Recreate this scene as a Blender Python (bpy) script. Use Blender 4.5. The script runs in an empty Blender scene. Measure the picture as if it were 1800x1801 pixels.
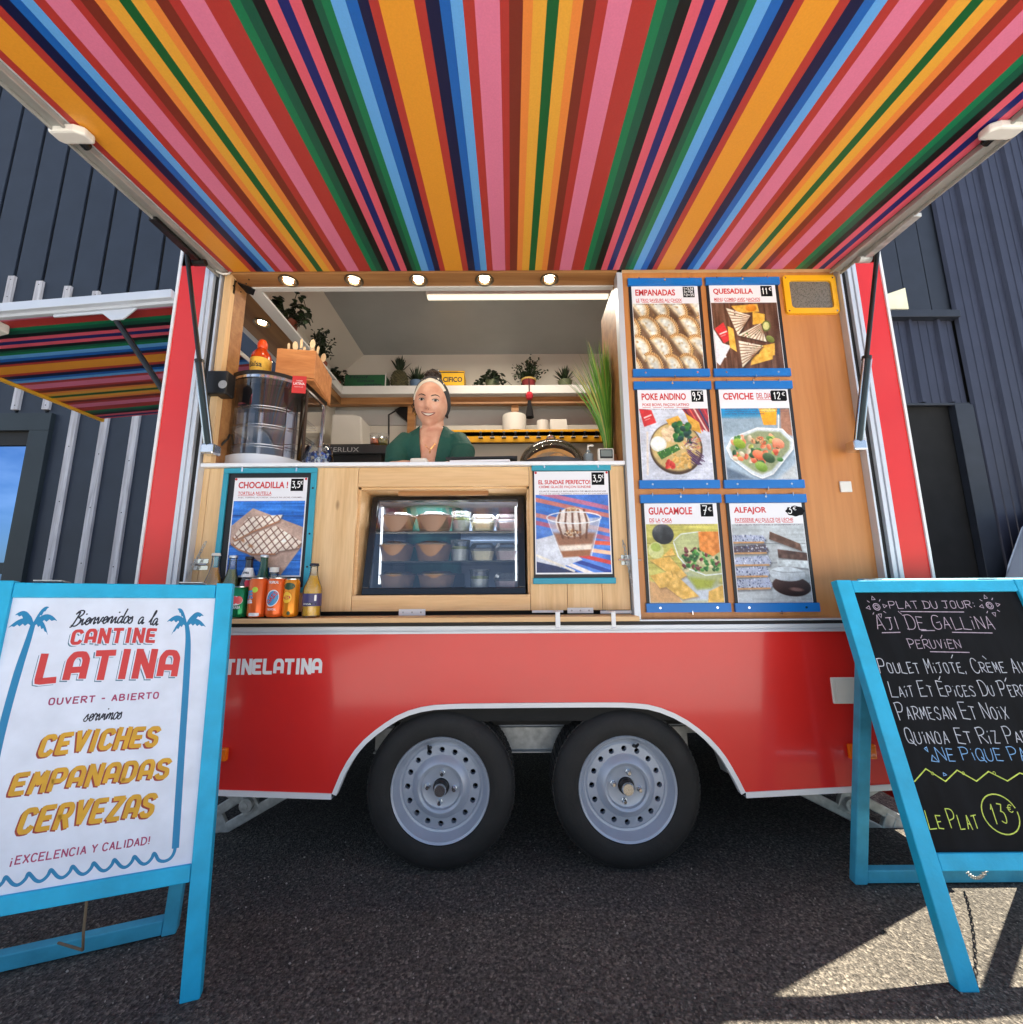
import bpy, bmesh, math, random
import numpy as np
from mathutils import Vector, Matrix
random.seed(7); RNG = np.random.default_rng(5)
R = math.radians
scene = bpy.context.scene
COL = scene.collection

# ------------------------------------------------------------------ camera
CAM = np.array([-0.095, -1.697, 1.0]); FPX = 760.0
PITCH, ROLL, YAW = R(9.7), R(0.35), R(0.1)
_fw = np.array([math.sin(YAW)*math.cos(PITCH), math.cos(YAW)*math.cos(PITCH), math.sin(PITCH)])
_r0 = np.array([math.cos(YAW), -math.sin(YAW), 0.0]); _u0 = np.cross(_r0, _fw)
_rt = _r0*math.cos(ROLL) - _u0*math.sin(ROLL); _up = _u0*math.cos(ROLL) + _r0*math.sin(ROLL)
cd = bpy.data.cameras.new('camera'); cam = bpy.data.objects.new('camera', cd); COL.objects.link(cam)
cd.sensor_width = 36.0; cd.sensor_fit = 'HORIZONTAL'; cd.lens = FPX/1800*36.0
cd.clip_start = 0.02; cd.clip_end = 2000
cam.matrix_world = Matrix(((_rt[0], _up[0], -_fw[0], CAM[0]), (_rt[1], _up[1], -_fw[1], CAM[1]), (_rt[2], _up[2], -_fw[2], CAM[2]), (0, 0, 0, 1)))
scene.camera = cam

# ------------------------------------------------------------------ sun, sky, exposure
SUN = Vector((0.675, 0.298, 1.0)).normalized()
EL = math.asin(SUN.z); AZ = math.atan2(SUN.x, SUN.y)
sd = bpy.data.lights.new('sun', 'SUN'); so = bpy.data.objects.new('sun', sd); COL.objects.link(so)
sd.energy = 5.0; sd.angle = R(0.5); sd.color = (1.0, 0.88, 0.69)
so.rotation_euler = SUN.to_track_quat('Z', 'Y').to_euler(); so.location = (4, 2, 8)
wd = bpy.data.worlds.new('World'); scene.world = wd; wd.use_nodes = True
nt = wd.node_tree; bg = nt.nodes['Background']
sky = nt.nodes.new('ShaderNodeTexSky'); sky.sky_type = 'NISHITA'; sky.sun_disc = False
sky.sun_elevation = EL; sky.sun_rotation = AZ; sky.air_density = 1.0; sky.dust_density = 1.5
# thin fair-weather cloud in the sky
tc = nt.nodes.new('ShaderNodeTexCoord'); mp = nt.nodes.new('ShaderNodeMapping'); mp.inputs['Scale'].default_value = (1.0, 1.0, 2.6)
nz = nt.nodes.new('ShaderNodeTexNoise'); nz.inputs['Scale'].default_value = 2.3; nz.inputs['Detail'].default_value = 7; nz.inputs['Roughness'].default_value = 0.6
rp = nt.nodes.new('ShaderNodeValToRGB'); rp.color_ramp.elements[0].position = 0.52; rp.color_ramp.elements[1].position = 0.78
mx = nt.nodes.new('ShaderNodeMixRGB'); mx.inputs['Color2'].default_value = (9, 9, 9.3, 1)
L = nt.links.new
L(tc.outputs['Generated'], mp.inputs['Vector']); L(mp.outputs['Vector'], nz.inputs['Vector']); L(nz.outputs['Fac'], rp.inputs['Fac'])
L(rp.outputs['Color'], mx.inputs['Fac']); L(sky.outputs['Color'], mx.inputs['Color1']); L(mx.outputs['Color'], bg.inputs['Color'])
bg.inputs['Strength'].default_value = 0.05
scene.view_settings.view_transform = 'Standard'; scene.view_settings.look = 'None'
scene.view_settings.gamma = 1.0; scene.view_settings.exposure = 2.15
scene.cycles.use_denoising = True
scene.cycles.max_bounces = 10; scene.cycles.transparent_max_bounces = 24; scene.cycles.sample_clamp_indirect = 6.0

# ------------------------------------------------------------------ helpers
def W(x, y, Y):
    """point of the plane at depth Y seen at photograph pixel (x, y)"""
    d = _fw + _rt*(x-900)/FPX - _up*(y-900.5)/FPX
    t = (Y-CAM[1])/d[1]; return CAM + d*t
def Wz(x, y, Z):
    d = _fw + _rt*(x-900)/FPX - _up*(y-900.5)/FPX
    t = (Z-CAM[2])/d[2]; return CAM + d*t
def lin(c):
    c = [k/255.0 for k in c]
    return tuple(k/12.92 if k <= 0.04045 else ((k+0.055)/1.055)**2.4 for k in c)
def A3(*p): return np.array(p, dtype=float)

class Fr:
    """a flat frame: point = o + u*a + v*b + n*c, n faces the viewer"""
    def __init__(s, o, u, v):
        s.o = A3(*o); s.u = A3(*u); s.v = A3(*v); s.n = np.cross(s.u, s.v); s.n /= np.linalg.norm(s.n)
    def __call__(s, a, b, c=0.0): return s.o + s.u*a + s.v*b + s.n*c
def wall(Y): return Fr((0, Y, 0), (1, 0, 0), (0, 0, 1))

ORG = {}
class MB:
    def __init__(s): s.v = []; s.f = []; s.m = []; s.lay = 0
    def add(s, vs, fs, m=0):
        o = len(s.v); s.v += [tuple(float(c) for c in p) for p in vs]
        s.f += [tuple(i+o for i in f) for f in fs]; s.m += [m]*len(fs); return s
    def box(s, x0, x1, y0, y1, z0, z1, m=0):
        v = [(x, y, z) for z in (z0, z1) for y in (y0, y1) for x in (x0, x1)]
        return s.add(v, [(0, 2, 3, 1), (4, 5, 7, 6), (0, 1, 5, 4), (2, 6, 7, 3), (0, 4, 6, 2), (1, 3, 7, 5)], m)
    def fbox(s, F, a0, a1, b0, b1, c0, c1, m=0):
        v = [F(a, b, c) for b in (b0, b1) for c in (c1, c0) for a in (a0, a1)]
        return s.add(v, [(0, 2, 3, 1), (4, 5, 7, 6), (0, 1, 5, 4), (2, 6, 7, 3), (0, 4, 6, 2), (1, 3, 7, 5)], m)
    def bar(s, p, q, w, h, up=(0, 0, 1), m=0):
        p, q = A3(*p), A3(*q); d = q-p; d /= np.linalg.norm(d); sx = np.cross(d, A3(*up)); sx /= np.linalg.norm(sx); sz = np.cross(sx, d)
        v = [e + sx*a*w/2 + sz*b*h/2 for e in (p, q) for a, b in ((-1, -1), (1, -1), (1, 1), (-1, 1))]
        return s.add(v, [(0, 1, 2, 3), (7, 6, 5, 4), (0, 4, 5, 1), (1, 5, 6, 2), (2, 6, 7, 3), (3, 7, 4, 0)], m)
    def poly(s, pts, m=0): return s.add(pts, [tuple(range(len(pts)))], m)
    def prism(s, F, pts, c0, c1, m=0):
        n = len(pts); v = [F(a, b, c1) for a, b in pts] + [F(a, b, c0) for a, b in pts]
        f = [tuple(range(n)), tuple(range(2*n-1, n-1, -1))] + [(i, i+n, (i+1) % n+n, (i+1) % n) for i in range(n)]
        return s.add(v, f, m)
    def tube(s, pts, r, n=8, m=0, closed=False, cap=True):
        P = [A3(*p) for p in pts]; k = len(P); rr = r if hasattr(r, '__len__') else [r]*k; V = []; F = []
        prev = None
        for i in range(k):
            a = P[i-1] if (i or closed) else P[i]; b = P[(i+1) % k] if (i < k-1 or closed) else P[i]
            d = b-a; d /= (np.linalg.norm(d)+1e-12)
            if prev is None:
                x = np.cross(d, A3(0, 0, 1)); x = np.cross(d, A3(0, 1, 0)) if np.linalg.norm(x) < 0.1 else x
            else: x = prev-d*(prev@d)
            x /= np.linalg.norm(x); prev = x; y = np.cross(d, x)
            V += [P[i]+rr[i]*(x*math.cos(2*math.pi*j/n)+y*math.sin(2*math.pi*j/n)) for j in range(n)]
        for i in range(k if closed else k-1):
            for j in range(n):
                a, b = i*n+j, i*n+(j+1) % n; c, d_ = ((i+1) % k)*n+(j+1) % n, ((i+1) % k)*n+j; F.append((a, b, c, d_))
        if cap and not closed: F += [tuple(range(n-1, -1, -1)), tuple((k-1)*n+j for j in range(n))]
        return s.add(V, F, m)
    def lathe(s, prof, c, n=24, m=0, axis='z', mats=None):
        V = []; F = []; M = []
        for r, h in prof:
            for j in range(n):
                a = 2*math.pi*j/n
                if axis == 'z': V.append((c[0]+r*math.cos(a), c[1]+r*math.sin(a), c[2]+h))
                else: V.append((c[0]+r*math.cos(a), c[1]+h, c[2]+r*math.sin(a)))
        for i in range(len(prof)-1):
            for j in range(n):
                q = (i*n+j, i*n+(j+1) % n, (i+1)*n+(j+1) % n, (i+1)*n+j)
                F.append(q if axis == 'z' else q[::-1]); M.append(mats[i] if mats else m)
        o = len(s.v); s.v += V; s.f += [tuple(i+o for i in f) for f in F]; s.m += M; return s
    def disc(s, F, a, b, r, c=0.0, n=20, m=0, ry=None):
        return s.poly([F(a+r*math.cos(2*math.pi*i/n), b+(ry or r)*math.sin(2*math.pi*i/n), c) for i in range(n)], m)
    def build(s, name, mats, parent=None, local=False, smooth=None, bevel=0, seg=2):
        me = bpy.data.meshes.new(name); off = (0, 0, 0)
        if parent is not None and not local: off = ORG.get(parent.name, (0, 0, 0))
        me.from_pydata([(a-off[0], b-off[1], c-off[2]) for a, b, c in s.v], [], s.f)
        for mm in (mats if isinstance(mats, (list, tuple)) else [mats]): me.materials.append(mm)
        me.polygons.foreach_set('material_index', s.m); me.update()
        o = bpy.data.objects.new(name, me); COL.objects.link(o)
        if parent is not None: o.parent = parent; ORG[o.name] = off
        if smooth:
            me.shade_smooth(); me.set_sharp_from_angle(angle=R(smooth))
        if bevel:
            b = o.modifiers.new('bevel', 'BEVEL'); b.width = bevel; b.segments = seg; b.limit_method = 'ANGLE'; b.angle_limit = R(40)
        return o

def tag(o, label=None, cat=None, group=None, kind=None):
    if label: o['label'] = label
    if cat: o['category'] = cat
    if group: o['group'] = group
    if kind: o['kind'] = kind
    return o
def thing(name, label, cat, loc=(0, 0, 0), group=None):
    o = bpy.data.objects.new(name, None); COL.objects.link(o); o.location = loc; o.empty_display_size = 0.1
    ORG[o.name] = tuple(float(c) for c in loc); return tag(o, label, cat, group)
def solo(o, label, cat, group=None):
    """a thing that is one mesh: put its origin at the middle of its base"""
    v = np.array([tuple(p.co) for p in o.data.vertices]); b = (v.min(0)+v.max(0))/2; b[2] = v[:, 2].min()
    o.data.transform(Matrix.Translation(-Vector(b))); o.location = Vector(b); return tag(o, label, cat, group)
def lathe_obj(name, prof, c, mat, parent=None, n=24, smooth=40, axis='z', mats=None):
    return MB().lathe(prof, c, n, 0, axis, mats).build(name, mat, parent, smooth=smooth)

# ------------------------------------------------------------------ materials
def nodes(name):
    m = bpy.data.materials.new(name); m.use_nodes = True; t = m.node_tree; return m, t, t.nodes['Principled BSDF']
def mat(name, c, rough=0.5, metal=0.0, var=0.08, scale=6.0, bump=0.0, bscale=60.0, coat=0.0, stretch=(1, 1, 1), spec=0.5, rvar=0.0):
    """plain surface with uneven tone, gloss and a little relief; c is sRGB 0-255"""
    m, t, p = nodes(name); col = lin(c); l = t.links.new; N = t.nodes.new
    tc = N('ShaderNodeTexCoord'); mp = N('ShaderNodeMapping'); mp.inputs['Scale'].default_value = stretch; l(tc.outputs['Object'], mp.inputs['Vector'])
    nz = N('ShaderNodeTexNoise'); nz.inputs['Scale'].default_value = scale; nz.inputs['Detail'].default_value = 6; l(mp.outputs['Vector'], nz.inputs['Vector'])
    rp = N('ShaderNodeValToRGB'); rp.color_ramp.elements[0].position = 0.3; rp.color_ramp.elements[1].position = 0.7
    rp.color_ramp.elements[0].color = tuple(max(0, k*(1-var)) for k in col)+(1,); rp.color_ramp.elements[1].color = tuple(min(1, k*(1+var)) for k in col)+(1,)
    l(nz.outputs['Fac'], rp.inputs['Fac']); l(rp.outputs['Color'], p.inputs['Base Color'])
    p.inputs['Roughness'].default_value = rough; p.inputs['Metallic'].default_value = metal; p.inputs['Coat Weight'].default_value = coat; p.inputs['Specular IOR Level'].default_value = spec
    if rvar:
        mr = N('ShaderNodeMapRange'); mr.inputs['To Min'].default_value = max(0, rough-rvar); mr.inputs['To Max'].default_value = rough+rvar
        l(nz.outputs['Fac'], mr.inputs['Value']); l(mr.outputs['Result'], p.inputs['Roughness'])
    if bump:
        n2 = N('ShaderNodeTexNoise'); n2.inputs['Scale'].default_value = bscale; n2.inputs['Detail'].default_value = 4; l(mp.outputs['Vector'], n2.inputs['Vector'])
        b = N('ShaderNodeBump'); b.inputs['Strength'].default_value = bump; b.inputs['Distance'].default_value = 0.004
        l(n2.outputs['Fac'], b.inputs['Height']); l(b.outputs['Normal'], p.inputs['Normal'])
    return m
def wood(name, c1, c2, axis='z', rough=0.55, scale=1.0, knots=True):
    m, t, p = nodes(name); l = t.links.new; N = t.nodes.new
    tc = N('ShaderNodeTexCoord'); mp = N('ShaderNodeMapping'); k = {'x': (0.9, 14, 14), 'z': (14, 14, 0.9), 'y': (14, 0.9, 14)}[axis]
    mp.inputs['Scale'].default_value = tuple(q*scale for q in k); l(tc.outputs['Object'], mp.inputs['Vector'])
    nz = N('ShaderNodeTexNoise'); nz.inputs['Scale'].default_value = 1.6; nz.inputs['Detail'].default_value = 8; nz.inputs['Distortion'].default_value = 0.6; l(mp.outputs['Vector'], nz.inputs['Vector'])
    n2 = N('ShaderNodeTexNoise'); n2.inputs['Scale'].default_value = 9; n2.inputs['Detail'].default_value = 5; l(mp.outputs['Vector'], n2.inputs['Vector'])
    rp = N('ShaderNodeValToRGB'); rp.color_ramp.elements[0].position = 0.34; rp.color_ramp.elements[1].position = 0.66
    rp.color_ramp.elements[0].color = lin(c2)+(1,); rp.color_ramp.elements[1].color = lin(c1)+(1,); l(nz.outputs['Fac'], rp.inputs['Fac'])
    r2 = N('ShaderNodeValToRGB'); r2.color_ramp.elements[0].position = 0.25; r2.color_ramp.elements[1].position = 0.6
    r2.color_ramp.elements[0].color = (0.84, 0.79, 0.74, 1); r2.color_ramp.elements[1].color = (1, 1, 1, 1); l(n2.outputs['Fac'], r2.inputs['Fac'])
    x = N('ShaderNodeMixRGB'); x.blend_type = 'MULTIPLY'; x.inputs['Fac'].default_value = 0.8; l(rp.outputs['Color'], x.inputs['Color1']); l(r2.outputs['Color'], x.inputs['Color2'])
    last = x.outputs['Color']
    if knots:
        m3 = N('ShaderNodeMapping'); m3.inputs['Scale'].default_value = {'x': (2.0, 5, 5), 'z': (5, 5, 2.0), 'y': (5, 2.0, 5)}[axis]; l(tc.outputs['Object'], m3.inputs['Vector'])
        vo = N('ShaderNodeTexVoronoi'); vo.inputs['Scale'].default_value = 1.3; l(m3.outputs['Vector'], vo.inputs['Vector'])
        r3 = N('ShaderNodeValToRGB'); r3.color_ramp.elements[0].position = 0.015; r3.color_ramp.elements[1].position = 0.075
        r3.color_ramp.elements[0].color = (0.16, 0.09, 0.05, 1); r3.color_ramp.elements[1].color = (1, 1, 1, 1); l(vo.outputs['Distance'], r3.inputs['Fac'])
        x2 = N('ShaderNodeMixRGB'); x2.blend_type = 'MULTIPLY'; x2.inputs['Fac'].default_value = 0.9; l(last, x2.inputs['Color1']); l(r3.outputs['Color'], x2.inputs['Color2']); last = x2.outputs['Color']
    l(last, p.inputs['Base Color']); p.inputs['Roughness'].default_value = rough
    b = N('ShaderNodeBump'); b.inputs['Strength'].default_value = 0.12; b.inputs['Distance'].default_value = 0.003; l(n2.outputs['Fac'], b.inputs['Height']); l(b.outputs['Normal'], p.inputs['Normal'])
    return m
def emit(name, c, s):
    m, t, p = nodes(name); p.inputs['Base Color'].default_value = (0.02, 0.02, 0.02, 1); p.inputs['Emission Color'].default_value = tuple(c)+(1,); p.inputs['Emission Strength'].default_value = s; return m
def glass(name, tint=(1, 1, 1), refl=1.0, rough=0.0, haze=0.0):
    """thin pane: fresnel reflection over clear or tinted see-through"""
    m, t, p = nodes(name); t.nodes.remove(p); l = t.links.new; N = t.nodes.new
    tr = N('ShaderNodeBsdfTransparent'); tr.inputs['Color'].default_value = tuple(tint)+(1,)
    gl = N('ShaderNodeBsdfGlossy'); gl.inputs['Roughness'].default_value = rough
    fr = N('ShaderNodeFresnel'); fr.inputs['IOR'].default_value = 1.5
    mu = N('ShaderNodeMath'); mu.operation = 'MULTIPLY'; mu.inputs[1].default_value = refl; mu.use_clamp = True; l(fr.outputs['Fac'], mu.inputs[0])
    mi = N('ShaderNodeMixShader'); l(mu.outputs[0], mi.inputs['Fac']); l(tr.outputs[0], mi.inputs[1]); l(gl.outputs[0], mi.inputs[2])
    out = mi.outputs[0]
    if haze:
        df = N('ShaderNodeBsdfDiffuse'); df.inputs['Color'].default_value = (0.8, 0.8, 0.8, 1); m2 = N('ShaderNodeMixShader'); m2.inputs['Fac'].default_value = haze
        l(out, m2.inputs[1]); l(df.outputs[0], m2.inputs[2]); out = m2.outputs[0]
    l(out, t.nodes['Material Output'].inputs['Surface']); return m
def vc(name, rough=0.5, coat=0.0, grain=0.06, scale=300):
    """print or fabric whose colours sit in the mesh's colour attribute"""
    m, t, p = nodes(name); l = t.links.new; N = t.nodes.new
    a = N('ShaderNodeAttribute'); a.attribute_name = 'Col'; tc = N('ShaderNodeTexCoord')
    nz = N('ShaderNodeTexNoise'); nz.inputs['Scale'].default_value = scale; nz.inputs['Detail'].default_value = 3; l(tc.outputs['Object'], nz.inputs['Vector'])
    mr = N('ShaderNodeMapRange'); mr.inputs['To Min'].default_value = 1-grain*2; mr.inputs['To Max'].default_value = 1+grain*2; l(nz.outputs['Fac'], mr.inputs['Value'])
    x = N('ShaderNodeMixRGB'); x.blend_type = 'MULTIPLY'; x.inputs['Fac'].default_value = 1; l(a.outputs['Color'], x.inputs['Color1']); l(mr.outputs['Result'], x.inputs['Color2'])
    l(x.outputs['Color'], p.inputs['Base Color']); p.inputs['Roughness'].default_value = rough; p.inputs['Coat Weight'].default_value = coat; return m

M = {}
M['red'] = mat('red_paint', (216, 42, 38), 0.3, var=0.06, scale=2.5, coat=0.45, rvar=0.06, spec=.3)
for _n in M['red'].node_tree.nodes:
    if _n.type == 'BSDF_PRINCIPLED': _n.inputs['Coat IOR'].default_value = 1.5; _n.inputs['Coat Roughness'].default_value = .1
M['white_trim'] = mat('white_trim', (226, 228, 232), 0.35, var=0.04, scale=5)
M['alu'] = mat('brushed_aluminium', (200, 204, 210), 0.34, metal=0.85, var=0.06, scale=4, stretch=(1, 8, 8))
M['alu_pale'] = mat('pale_aluminium', (206, 212, 222), 0.4, metal=0.25, var=0.04)
M['rubber'] = mat('black_rubber', (24, 24, 25), 0.6, var=0.2, scale=20)
M['tyre'] = mat('tyre_rubber', (27, 27, 28), 0.72, var=0.3, scale=14, bump=0.35, bscale=90)
M['steel_rim'] = mat('silver_rim_paint', (166, 175, 190), 0.34, metal=0.25, var=0.07, scale=9)
M['galv'] = mat('galvanised_steel', (176, 178, 178), 0.45, metal=0.35, var=0.25, scale=35)
M['black'] = mat('black_plastic', (18, 18, 19), 0.42, var=0.2)
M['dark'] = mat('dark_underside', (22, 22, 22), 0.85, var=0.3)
M['pine'] = wood('pine_planks', (230, 196, 150), (217, 178, 128), 'z')
M['pine_x'] = wood('pine_planks_level', (228, 192, 146), (215, 174, 124), 'x')
M['ply'] = wood('varnished_plywood', (202, 138, 80), (190, 124, 66), 'z', rough=0.4, scale=0.45, knots=False)
M['soffit'] = wood('soffit_board', (176, 128, 80), (146, 98, 56), 'x', rough=0.45)
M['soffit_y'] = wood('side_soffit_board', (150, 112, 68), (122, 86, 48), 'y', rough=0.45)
M['cream'] = mat('cream_wall', (214, 208, 196), 0.55, var=0.04, scale=3)
M['ceil'] = mat('grey_ceiling', (168, 171, 170), 0.34, var=0.10, scale=2.2, rvar=0.08)
M['shelf_white'] = mat('white_shelf', (206, 205, 202), 0.4, var=0.03)
M['teal'] = mat('turquoise_frame_paint', (22, 172, 216), 0.55, var=0.12, scale=14, bump=0.25, bscale=80, stretch=(1, 1, 1))
M['teal2'] = mat('worn_turquoise_paint', (64, 166, 200), 0.6, var=0.2, scale=11, bump=0.3, bscale=70)
M['blue'] = mat('blue_bar_paint', (16, 112, 194), 0.42, var=0.07, scale=12)
M['tealbar'] = mat('turquoise_bar_paint', (42, 150, 176), 0.45, var=0.09, scale=12)
M['board'] = mat('black_board', (20, 22, 28), 0.5, var=0.15)
M['paper'] = mat('white_paper', (232, 233, 240), 0.42, var=0.015)
M['panel_white'] = mat('white_sign_panel', (220, 227, 242), 0.45, var=0.07, scale=16)
M['slate'] = mat('chalkboard', (12, 14, 18), 0.7, var=0.6, scale=5, stretch=(5, 1, 1), spec=.15)
M['chrome'] = mat('polished_steel', (215, 216, 218), 0.15, metal=1.0, var=0.03)
M['orange_lens'] = mat('orange_lens', (250, 120, 10), 0.25, var=0.05, coat=0.4)
M['white_plastic'] = mat('white_plastic', (222, 220, 214), 0.38, var=0.03)
M['yellow'] = mat('yellow_paint', (240, 176, 28), 0.42, var=0.05)
M['t_red'] = mat('print_red', (200, 44, 52), 0.5, var=0.06)
M['t_ink'] = mat('print_ink', (96, 70, 92), 0.5)
M['t_white'] = mat('print_white', (236, 238, 240), 0.5)
M['t_navy'] = mat('print_navy', (22, 28, 48), 0.5)
M['t_blue'] = mat('print_blue', (14, 128, 178), 0.5, var=0.05)
M['t_pink'] = mat('print_magenta', (160, 50, 98), 0.5, var=0.1)
M['t_gold'] = mat('print_gold', (214, 160, 28), 0.5, var=0.12, scale=30)
M['t_brick'] = mat('print_brick', (150, 46, 34), 0.5, var=0.1)
M['t_coral'] = mat('print_coral', (206, 54, 54), 0.5, var=0.08)
M['t_slate'] = mat('print_slate_blue', (74, 116, 140), 0.5)
M['chalk'] = mat('white_chalk', (186, 190, 200), 0.9, var=0.25, scale=90)
M['chalk_pink'] = mat('pale_pink_chalk', (184, 168, 184), 0.9, var=0.25, scale=90)
M['chalk_blue'] = mat('blue_chalk', (128, 176, 224), 0.9, var=0.25, scale=90)
M['chalk_green'] = mat('lime_chalk', (198, 214, 96), 0.9, var=0.25, scale=90)
M['print'] = vc('printed_picture', 0.4)
M['stripe'] = vc('striped_lining', 0.42, grain=0.05, scale=220)

# ------------------------------------------------------------------ lettering
_TX = {}
def text_shape(s, bold=0.0):
    k = (s, bold)
    if k not in _TX:
        cu = bpy.data.curves.new('t', 'FONT'); cu.body = s; cu.size = 1.0; cu.offset = bold; cu.resolution_u = 3
        ob = bpy.data.objects.new('t', cu); COL.objects.link(ob); dg = bpy.context.evaluated_depsgraph_get(); dg.update()
        me = bpy.data.meshes.new_from_object(ob.evaluated_get(dg))
        v = np.array([tuple(p.co)[:2] for p in me.vertices]) if len(me.vertices) else np.zeros((0, 2)); f = [tuple(p.vertices) for p in me.polygons]
        bpy.data.objects.remove(ob); bpy.data.curves.remove(cu); bpy.data.meshes.remove(me)
        v = (v-v.min(0))/np.maximum(v.max(0)-v.min(0), 1e-6) if len(v) else v; _TX[k] = (v, f)
    return _TX[k]
def put_text(mb, s, F, a, b, w, h, c=0.0006, m=0, bold=0.0, shear=0.0, rot=0.0):
    v, f = text_shape(s, bold); cr, sr = math.cos(rot), math.sin(rot)
    pts = []
    for x, y in v:
        p, q = x*w+shear*y*h, y*h; pts.append(F(a+p*cr-q*sr, b+p*sr+q*cr, c))
    mb.add(pts, f, m)

GL = {  # single-stroke capitals on a 4 x 6 grid; '~' marks strokes that are rounded
 'A': '0,0 2,6 4,0;.7,2 3.3,2', 'B': '0,0 0,6;~0,6 3,6 3.6,4.6 2.6,3.1 0,3.1;~0,3.1 3.2,3.1 4.2,1.5 3,0 0,0', 'C': '~4,5 3,6.1 1,6 0,4.3 0,1.7 1,0 3,-.1 4,1',
 'D': '0,0 0,6;~-.6,6 2.4,6.1 4.2,4.5 4.2,1.5 2.4,-.1 -.6,0', 'E': '4,6 .2,6 0,0 4,0;.2,3.2 3.2,3.2', 'F': '4,6 0,6 0,0;0,3.2 3,3.2', 'G': '~4,5.2 2.8,6.1 1,6 0,4.3 0,1.7 1,0 3,-.1 4,1.2 4,2.8;4,2.8 2.2,2.8',
 'H': '0,0 0,6;4,0 4,6;0,3 4,3', 'I': '2,0 2,6', 'i': '2,0 2,4;1.8,5.6 2.2,5.9', 'J': '0,6 4,6;~2.6,6 2.6,1.5 1.8,-.2 .2,.4', 'K': '0,0 0,6;4,6 0,2.6 4,0', 'L': '0,6 0,0 4,0', 'M': '0,0 .4,6 2,2 3.6,6 4,0', 'N': '0,0 0,6 4,0 4,6',
 'O': '~2,6.1 .4,5.8 -.1,3 .4,.2 2,-.1 3.6,.2 4.1,3 3.6,5.8 2,6.1', 'P': '0,0 0,6;~-.5,6 2.6,6.3 4.2,5.2 3.6,3.4 2,2.9 0,2.8', 'Q': '~2,6.1 .4,5.8 -.1,3 .4,.2 2,-.1 3.6,.2 4.1,3 3.6,5.8 2,6.1;2.4,1.6 4.6,-.8', 'R': '0,0 0,6;~-.4,6 2.6,6.3 4.2,5.2 3.6,3.4 2,3 0,2.9;1.6,2.9 4.2,0',
 'S': '~4,5.2 2.6,6.2 .4,5.8 .2,4 2,3.1 3.8,2.2 3.6,.2 1.4,-.2 0,.9', 'T': '-.2,6 4.2,6;2,6 2,0', 'U': '~0,6 0,1.6 .8,-.1 3.2,-.1 4,1.6 4,6', 'V': '0,6 2,0 4,6', 'X': '0,0 4,6;0,6 4,0', 'Y': '0,6 2,3 4,6;2,3 2,0', 'Z': '0,6 4,6 0,0 4,0',
 '-': '.8,3 3.2,3', '!': '2,6 2,1.8;2,.5 2,0', '|!': '2,0 2,4.2;2,5.5 2,6', ':': '2,1.2 2,1.6;2,4.2 2,4.6', ',': '2,.8 1.5,-1', '.': '2,0 2,.4', '1': '.8,4.4 2,6 2,0', '2': '~.2,4.6 1,6.1 3,6.1 3.8,4.6 2.6,2.6 0,0;0,0 4,0', '3': '.4,6 3.6,6 1.8,3.6;~1.8,3.6 3.8,3.4 4,1 2.4,-.3 0,.5',
 '5': '3.8,6 .6,6 .4,3.4;~.4,3.4 2.6,4 4,2.4 3.2,.2 .2,0', '7': '0,6 4,6 1.4,0;.8,3 3.4,3', '9': '~3.8,4.4 2.4,6.2 .4,5.4 .4,3.4 2.2,2.8 3.8,4.4;~3.8,4.4 3.6,1.6 2,-.2', '€': '~4,5.4 2.6,6.2 1,5 .8,1 2.6,-.2 4,.6;0,3.6 2.8,3.6;0,2.4 2.6,2.4', '+': '2,1.4 2,4.6;.4,3 3.6,3', '0': '~2,6.1 .4,5.8 -.1,3 .4,.2 2,-.1 3.6,.2 4.1,3 3.6,5.8 2,6.1', '=': '.4,3.8 3.6,3.8;.4,2 3.6,2'}
GB = dict(GL)   # sign-painter block letters: squared bowls
GB.update({'A': '0,0 0,4.4 .9,5.7 3.1,5.7 4,4.4 4,0;0,2 4,2', 'C': '4,4.6 3.2,5.7 .8,5.7 0,4.8 0,.9 .8,0 3.2,0 4,1.1', 'I': '2,-.6 2,6.3', 'E': '4,5.7 0,5.7 0,0 4,0;0,2.9 3.4,2.9', 'L': '0,6.3 0,0 4,0', 'T': '-.3,5.7 4.3,5.7;2,5.7 2,-.6', 'N': '0,-.6 0,6.3;.1,6 3.9,-.3;4,-.6 4,6.3', 'V': '0,6.3 2,0 4,6.3', 'H': '0,-.6 0,6.3;4,-.6 4,6.3;0,2.9 4,2.9',
 'S': '4,4.8 3.2,5.7 .9,5.7 0,4.9 .3,3.4 3.7,2.4 4,.9 3.1,0 .8,0 0,1', 'M': '-.2,-.6 .2,5.7 2,2 3.8,5.7 4.2,-.6', 'P': '0,-.6 0,5.7 3.2,5.7 4,4.8 4,3.2 3.2,2.3 0,2.3', 'D': '0,0 0,5.7 2.8,5.7 4,4.5 4,1.2 2.8,0 0,0', 'R': '0,-.6 0,5.7 3.2,5.7 4,4.8 4,3.4 3.2,2.5 0,2.5;2.2,2.5 4,-.6', 'Z': '0,5.7 4,5.7 0,0 4,0'})
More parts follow.
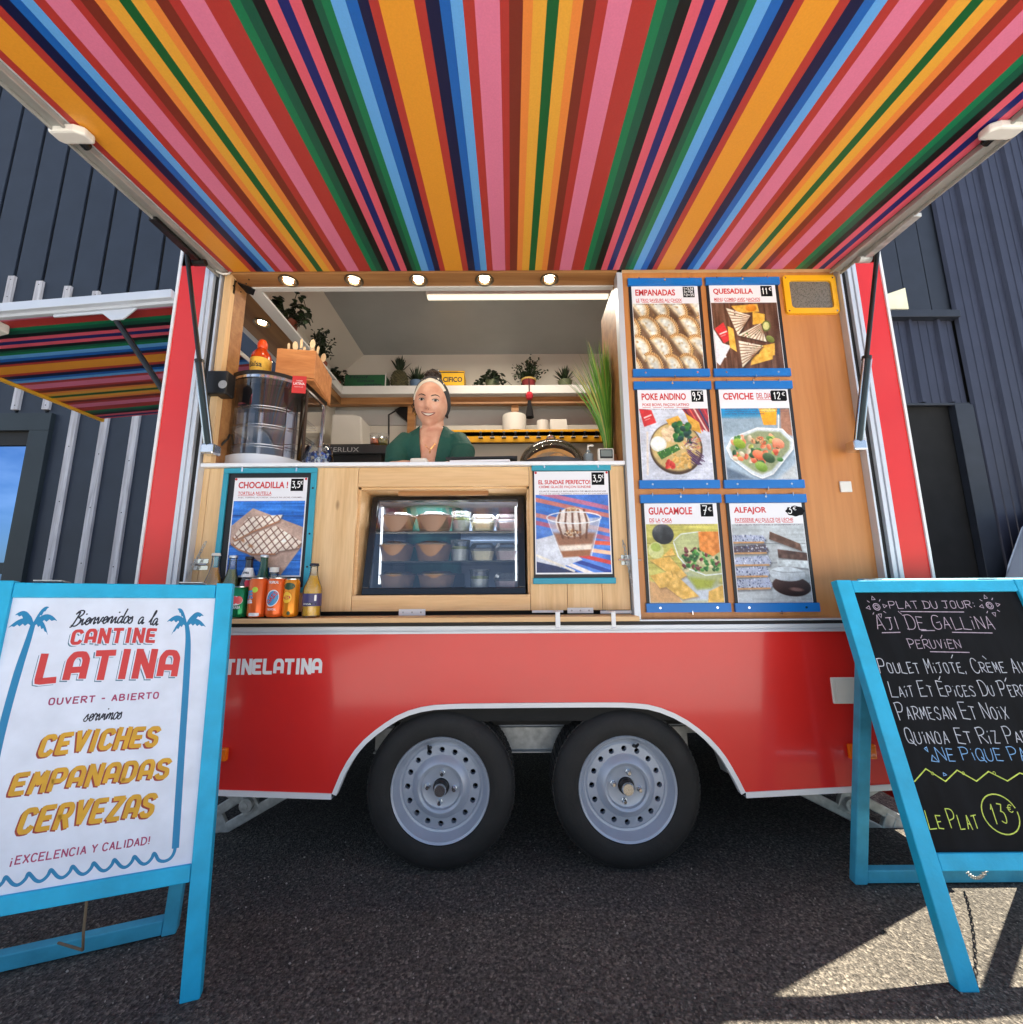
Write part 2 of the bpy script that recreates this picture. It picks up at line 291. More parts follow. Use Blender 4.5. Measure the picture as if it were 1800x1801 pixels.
GS = {  # joined script, small letters about 3 high
 'B': '~.2,-.2 1,0 1.6,3 2.2,6 1,5.4;~.4,5 1.4,6.4 3.8,6.2 4,4.6 2,3.4 3.9,3 4,1 2.4,-.2 .4,.6', 'i': '~0,1 1,3 1.2,1 1.6,0 2.4,.8;1.5,4.4 1.7,4.7', 'e': '~0,1 1.6,1.4 2.4,2.4 1.6,3.1 .7,2.2 .8,.6 1.8,-.1 3,1', 'n': '~0,1 .6,3 .6,0 .7,1.6 1.6,3 2.2,2.6 2.2,.6 2.6,0 3.2,.8', 'v': '~0,1.6 .5,3 1,2 1.2,.2 2,.4 2.6,2.8 3.2,2.4', 'd': '~2.4,2.4 1.4,3.1 .3,2 .5,.2 1.6,0 2.4,1.4 3,6;~2.8,5 2.4,.8 2.8,0 3.6,.8', 'o': '~1.6,3 .4,2.4 .4,.5 1.4,-.1 2.4,.8 2.3,2.4 1.6,3 2.2,2.3 3.2,2.5', 's': '~0,.6 1.4,3.2 1.6,2 2.2,.8 1.4,-.1 .2,.4', 'a': '~2.2,2.4 1.4,3.1 .3,2 .4,.2 1.4,0 2.3,2.6 2.3,.6 2.7,0 3.3,.8', 'l': '~0,1 1.6,4.4 1.8,6 1.2,6 .9,3 1,.6 1.6,0 2.3,.8', 'r': '~0,1 .6,3.3 1,2.6 1.9,2.8 1.8,1 2.2,0 2.8,.8', 'm': '~0,1 .5,3 .5,0 .7,1.8 1.4,3 1.9,2.4 1.9,0 2.1,1.8 2.8,3 3.3,2.4 3.3,.5 3.7,0 4.2,.8'}
GW = {'B': 4.0, 'i': 2.1, 'e': 2.6, 'n': 3.0, 'v': 2.9, 'd': 3.2, 'o': 2.7, 's': 2.3, 'a': 3.0, 'l': 1.9, 'r': 2.4, 'm': 4.0}
def chaikin(p, k=2):
    for _ in range(k):
        q = [p[0]]
        for a, b in zip(p[:-1], p[1:]): q += [a*.75+b*.25, a*.25+b*.75]
        p = q+[p[-1]]
    return p
def soft_corner(p):
    q = [p[0]]
    for i in range(1, len(p)-1):
        a, b, c = p[i-1], p[i], p[i+1]; r = .55; la, lc = np.linalg.norm(a-b), np.linalg.norm(c-b); q += [b+(a-b)*min(.45, r/la), b+(a-b)*min(.2, r*.35/la)*.6+(c-b)*min(.2, r*.35/lc)*.6, b+(c-b)*min(.45, r/lc)]
    return q+[p[-1]]
def split_acute(p):
    out = []; cur = [p[0]]
    for i in range(1, len(p)):
        cur.append(p[i])
        if i < len(p)-1:
            a = p[i]-p[i-1]; b = p[i+1]-p[i]
            if a@b < -.25*np.linalg.norm(a)*np.linalg.norm(b): out.append(cur); cur = [p[i]]
    return out+[cur]
def ribbon(mb, F, pts, w, c, m=0, ext=0.35):
    P = [A3(*p) for p in pts]
    if len(P) < 2: return
    d = P[1]-P[0]; P[0] = P[0]-d/(np.linalg.norm(d)+1e-9)*w*ext*.5; d = P[-1]-P[-2]; P[-1] = P[-1]+d/(np.linalg.norm(d)+1e-9)*w*ext*.5
    V = []
    for i, p in enumerate(P):
        t0 = P[i]-P[i-1] if i else P[1]-P[0]; t1 = P[i+1]-P[i] if i < len(P)-1 else t0
        t0 = t0/(np.linalg.norm(t0)+1e-9); t1 = t1/(np.linalg.norm(t1)+1e-9)
        n0 = A3(-t0[1], t0[0]); n1 = A3(-t1[1], t1[0]); n = n0+n1; L_ = np.linalg.norm(n)
        n = n0 if L_ < .3 else n/L_; k = 1/max(.55, n@n0)
        mb.lay += 1; cc = c
        V += [F(*(p+n*w*.5*k), cc), F(*(p-n*w*.5*k), cc)]
    mb.add(V, [(2*i, 2*i+1, 2*i+3, 2*i+2) for i in range(len(P)-1)], m)
def strokes(mb, s, F, a, b, w, h, lw, c=0.0006, m=0, font=GL, shear=0.0, rot=0.0, jit=0.0, gap=1.6, small=0.0, arc=0.0):
    """write s in a w x h box whose lower left corner is (a, b)"""
    x = 0; out = []
    for ch in s:
        if ch == ' ': x += 3.0; prev = ' '; continue
        sc = 1.0
        if small and not (out == [] or prev == ' ') : sc = small
        g = font.get(ch) or font.get(ch.upper()); gw = (GW.get(ch, 3)+.0 if font is GS else (1.2 if ch in 'Ii!:.,' and font is not GB else (1.6 if ch == 'I' else 4)))
        dx = (-1.4 if ch in 'Ii!:.,' and font is not GB else (-1.2 if ch == 'I' else 0)) if font is not GS else 0
        for st in g.split(';'):
            rd = st.startswith('~'); pts = [A3(*(float(k) for k in q.split(','))) for q in st.lstrip('~').split()]
            pts = [A3(x+(p[0]+dx)*sc, p[1]*sc) for p in pts]
            if jit: pts = [p+A3(random.uniform(-jit, jit), random.uniform(-jit, jit)) for p in pts]
            if rd: pts = chaikin(pts)
            if font is GB and ch not in 'NMVZ': pts = soft_corner(pts)
            out += split_acute(pts)
        x += (gw)*sc+(gap if font is not GS else 0)
        prev = ch
    tot = max(x-(gap if font is not GS else 0), 1); cr, sr = math.cos(rot), math.sin(rot); k = 0
    for pts in out:
        q = []
        for p in pts:
            X, Y = p[0]/tot*w, p[1]/6*h
            if arc: Y += arc*(1-((X/w)*2-1)**2)
            X += shear*Y; q.append((a+X*cr-Y*sr, b+X*sr+Y*cr))
        ribbon(mb, F, q, lw, c+(k % 4)*5e-5, m); k += 1

# ================================================================== SETTING
def ground_mat():
    m, t, p = nodes('asphalt'); l = t.links.new; N = t.nodes.new
    tc = N('ShaderNodeTexCoord'); v1 = N('ShaderNodeTexVoronoi'); v1.inputs['Scale'].default_value = 165; l(tc.outputs['Object'], v1.inputs['Vector'])
    n1 = N('ShaderNodeTexNoise'); n1.inputs['Scale'].default_value = 1.7; n1.inputs['Detail'].default_value = 6; l(tc.outputs['Object'], n1.inputs['Vector'])
    n2 = N('ShaderNodeTexNoise'); n2.inputs['Scale'].default_value = 90; n2.inputs['Detail'].default_value = 5; n2.inputs['Roughness'].default_value = .7; l(tc.outputs['Object'], n2.inputs['Vector'])
    r1 = N('ShaderNodeValToRGB'); e = r1.color_ramp.elements; e[0].position = .0; e[0].color = (.040, .039, .038, 1); e[1].position = 1; e[1].color = (.235, .218, .192, 1)
    x = e.new(.62); x.color = (.105, .099, .090, 1); l(v1.outputs['Color'], r1.inputs['Fac'])
    r2 = N('ShaderNodeValToRGB'); r2.color_ramp.elements[0].position = .3; r2.color_ramp.elements[0].color = (.7, .7, .7, 1); r2.color_ramp.elements[1].position = .72; r2.color_ramp.elements[1].color = (1.25, 1.22, 1.18, 1); l(n1.outputs['Fac'], r2.inputs['Fac'])
    r3 = N('ShaderNodeValToRGB'); r3.color_ramp.elements[0].position = .36; r3.color_ramp.elements[0].color = (.3, .3, .3, 1); r3.color_ramp.elements[1].position = .62; r3.color_ramp.elements[1].color = (1.3, 1.3, 1.3, 1); l(n2.outputs['Fac'], r3.inputs['Fac'])
    a = N('ShaderNodeMixRGB'); a.blend_type = 'MULTIPLY'; a.inputs['Fac'].default_value = 1; l(r1.outputs['Color'], a.inputs['Color1']); l(r2.outputs['Color'], a.inputs['Color2'])
    b = N('ShaderNodeMixRGB'); b.blend_type = 'MULTIPLY'; b.inputs['Fac'].default_value = 1; l(a.outputs['Color'], b.inputs['Color1']); l(r3.outputs['Color'], b.inputs['Color2'])
    v2 = N('ShaderNodeTexVoronoi'); v2.inputs['Scale'].default_value = 26; l(tc.outputs['Object'], v2.inputs['Vector'])
    r4 = N('ShaderNodeValToRGB'); r4.color_ramp.elements[0].position = .035; r4.color_ramp.elements[0].color = (1, 1, 1, 1); r4.color_ramp.elements[1].position = .06; r4.color_ramp.elements[1].color = (0, 0, 0, 1); l(v2.outputs['Distance'], r4.inputs['Fac'])
    c = N('ShaderNodeMixRGB'); c.inputs['Color2'].default_value = (.3, .29, .27, 1); l(r4.outputs['Color'], c.inputs['Fac']); l(b.outputs['Color'], c.inputs['Color1'])
    l(c.outputs['Color'], p.inputs['Base Color']); p.inputs['Roughness'].default_value = .85; p.inputs['Specular IOR Level'].default_value = .3
    bp = N('ShaderNodeBump'); bp.inputs['Strength'].default_value = .9; bp.inputs['Distance'].default_value = .004
    ad = N('ShaderNodeMath'); ad.operation = 'ADD'; l(v1.outputs['Distance'], ad.inputs[0]); l(n2.outputs['Fac'], ad.inputs[1]); l(ad.outputs[0], bp.inputs['Height']); l(bp.outputs['Normal'], p.inputs['Normal'])
    return m
M['asphalt'] = ground_mat()
tag(MB().poly([(-500, -500, 0), (500, -500, 0), (500, 500, 0), (-500, 500, 0)]).build('ground', M['asphalt']), kind='structure')

M['concrete'] = mat('pale_concrete', (202, 206, 212), .8, var=.1, scale=.8, bump=.2, bscale=30)
tag(MB().poly([(-2.6, -40, .004), (30, -40, .004), (30, -1.95, .004), (-2.6, -1.95, .004)]).build('bounce_pavement', M['concrete']), kind='structure')  # pale paving out of view, added to bounce sunlight onto awning and front

g = MB()
for k in range(420):
    x, y = random.uniform(-1.6, 1.6), random.uniform(-.75, .25); r = random.uniform(.0012, .0042); d = RNG.normal(size=(6, 3)); P = [A3(x, y, r*.6)+A3(*v)/np.linalg.norm(v)*r*random.uniform(.7, 1.2) for v in A3([1, 0, 0], [-1, 0, 0], [0, 1, 0], [0, -1, 0], [0, 0, .8], [0, 0, -.8])]
    g.add(P, [(0, 2, 4), (2, 1, 4), (1, 3, 4), (3, 0, 4), (2, 0, 5), (1, 2, 5), (3, 1, 5), (0, 3, 5)])
tag(g.build('loose_grit', mat('pale_grit', (150, 146, 138), .9, var=.4, scale=3)), kind='stuff')

# ---- left building: dark boards, raw battens over the lower joints, a window
M['slab'] = mat('dark_blue_grey_boards', (42, 51, 66), 0.5, var=0.14, scale=3, bump=.08)
M['slab2'] = mat('dark_green_grey_frame', (44, 54, 60), 0.5, var=0.1, scale=3)
M['gap'] = mat('black_joint', (8, 8, 10), 0.8)
M['batten'] = wood('weathered_batten', (222, 222, 228), (184, 182, 188), 'z', .7, 1.2, knots=False)
M['win'] = mat('dark_mirror_glass', (112, 150, 202), 0.01, var=0, metal=1.0)
YB = 3.0
lb = thing('clad_building', 'dark blue-grey building with pale vertical battens, behind the trailer on the left', 'building', (-6, YB, 0))
w = MB(); w.box(-10.6, -1.2, YB+.03, YB+4, 0, 9); w.build('wall', M['gap'], lb)
w = MB()
for k in range(-16, 10):
    x = -5.06+.35*k
    if x+.33 < -5.28 and x+.35 > -9.2:                     # boards above and below the window
        w.box(x+.020, x+.330, YB, YB+.028, 2.98, 9); w.box(x+.012, x+.338, YB, YB+.028, 0, 1.0)
    elif x > -10.4: w.box(x+.020, x+.330, YB, YB+.028, 0, 9)
w.build('cladding', M['slab'], lb, bevel=.004)
for k in range(-4, 8):
    x = -5.06+.35*k; z1 = 4.5+(-.155)*k*.9 if k > 0 else 4.52-.07*k
    z0 = 3.02 if k <= -1 else 0.0
    b = MB(); b.box(x-.040, x+.040, YB-.03, YB-.001, z0, z1)
    for q in range(8):
        zz = z0+.05+(z1-z0-.1)*q/7; b.disc(Fr((x, YB-.0305, zz), (1, 0, 0), (0, 0, 1)), 0, 0, .007, 0, 8, 1)
    b.build('batten', [M['batten'], M['gap']], lb)
w = MB(); w.box(-9.2, -5.3, YB-.05, YB+.02, 2.76, 2.97); w.box(-5.52, -5.3, YB-.05, YB+.02, 0, 2.76); w.box(-9.2, -5.52, YB-.02, YB+.02, 1.16, 1.28); w.build('window_frame', M['slab2'], lb, bevel=.004)
w = MB(); w.box(-9.2, -5.52, YB+.015, YB+.025, 1.28, 2.60); w.box(-9.2, -5.52, YB+.015, YB+.025, .3, 1.16); w.build('window', M['win'], lb)
w = MB(); w.box(-9.2, -5.52, YB-.01, YB+.02, 2.60, 2.76); w.build('blind_box', mat('dark_blind_box', (34, 32, 30), .6), lb)

# ---- right building: dark ribbed metal, doorway, ledge
M['ribbed'] = mat('dark_ribbed_metal', (57, 60, 76), 0.4, metal=.25, var=0.12, scale=2.5)
M['rdark'] = mat('dark_metal_panel', (40, 45, 55), 0.45, var=.12)
rb = thing('ribbed_building', 'building clad in dark ribbed metal sheets, behind the trailer on the right', 'building', (6.5, YB, 0))
M['bg_paper'] = mat('blue_grey_paper', (84, 100, 122), .6)
def ribs(x0, x1, z0, z1, y):
    prof = []; x = x0
    while x < x1:
        for dx, dy in ((0, 0), (.018, .034), (.052, .034), (.07, 0), (.15, 0), (.155, .007), (.165, .007), (.17, 0), (.25, 0), (.255, .007), (.265, .007), (.27, 0)):
            if x+dx <= x1: prof.append((x+dx, y-dy))
        x += .34
    prof.append((x1, y)); g = MB(); n = len(prof)
    g.add([(a, b, z0) for a, b in prof]+[(a, b, z1) for a, b in prof], [(i, i+1, i+1+n, i+n) for i in range(n-1)]); return g
ribs(5.215, 11.4, 0, 9, YB).build('cladding', M['ribbed'], rb)
ribs(2.6, 5.2, 3.06, 4.1, YB+.02).build('cladding', M['ribbed'], rb)
w = MB(); w.box(1.4, 11.4, YB+.06, YB+4, 0, 9.0); w.build('wall', M['dark'], rb)
w = MB()
for x in np.arange(2.6, 5.2, .3): w.box(x, x+.292, YB+.02, YB+.05, 4.2, 9)
w.build('upper_panel', M['rdark'], rb, bevel=.003)
w = MB(); w.box(2.6, 5.23, YB-.07, YB+.03, 4.1, 4.19); w.box(2.6, 5.2, YB-.01, YB+.03, 3.02, 3.05); w.build('ledge', M['rdark'], rb, bevel=.004)
w = MB(); w.box(5.0, 5.21, YB-.03, YB+.05, 0, 3.02); w.box(4.74, 4.8, YB+.2, YB+.26, 0, 2.9); w.box(3.2, 4.8, YB+.2, YB+.26, 2.82, 2.92); w.build('door_frame', M['rdark'], rb, bevel=.004)
w = MB(); w.box(3.2, 4.74, YB+.22, YB+.24, 0, 2.82); w.build('door', mat('dark_glass_door', (20, 24, 30), .12, var=.1), rb)
for q in ((4.42, 4.6, 2.45, 2.75), (4.46, 4.66, 1.62, 1.95)): w = MB(); w.box(q[0], q[1], YB+.205, YB+.218, q[2], q[3]); w.build('door_notice', M['bg_paper'], rb)
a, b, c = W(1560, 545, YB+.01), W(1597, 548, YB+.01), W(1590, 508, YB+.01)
w = MB(); w.prism(wall(0), [(3.9, a[2]), (b[0], a[2]), (c[0], c[2])], -(YB+.02), -(YB-.01)); w.build('sunlit_patch', mat('cream_sunlight', (246, 240, 206), .6), rb)  # patch of sunlight above the ledge, put in as a cream panel

# ================================================================== TRAILER
tr = thing('food_trailer', 'red food trailer with open striped serving hatch, wood counter and twin wheels', 'food trailer', (0, 0, 0))
F0 = wall(0.0)
arch = [(584.4, 1395.6), (604, 1349), (631, 1309), (667, 1278), (707, 1253), (751, 1240.5), (800, 1237.5), (860, 1236.8), (930, 1236), (1000, 1235.5), (1060, 1235.2), (1107, 1235.6), (1151, 1240), (1200, 1260), (1240, 1289), (1271, 1322), (1293, 1358), (1311, 1393)]
AR = [(W(x, y, 0)[0], W(x, y, 0)[2]) for x, y in arch]
AR = [tuple(p) for p in chaikin([A3(*p) for p in AR], 1)]
ZL, ZR = .300, .300; ZRAIL = .822
sk = [(-1.548, ZRAIL), (-1.548, ZL)]+AR+[(1.548, ZR), (1.548, ZRAIL)]
MB().prism(F0, sk, -.022, 0).build('skirt_panel', M['red'], tr)
tm = MB(); line = [A3(-1.55, ZL)]+[A3(*p) for p in AR]+[A3(1.55, ZR)]
def edging(mb, pts, w, c0, c1):
    n = len(pts); off = []
    for i in range(n):
        t = pts[min(i+1, n-1)]-pts[max(i-1, 0)]; t = t/np.linalg.norm(t); off.append(pts[i]+A3(t[1], -t[0])*w)
    V = [F0(*p, c1) for p in pts]+[F0(*p, c1) for p in off]+[F0(*p, c0) for p in pts]+[F0(*p, c0) for p in off]; Fs = []
    for i in range(n-1): Fs += [(i, i+1, i+1+n, i+n), (i+n, i+1+n, i+1+3*n, i+3*n), (i, i+2*n, i+1+2*n, i+1)]
    mb.add(V, [f[::-1] for f in Fs])
edging(tm, line[:2], .019, -.02, .004); edging(tm, line[1:-1], .017, -.02, .0045); edging(tm, line[-2:], .019, -.02, .004)
tm.build('skirt_edging', M['white_trim'], tr)
r = MB()
for z0, z1, y in ((.8225, .832, -.010), (.832, .8365, -.006), (.8365, .851, -.011)): r.box(-1.55, 1.55, y, .02, z0, z1)
r.build('lower_rail', M['alu_pale'], tr, bevel=.001)
MB().box(-1.40, 1.40, -.004, .03, .8515, .864).build('rubber_seal', M['rubber'], tr)
MB().box(-1.40, 1.40, -.008, .03, .8645, .8695).build('sill_strip', M['alu_pale'], tr)
for s in (-1, 1):
    p = MB(); p.box(min(s*1.539, s*1.425), max(s*1.539, s*1.425), 0, .03, .853, 2.95); pp = p.build('corner_post', M['red'], tr)
    q = MB(); q.box(min(s*1.539, s*1.550), max(s*1.539, s*1.550), -.006, .03, .853, 2.95); q.build('post_edging', M['white_trim'], pp, bevel=.001)
    q = MB()
    for x0, x1, y in ((1.4245, 1.408, -.012), (1.408, 1.403, -.005), (1.403, 1.387, -.009)): q.box(min(s*x0, s*x1), max(s*x0, s*x1), y, .03, .853, 2.40)
    q.build('jamb', M['alu_pale'], pp, bevel=.001)
    q = MB(); q.box(min(s*1.387, s*1.366), max(s*1.387, s*1.366), .006, .03, .865, 2.39); q.build('jamb_seal', M['rubber'], pp)
    q = MB(); q.box(min(s*1.366, s*1.358), max(s*1.366, s*1.358), -.002, .03, .865, 2.38); q.build('jamb_lip', M['alu_pale'], pp)
MB().box(-1.539, 1.539, 0, .03, 2.40, 2.95).build('fascia', M['red'], tr)
# body shell: floor, roof, ends and back, with an opening for the side hatch
MB().box(-1.545, 1.545, .03, 1.66, .50, .55).build('floor', M['dark'], tr)
MB().box(-1.545, 1.545, .03, 1.66, 2.93, 2.98).build('roof', M['white_trim'], tr)
MB().box(1.50, 1.545, .03, 1.66, .55, 2.93).build('side_wall', M['cream'], tr)
g = MB(); g.box(-1.545, -1.50, .03, 1.66, .55, 1.52); g.box(-1.545, -1.50, .03, 1.66, 2.37, 2.93); g.box(-1.545, -1.50, .03, .07, 1.52, 2.37); g.box(-1.545, -1.50, 1.1, 1.66, 1.52, 2.37)
g.build('side_wall', [M['cream']], tr)
MB().box(-1.5, 1.5, 1.60, 1.66, .55, 2.93).build('back_wall', M['cream'], tr)
g = MB(); g.box(-1.30, 1.5, .03, 1.60, 2.885, 2.925); g.build('ceiling', M['ceil'], tr)
g = MB(); g.add([(-1.30, .03, 2.885), (-1.30, 1.6, 2.885), (-1.50, 1.6, 2.70), (-1.50, .03, 2.70)], [(0, 1, 2, 3)]); g.build('ceiling_cove', M['cream'], tr)
g = MB(); g.box(1.53, 1.546, .03, 1.66, .10, .50); g.build('end_skirt', M['red'], tr)
g = MB(); g.box(-1.546, -1.53, .03, 1.66, .28, .50); g.build('end_skirt', M['red'], tr)
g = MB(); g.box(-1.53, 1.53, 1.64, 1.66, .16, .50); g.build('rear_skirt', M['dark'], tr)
# chassis under the body
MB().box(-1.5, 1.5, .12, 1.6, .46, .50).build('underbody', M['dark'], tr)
g = MB(); g.box(-1.5, 1.5, .30, .34, .37, .47); g.box(-1.5, 1.5, 1.32, 1.36, .37, .47); g.build('chassis_beam', M['galv'], tr)
g = MB(); g.box(-.60, .57, .235, .25, .33, .545); g.box(-.75, .72, .228, .235, .425, .432); g.box(-.75, .72, .20, .235, .432, .56); g.build('wheel_box', mat('grey_inner_panel', (150, 156, 166), .5, var=.1), tr)
g = MB(); g.box(-.66, .63, .222, .2345, .335, .42); g.box(-.66, .63, .20, .2345, .330, .3345); g.build('spring_beam', M['galv'], tr)
for sx in (-.78, .70):
    g = MB(); g.bar((sx, .12, .42), (sx+(.03 if sx > 0 else -.03), .1, .30), .03, .06, (0, 1, 0)); g.build('mudguard_stay', M['galv'], tr)

# wheels
def holes_ring(mb, c, r0, r1, y, n, hr, depth, m=0):
    """flat ring with n real round holes"""
    K = 16; dth = 2*math.pi/n; rm = (r0+r1)/2
    for i in range(n):
        th = i*dth; V = []; Vb = []
        for j in range(K):
            a = 2*math.pi*j/K; ca, sa = math.cos(a), math.sin(a); k = 1/max(abs(ca), abs(sa)); s_, t_ = ca*k, sa*k
            rr = rm+t_*(r1-r0)/2; tt = th+s_*dth/2; V.append((c[0]+rr*math.sin(tt), c[1]+y, c[2]+rr*math.cos(tt)))
        for j in range(K):
            a = 2*math.pi*j/K; rr = rm+hr*math.sin(a); tt = th+hr*math.cos(a)/rm; V.append((c[0]+rr*math.sin(tt), c[1]+y, c[2]+rr*math.cos(tt)))
        for j in range(K):
            q = V[K+j]; V.append((q[0], c[1]+y+depth, q[2]))
        F = [(j, (j+1) % K, K+(j+1) % K, K+j) for j in range(K)]+[(K+j, K+(j+1) % K, 2*K+(j+1) % K, 2*K+j) for j in range(K)]
        mb.add(V, F, m)
def wheel(cx, cz, turn):
    c = (cx, .012, cz); R0 = .268
    t = MB()
    t.lathe([(.176, .012), (.182, .0), (.20, -.006), (.235, -.004), (.252, .004), (.263, .014), (.2695, .026), (.270, .15), (.255, .165), (.18, .165)], c, 64, axis='y')
    for i in range(72):                                     # shoulder tread blocks
        a = 2*math.pi*i/72; e = .034
        for (y0, y1, ro) in ((.024, .056, .2724), (.062, .10, .2726), (.106, .148, .2724)):
            V = []
            for y in (y0, y1):
                for rr in (.262, ro):
                    for da in (-e, e):
                        aa = a+da+(.04 if y0 == .058 else 0)+(y-y0)*.6
                        V.append((cx+rr*math.sin(aa), c[1]+y, cz+rr*math.cos(aa)))
            t.add(V, [(0, 1, 3, 2), (4, 6, 7, 5), (0, 4, 5, 1), (2, 3, 7, 6), (0, 2, 6, 4), (1, 5, 7, 3)])
    ty = t.build('wheel', M['tyre'], tr, smooth=35)
    rm = MB()
    rm.lathe([(.176, .02), (.1815, .006), (.178, .0), (.171, .004), (.166, .016), (.160, .030), (.155, .038), (.148, .040), (.142, .036)], c, 64, axis='y')
    holes_ring(rm, c, .108, .142, .036, 16, .0098, .02)
    rm.lathe([(.108, .036), (.100, .030), (.092, .018), (.082, .014), (.074, .018), (.070, .027), (.062, .030), (.030, .030), (.029, .045)], c, 64, axis='y')
    rim = rm.build('rim', M['steel_rim'], ty, smooth=35)
    MB().lathe([(.14, .09), (.001, .09)], c, 32, axis='y').build('brake_drum', M['dark'], ty)
    h = MB(); h.lathe([(.029, .045), (.028, .018), (.024, .014), (.023, .0), (.019, -.006), (.001, -.006)], c, 24, axis='y', mats=[0, 0, 0, 1, 1]); h.build('hub', [M['black'], M['chrome']], ty, smooth=35)
    for i in range(4):
        a = turn+math.pi/2*i; b = (cx+.049*math.sin(a), .012, cz+.049*math.cos(a)); q = MB()
        q.lathe([(.0105, .032), (.0105, .026), (.0085, .025), (.0085, .012), (.006, .009), (.001, .009)], b, 6, axis='y'); q.build('wheel_bolt', M['chrome'], ty)
    a = .27 if turn > .1 else -.32
    MB().tube([(cx+.140*math.sin(a), .045, cz+.140*math.cos(a)), (cx+.145*math.sin(a), .022, cz+.145*math.cos(a)), (cx+.158*math.sin(a+.02), .012, cz+.158*math.cos(a+.02))], [.007, .006, .004], 8).build('valve', M['black'], ty)
wheel(-.357, .272, .08); wheel(.324, .272, .20)
for x in (-.357, .324): MB().tube([(x, .12, .272), (x, 1.5, .272)], .03, 10).build('axle', M['dark'], tr)

# stabiliser legs: pressed galvanised arms sloping out to a foot pad
def stabiliser(p, q, side):
    p, q = A3(*p), A3(*q); d = q-p; L_ = np.linalg.norm(d); d /= L_; nrm = np.cross(d, A3(0, 1, 0)); g = MB()
    for o in (-.045, .045):
        g.bar(p+nrm*o, q+nrm*o*.75, .04, .016, (0, 1, 0))
    for k in (.02, .33, .40, .66, .73, .98):
        m_ = p+d*L_*k; g.bar(m_-nrm*.04, m_+nrm*.04, .04, .02, (0, 1, 0))
    b = g.build('stabiliser_leg', M['galv'], tr, bevel=.004)
    m_ = p+d*L_*.365
    h = MB(); h.tube([m_+A3(0, -.03, 0), m_+A3(0, .03, 0)], .028, 14); h.tube([m_+A3(0, -.034, 0), m_+A3(0, -.02, 0)], .012, 8); h.bar(m_, m_+A3(side*.12, .0, .06), .03, .03); h.build('stay_pivot', M['galv'], b, bevel=.003)
    f = MB(); f.box(q[0]-.06, q[0]+.06, q[1]-.05, q[1]+.05, 0, .012); f.bar(q, (q[0], q[1], .01), .03, .03, (1, 0, 0)); f.build('foot_pad', M['galv'], b, bevel=.003)
stabiliser(W(500, 1375, .30), tuple(W(330, 1478, .30)), -1)
stabiliser(W(1408, 1368, .30), tuple(W(1640, 1490, .30)), 1)

# hatch door on the skirt, side lamps, lettering and disc
a, b = W(1459, 1191, 0), W(1537, 1237, 0)
h = MB(); h.box(a[0], b[0], -.008, 0, b[2], a[2]); hh = h.build('service_flap', M['white_plastic'], tr, bevel=.006)
MB().box(a[0]+.016, b[0]-.016, -.0105, -.008, b[2]+.006, a[2]-.01).build('flap_lid', M['white_plastic'], hh, bevel=.002)
for x0, y0, x1, y1 in ((364, 1314, 402, 1337), (1488, 1307, 1538, 1333)):
    a, b = W(x0, y0, 0), W(x1, y1, 0); MB().box(a[0], b[0], -.018, 0, b[2], a[2]).build('side_marker', M['orange_lens'], tr, bevel=.005)
a, b = W(341, 1186, 0), W(565, 1158, 0)
t = MB(); strokes(t, 'CANTINELATINA', F0, a[0], a[2]+.004, b[0]-a[0], b[2]-a[2]-.008, .0125, .0008, 0, GB, shear=.0, gap=1.9); t.build('lettering', M['t_white'], tr)
t = MB(); c = W(364, 1235, 0); t.disc(F0, c[0], c[2], .062, .0008, 32); t.build('round_emblem', M['t_white'], tr)

# ---- awning (main hatch, hinged at the top and drooping a little towards the viewer)
DR = R(6.5); HZ = 2.365
FA = Fr((0, -.004, HZ), (1, 0, 0), (0, -math.cos(DR), -math.sin(DR)))       # n points down
per = [('red', 8.5), ('orange', 30), ('red', 9.5), ('navy', 12), ('blue', 9.5), ('sky', 10.5), ('red', 10), ('pink', 21.5), ('red', 8), ('brown', 12), ('salmon', 8.5), ('amber', 12), ('green', 10.3), ('amber', 11.7), ('salmon', 9), ('brown', 11), ('red', 10), ('pink', 20.3), ('red', 21), ('leaf', 9.2), ('fir', 10.1), ('black', 10.8), ('rose', 10.4), ('indigo', 9.9), ('rose', 10.6), ('black', 9.6), ('fir', 7), ('leaf', 8), ('sky', 12.5), ('blue', 10.3), ('navy', 9.4)]
PAL = {'red': (178, 54, 48), 'orange': (230, 154, 44), 'navy': (10, 18, 62), 'blue': (22, 98, 186), 'sky': (98, 168, 236), 'pink': (222, 122, 156), 'brown': (122, 44, 30), 'salmon': (234, 136, 60), 'amber': (232, 168, 58), 'green': (8, 92, 44), 'leaf': (14, 118, 76), 'fir': (12, 84, 62), 'black': (10, 12, 12), 'rose': (222, 92, 112), 'indigo': (22, 32, 104)}
def stripe_mesh(name, F, a0, a1, b0, b1, c, start, sgn, parent, unit):
    """striped lining sheet; stripes run along b, their sequence along a"""
    x = start; V = []; Fc = []; Cs = []; i = 0; U = .928/sum(k for _, k in per)*unit
    while x < a1:
        nm, wd_ = per[i % len(per)]; x2 = x+wd_*U; s0, s1 = max(x, a0), min(x2, a1)
        if s1 > s0:
            o = len(V); n = 12
            for j in range(n+1):
                b = b0+(b1-b0)*j/n; V += [F(sgn*s0, b, c), F(sgn*s1, b, c)]
            for j in range(n): Fc.append((o+2*j, o+2*j+2, o+2*j+3, o+2*j+1)); Cs.append(nm)
        x = x2; i += 1
    mb = MB(); mb.add(V, Fc); o = mb.build(name, M['stripe'], parent); at = o.data.color_attributes.new('Col', 'FLOAT_COLOR', 'CORNER')
    buf = []
    for nm in Cs: buf += list(lin(PAL[nm])+(1,))*4
    at.data.foreach_set('color', buf); return o
aw = MB(); LEN = 1.52
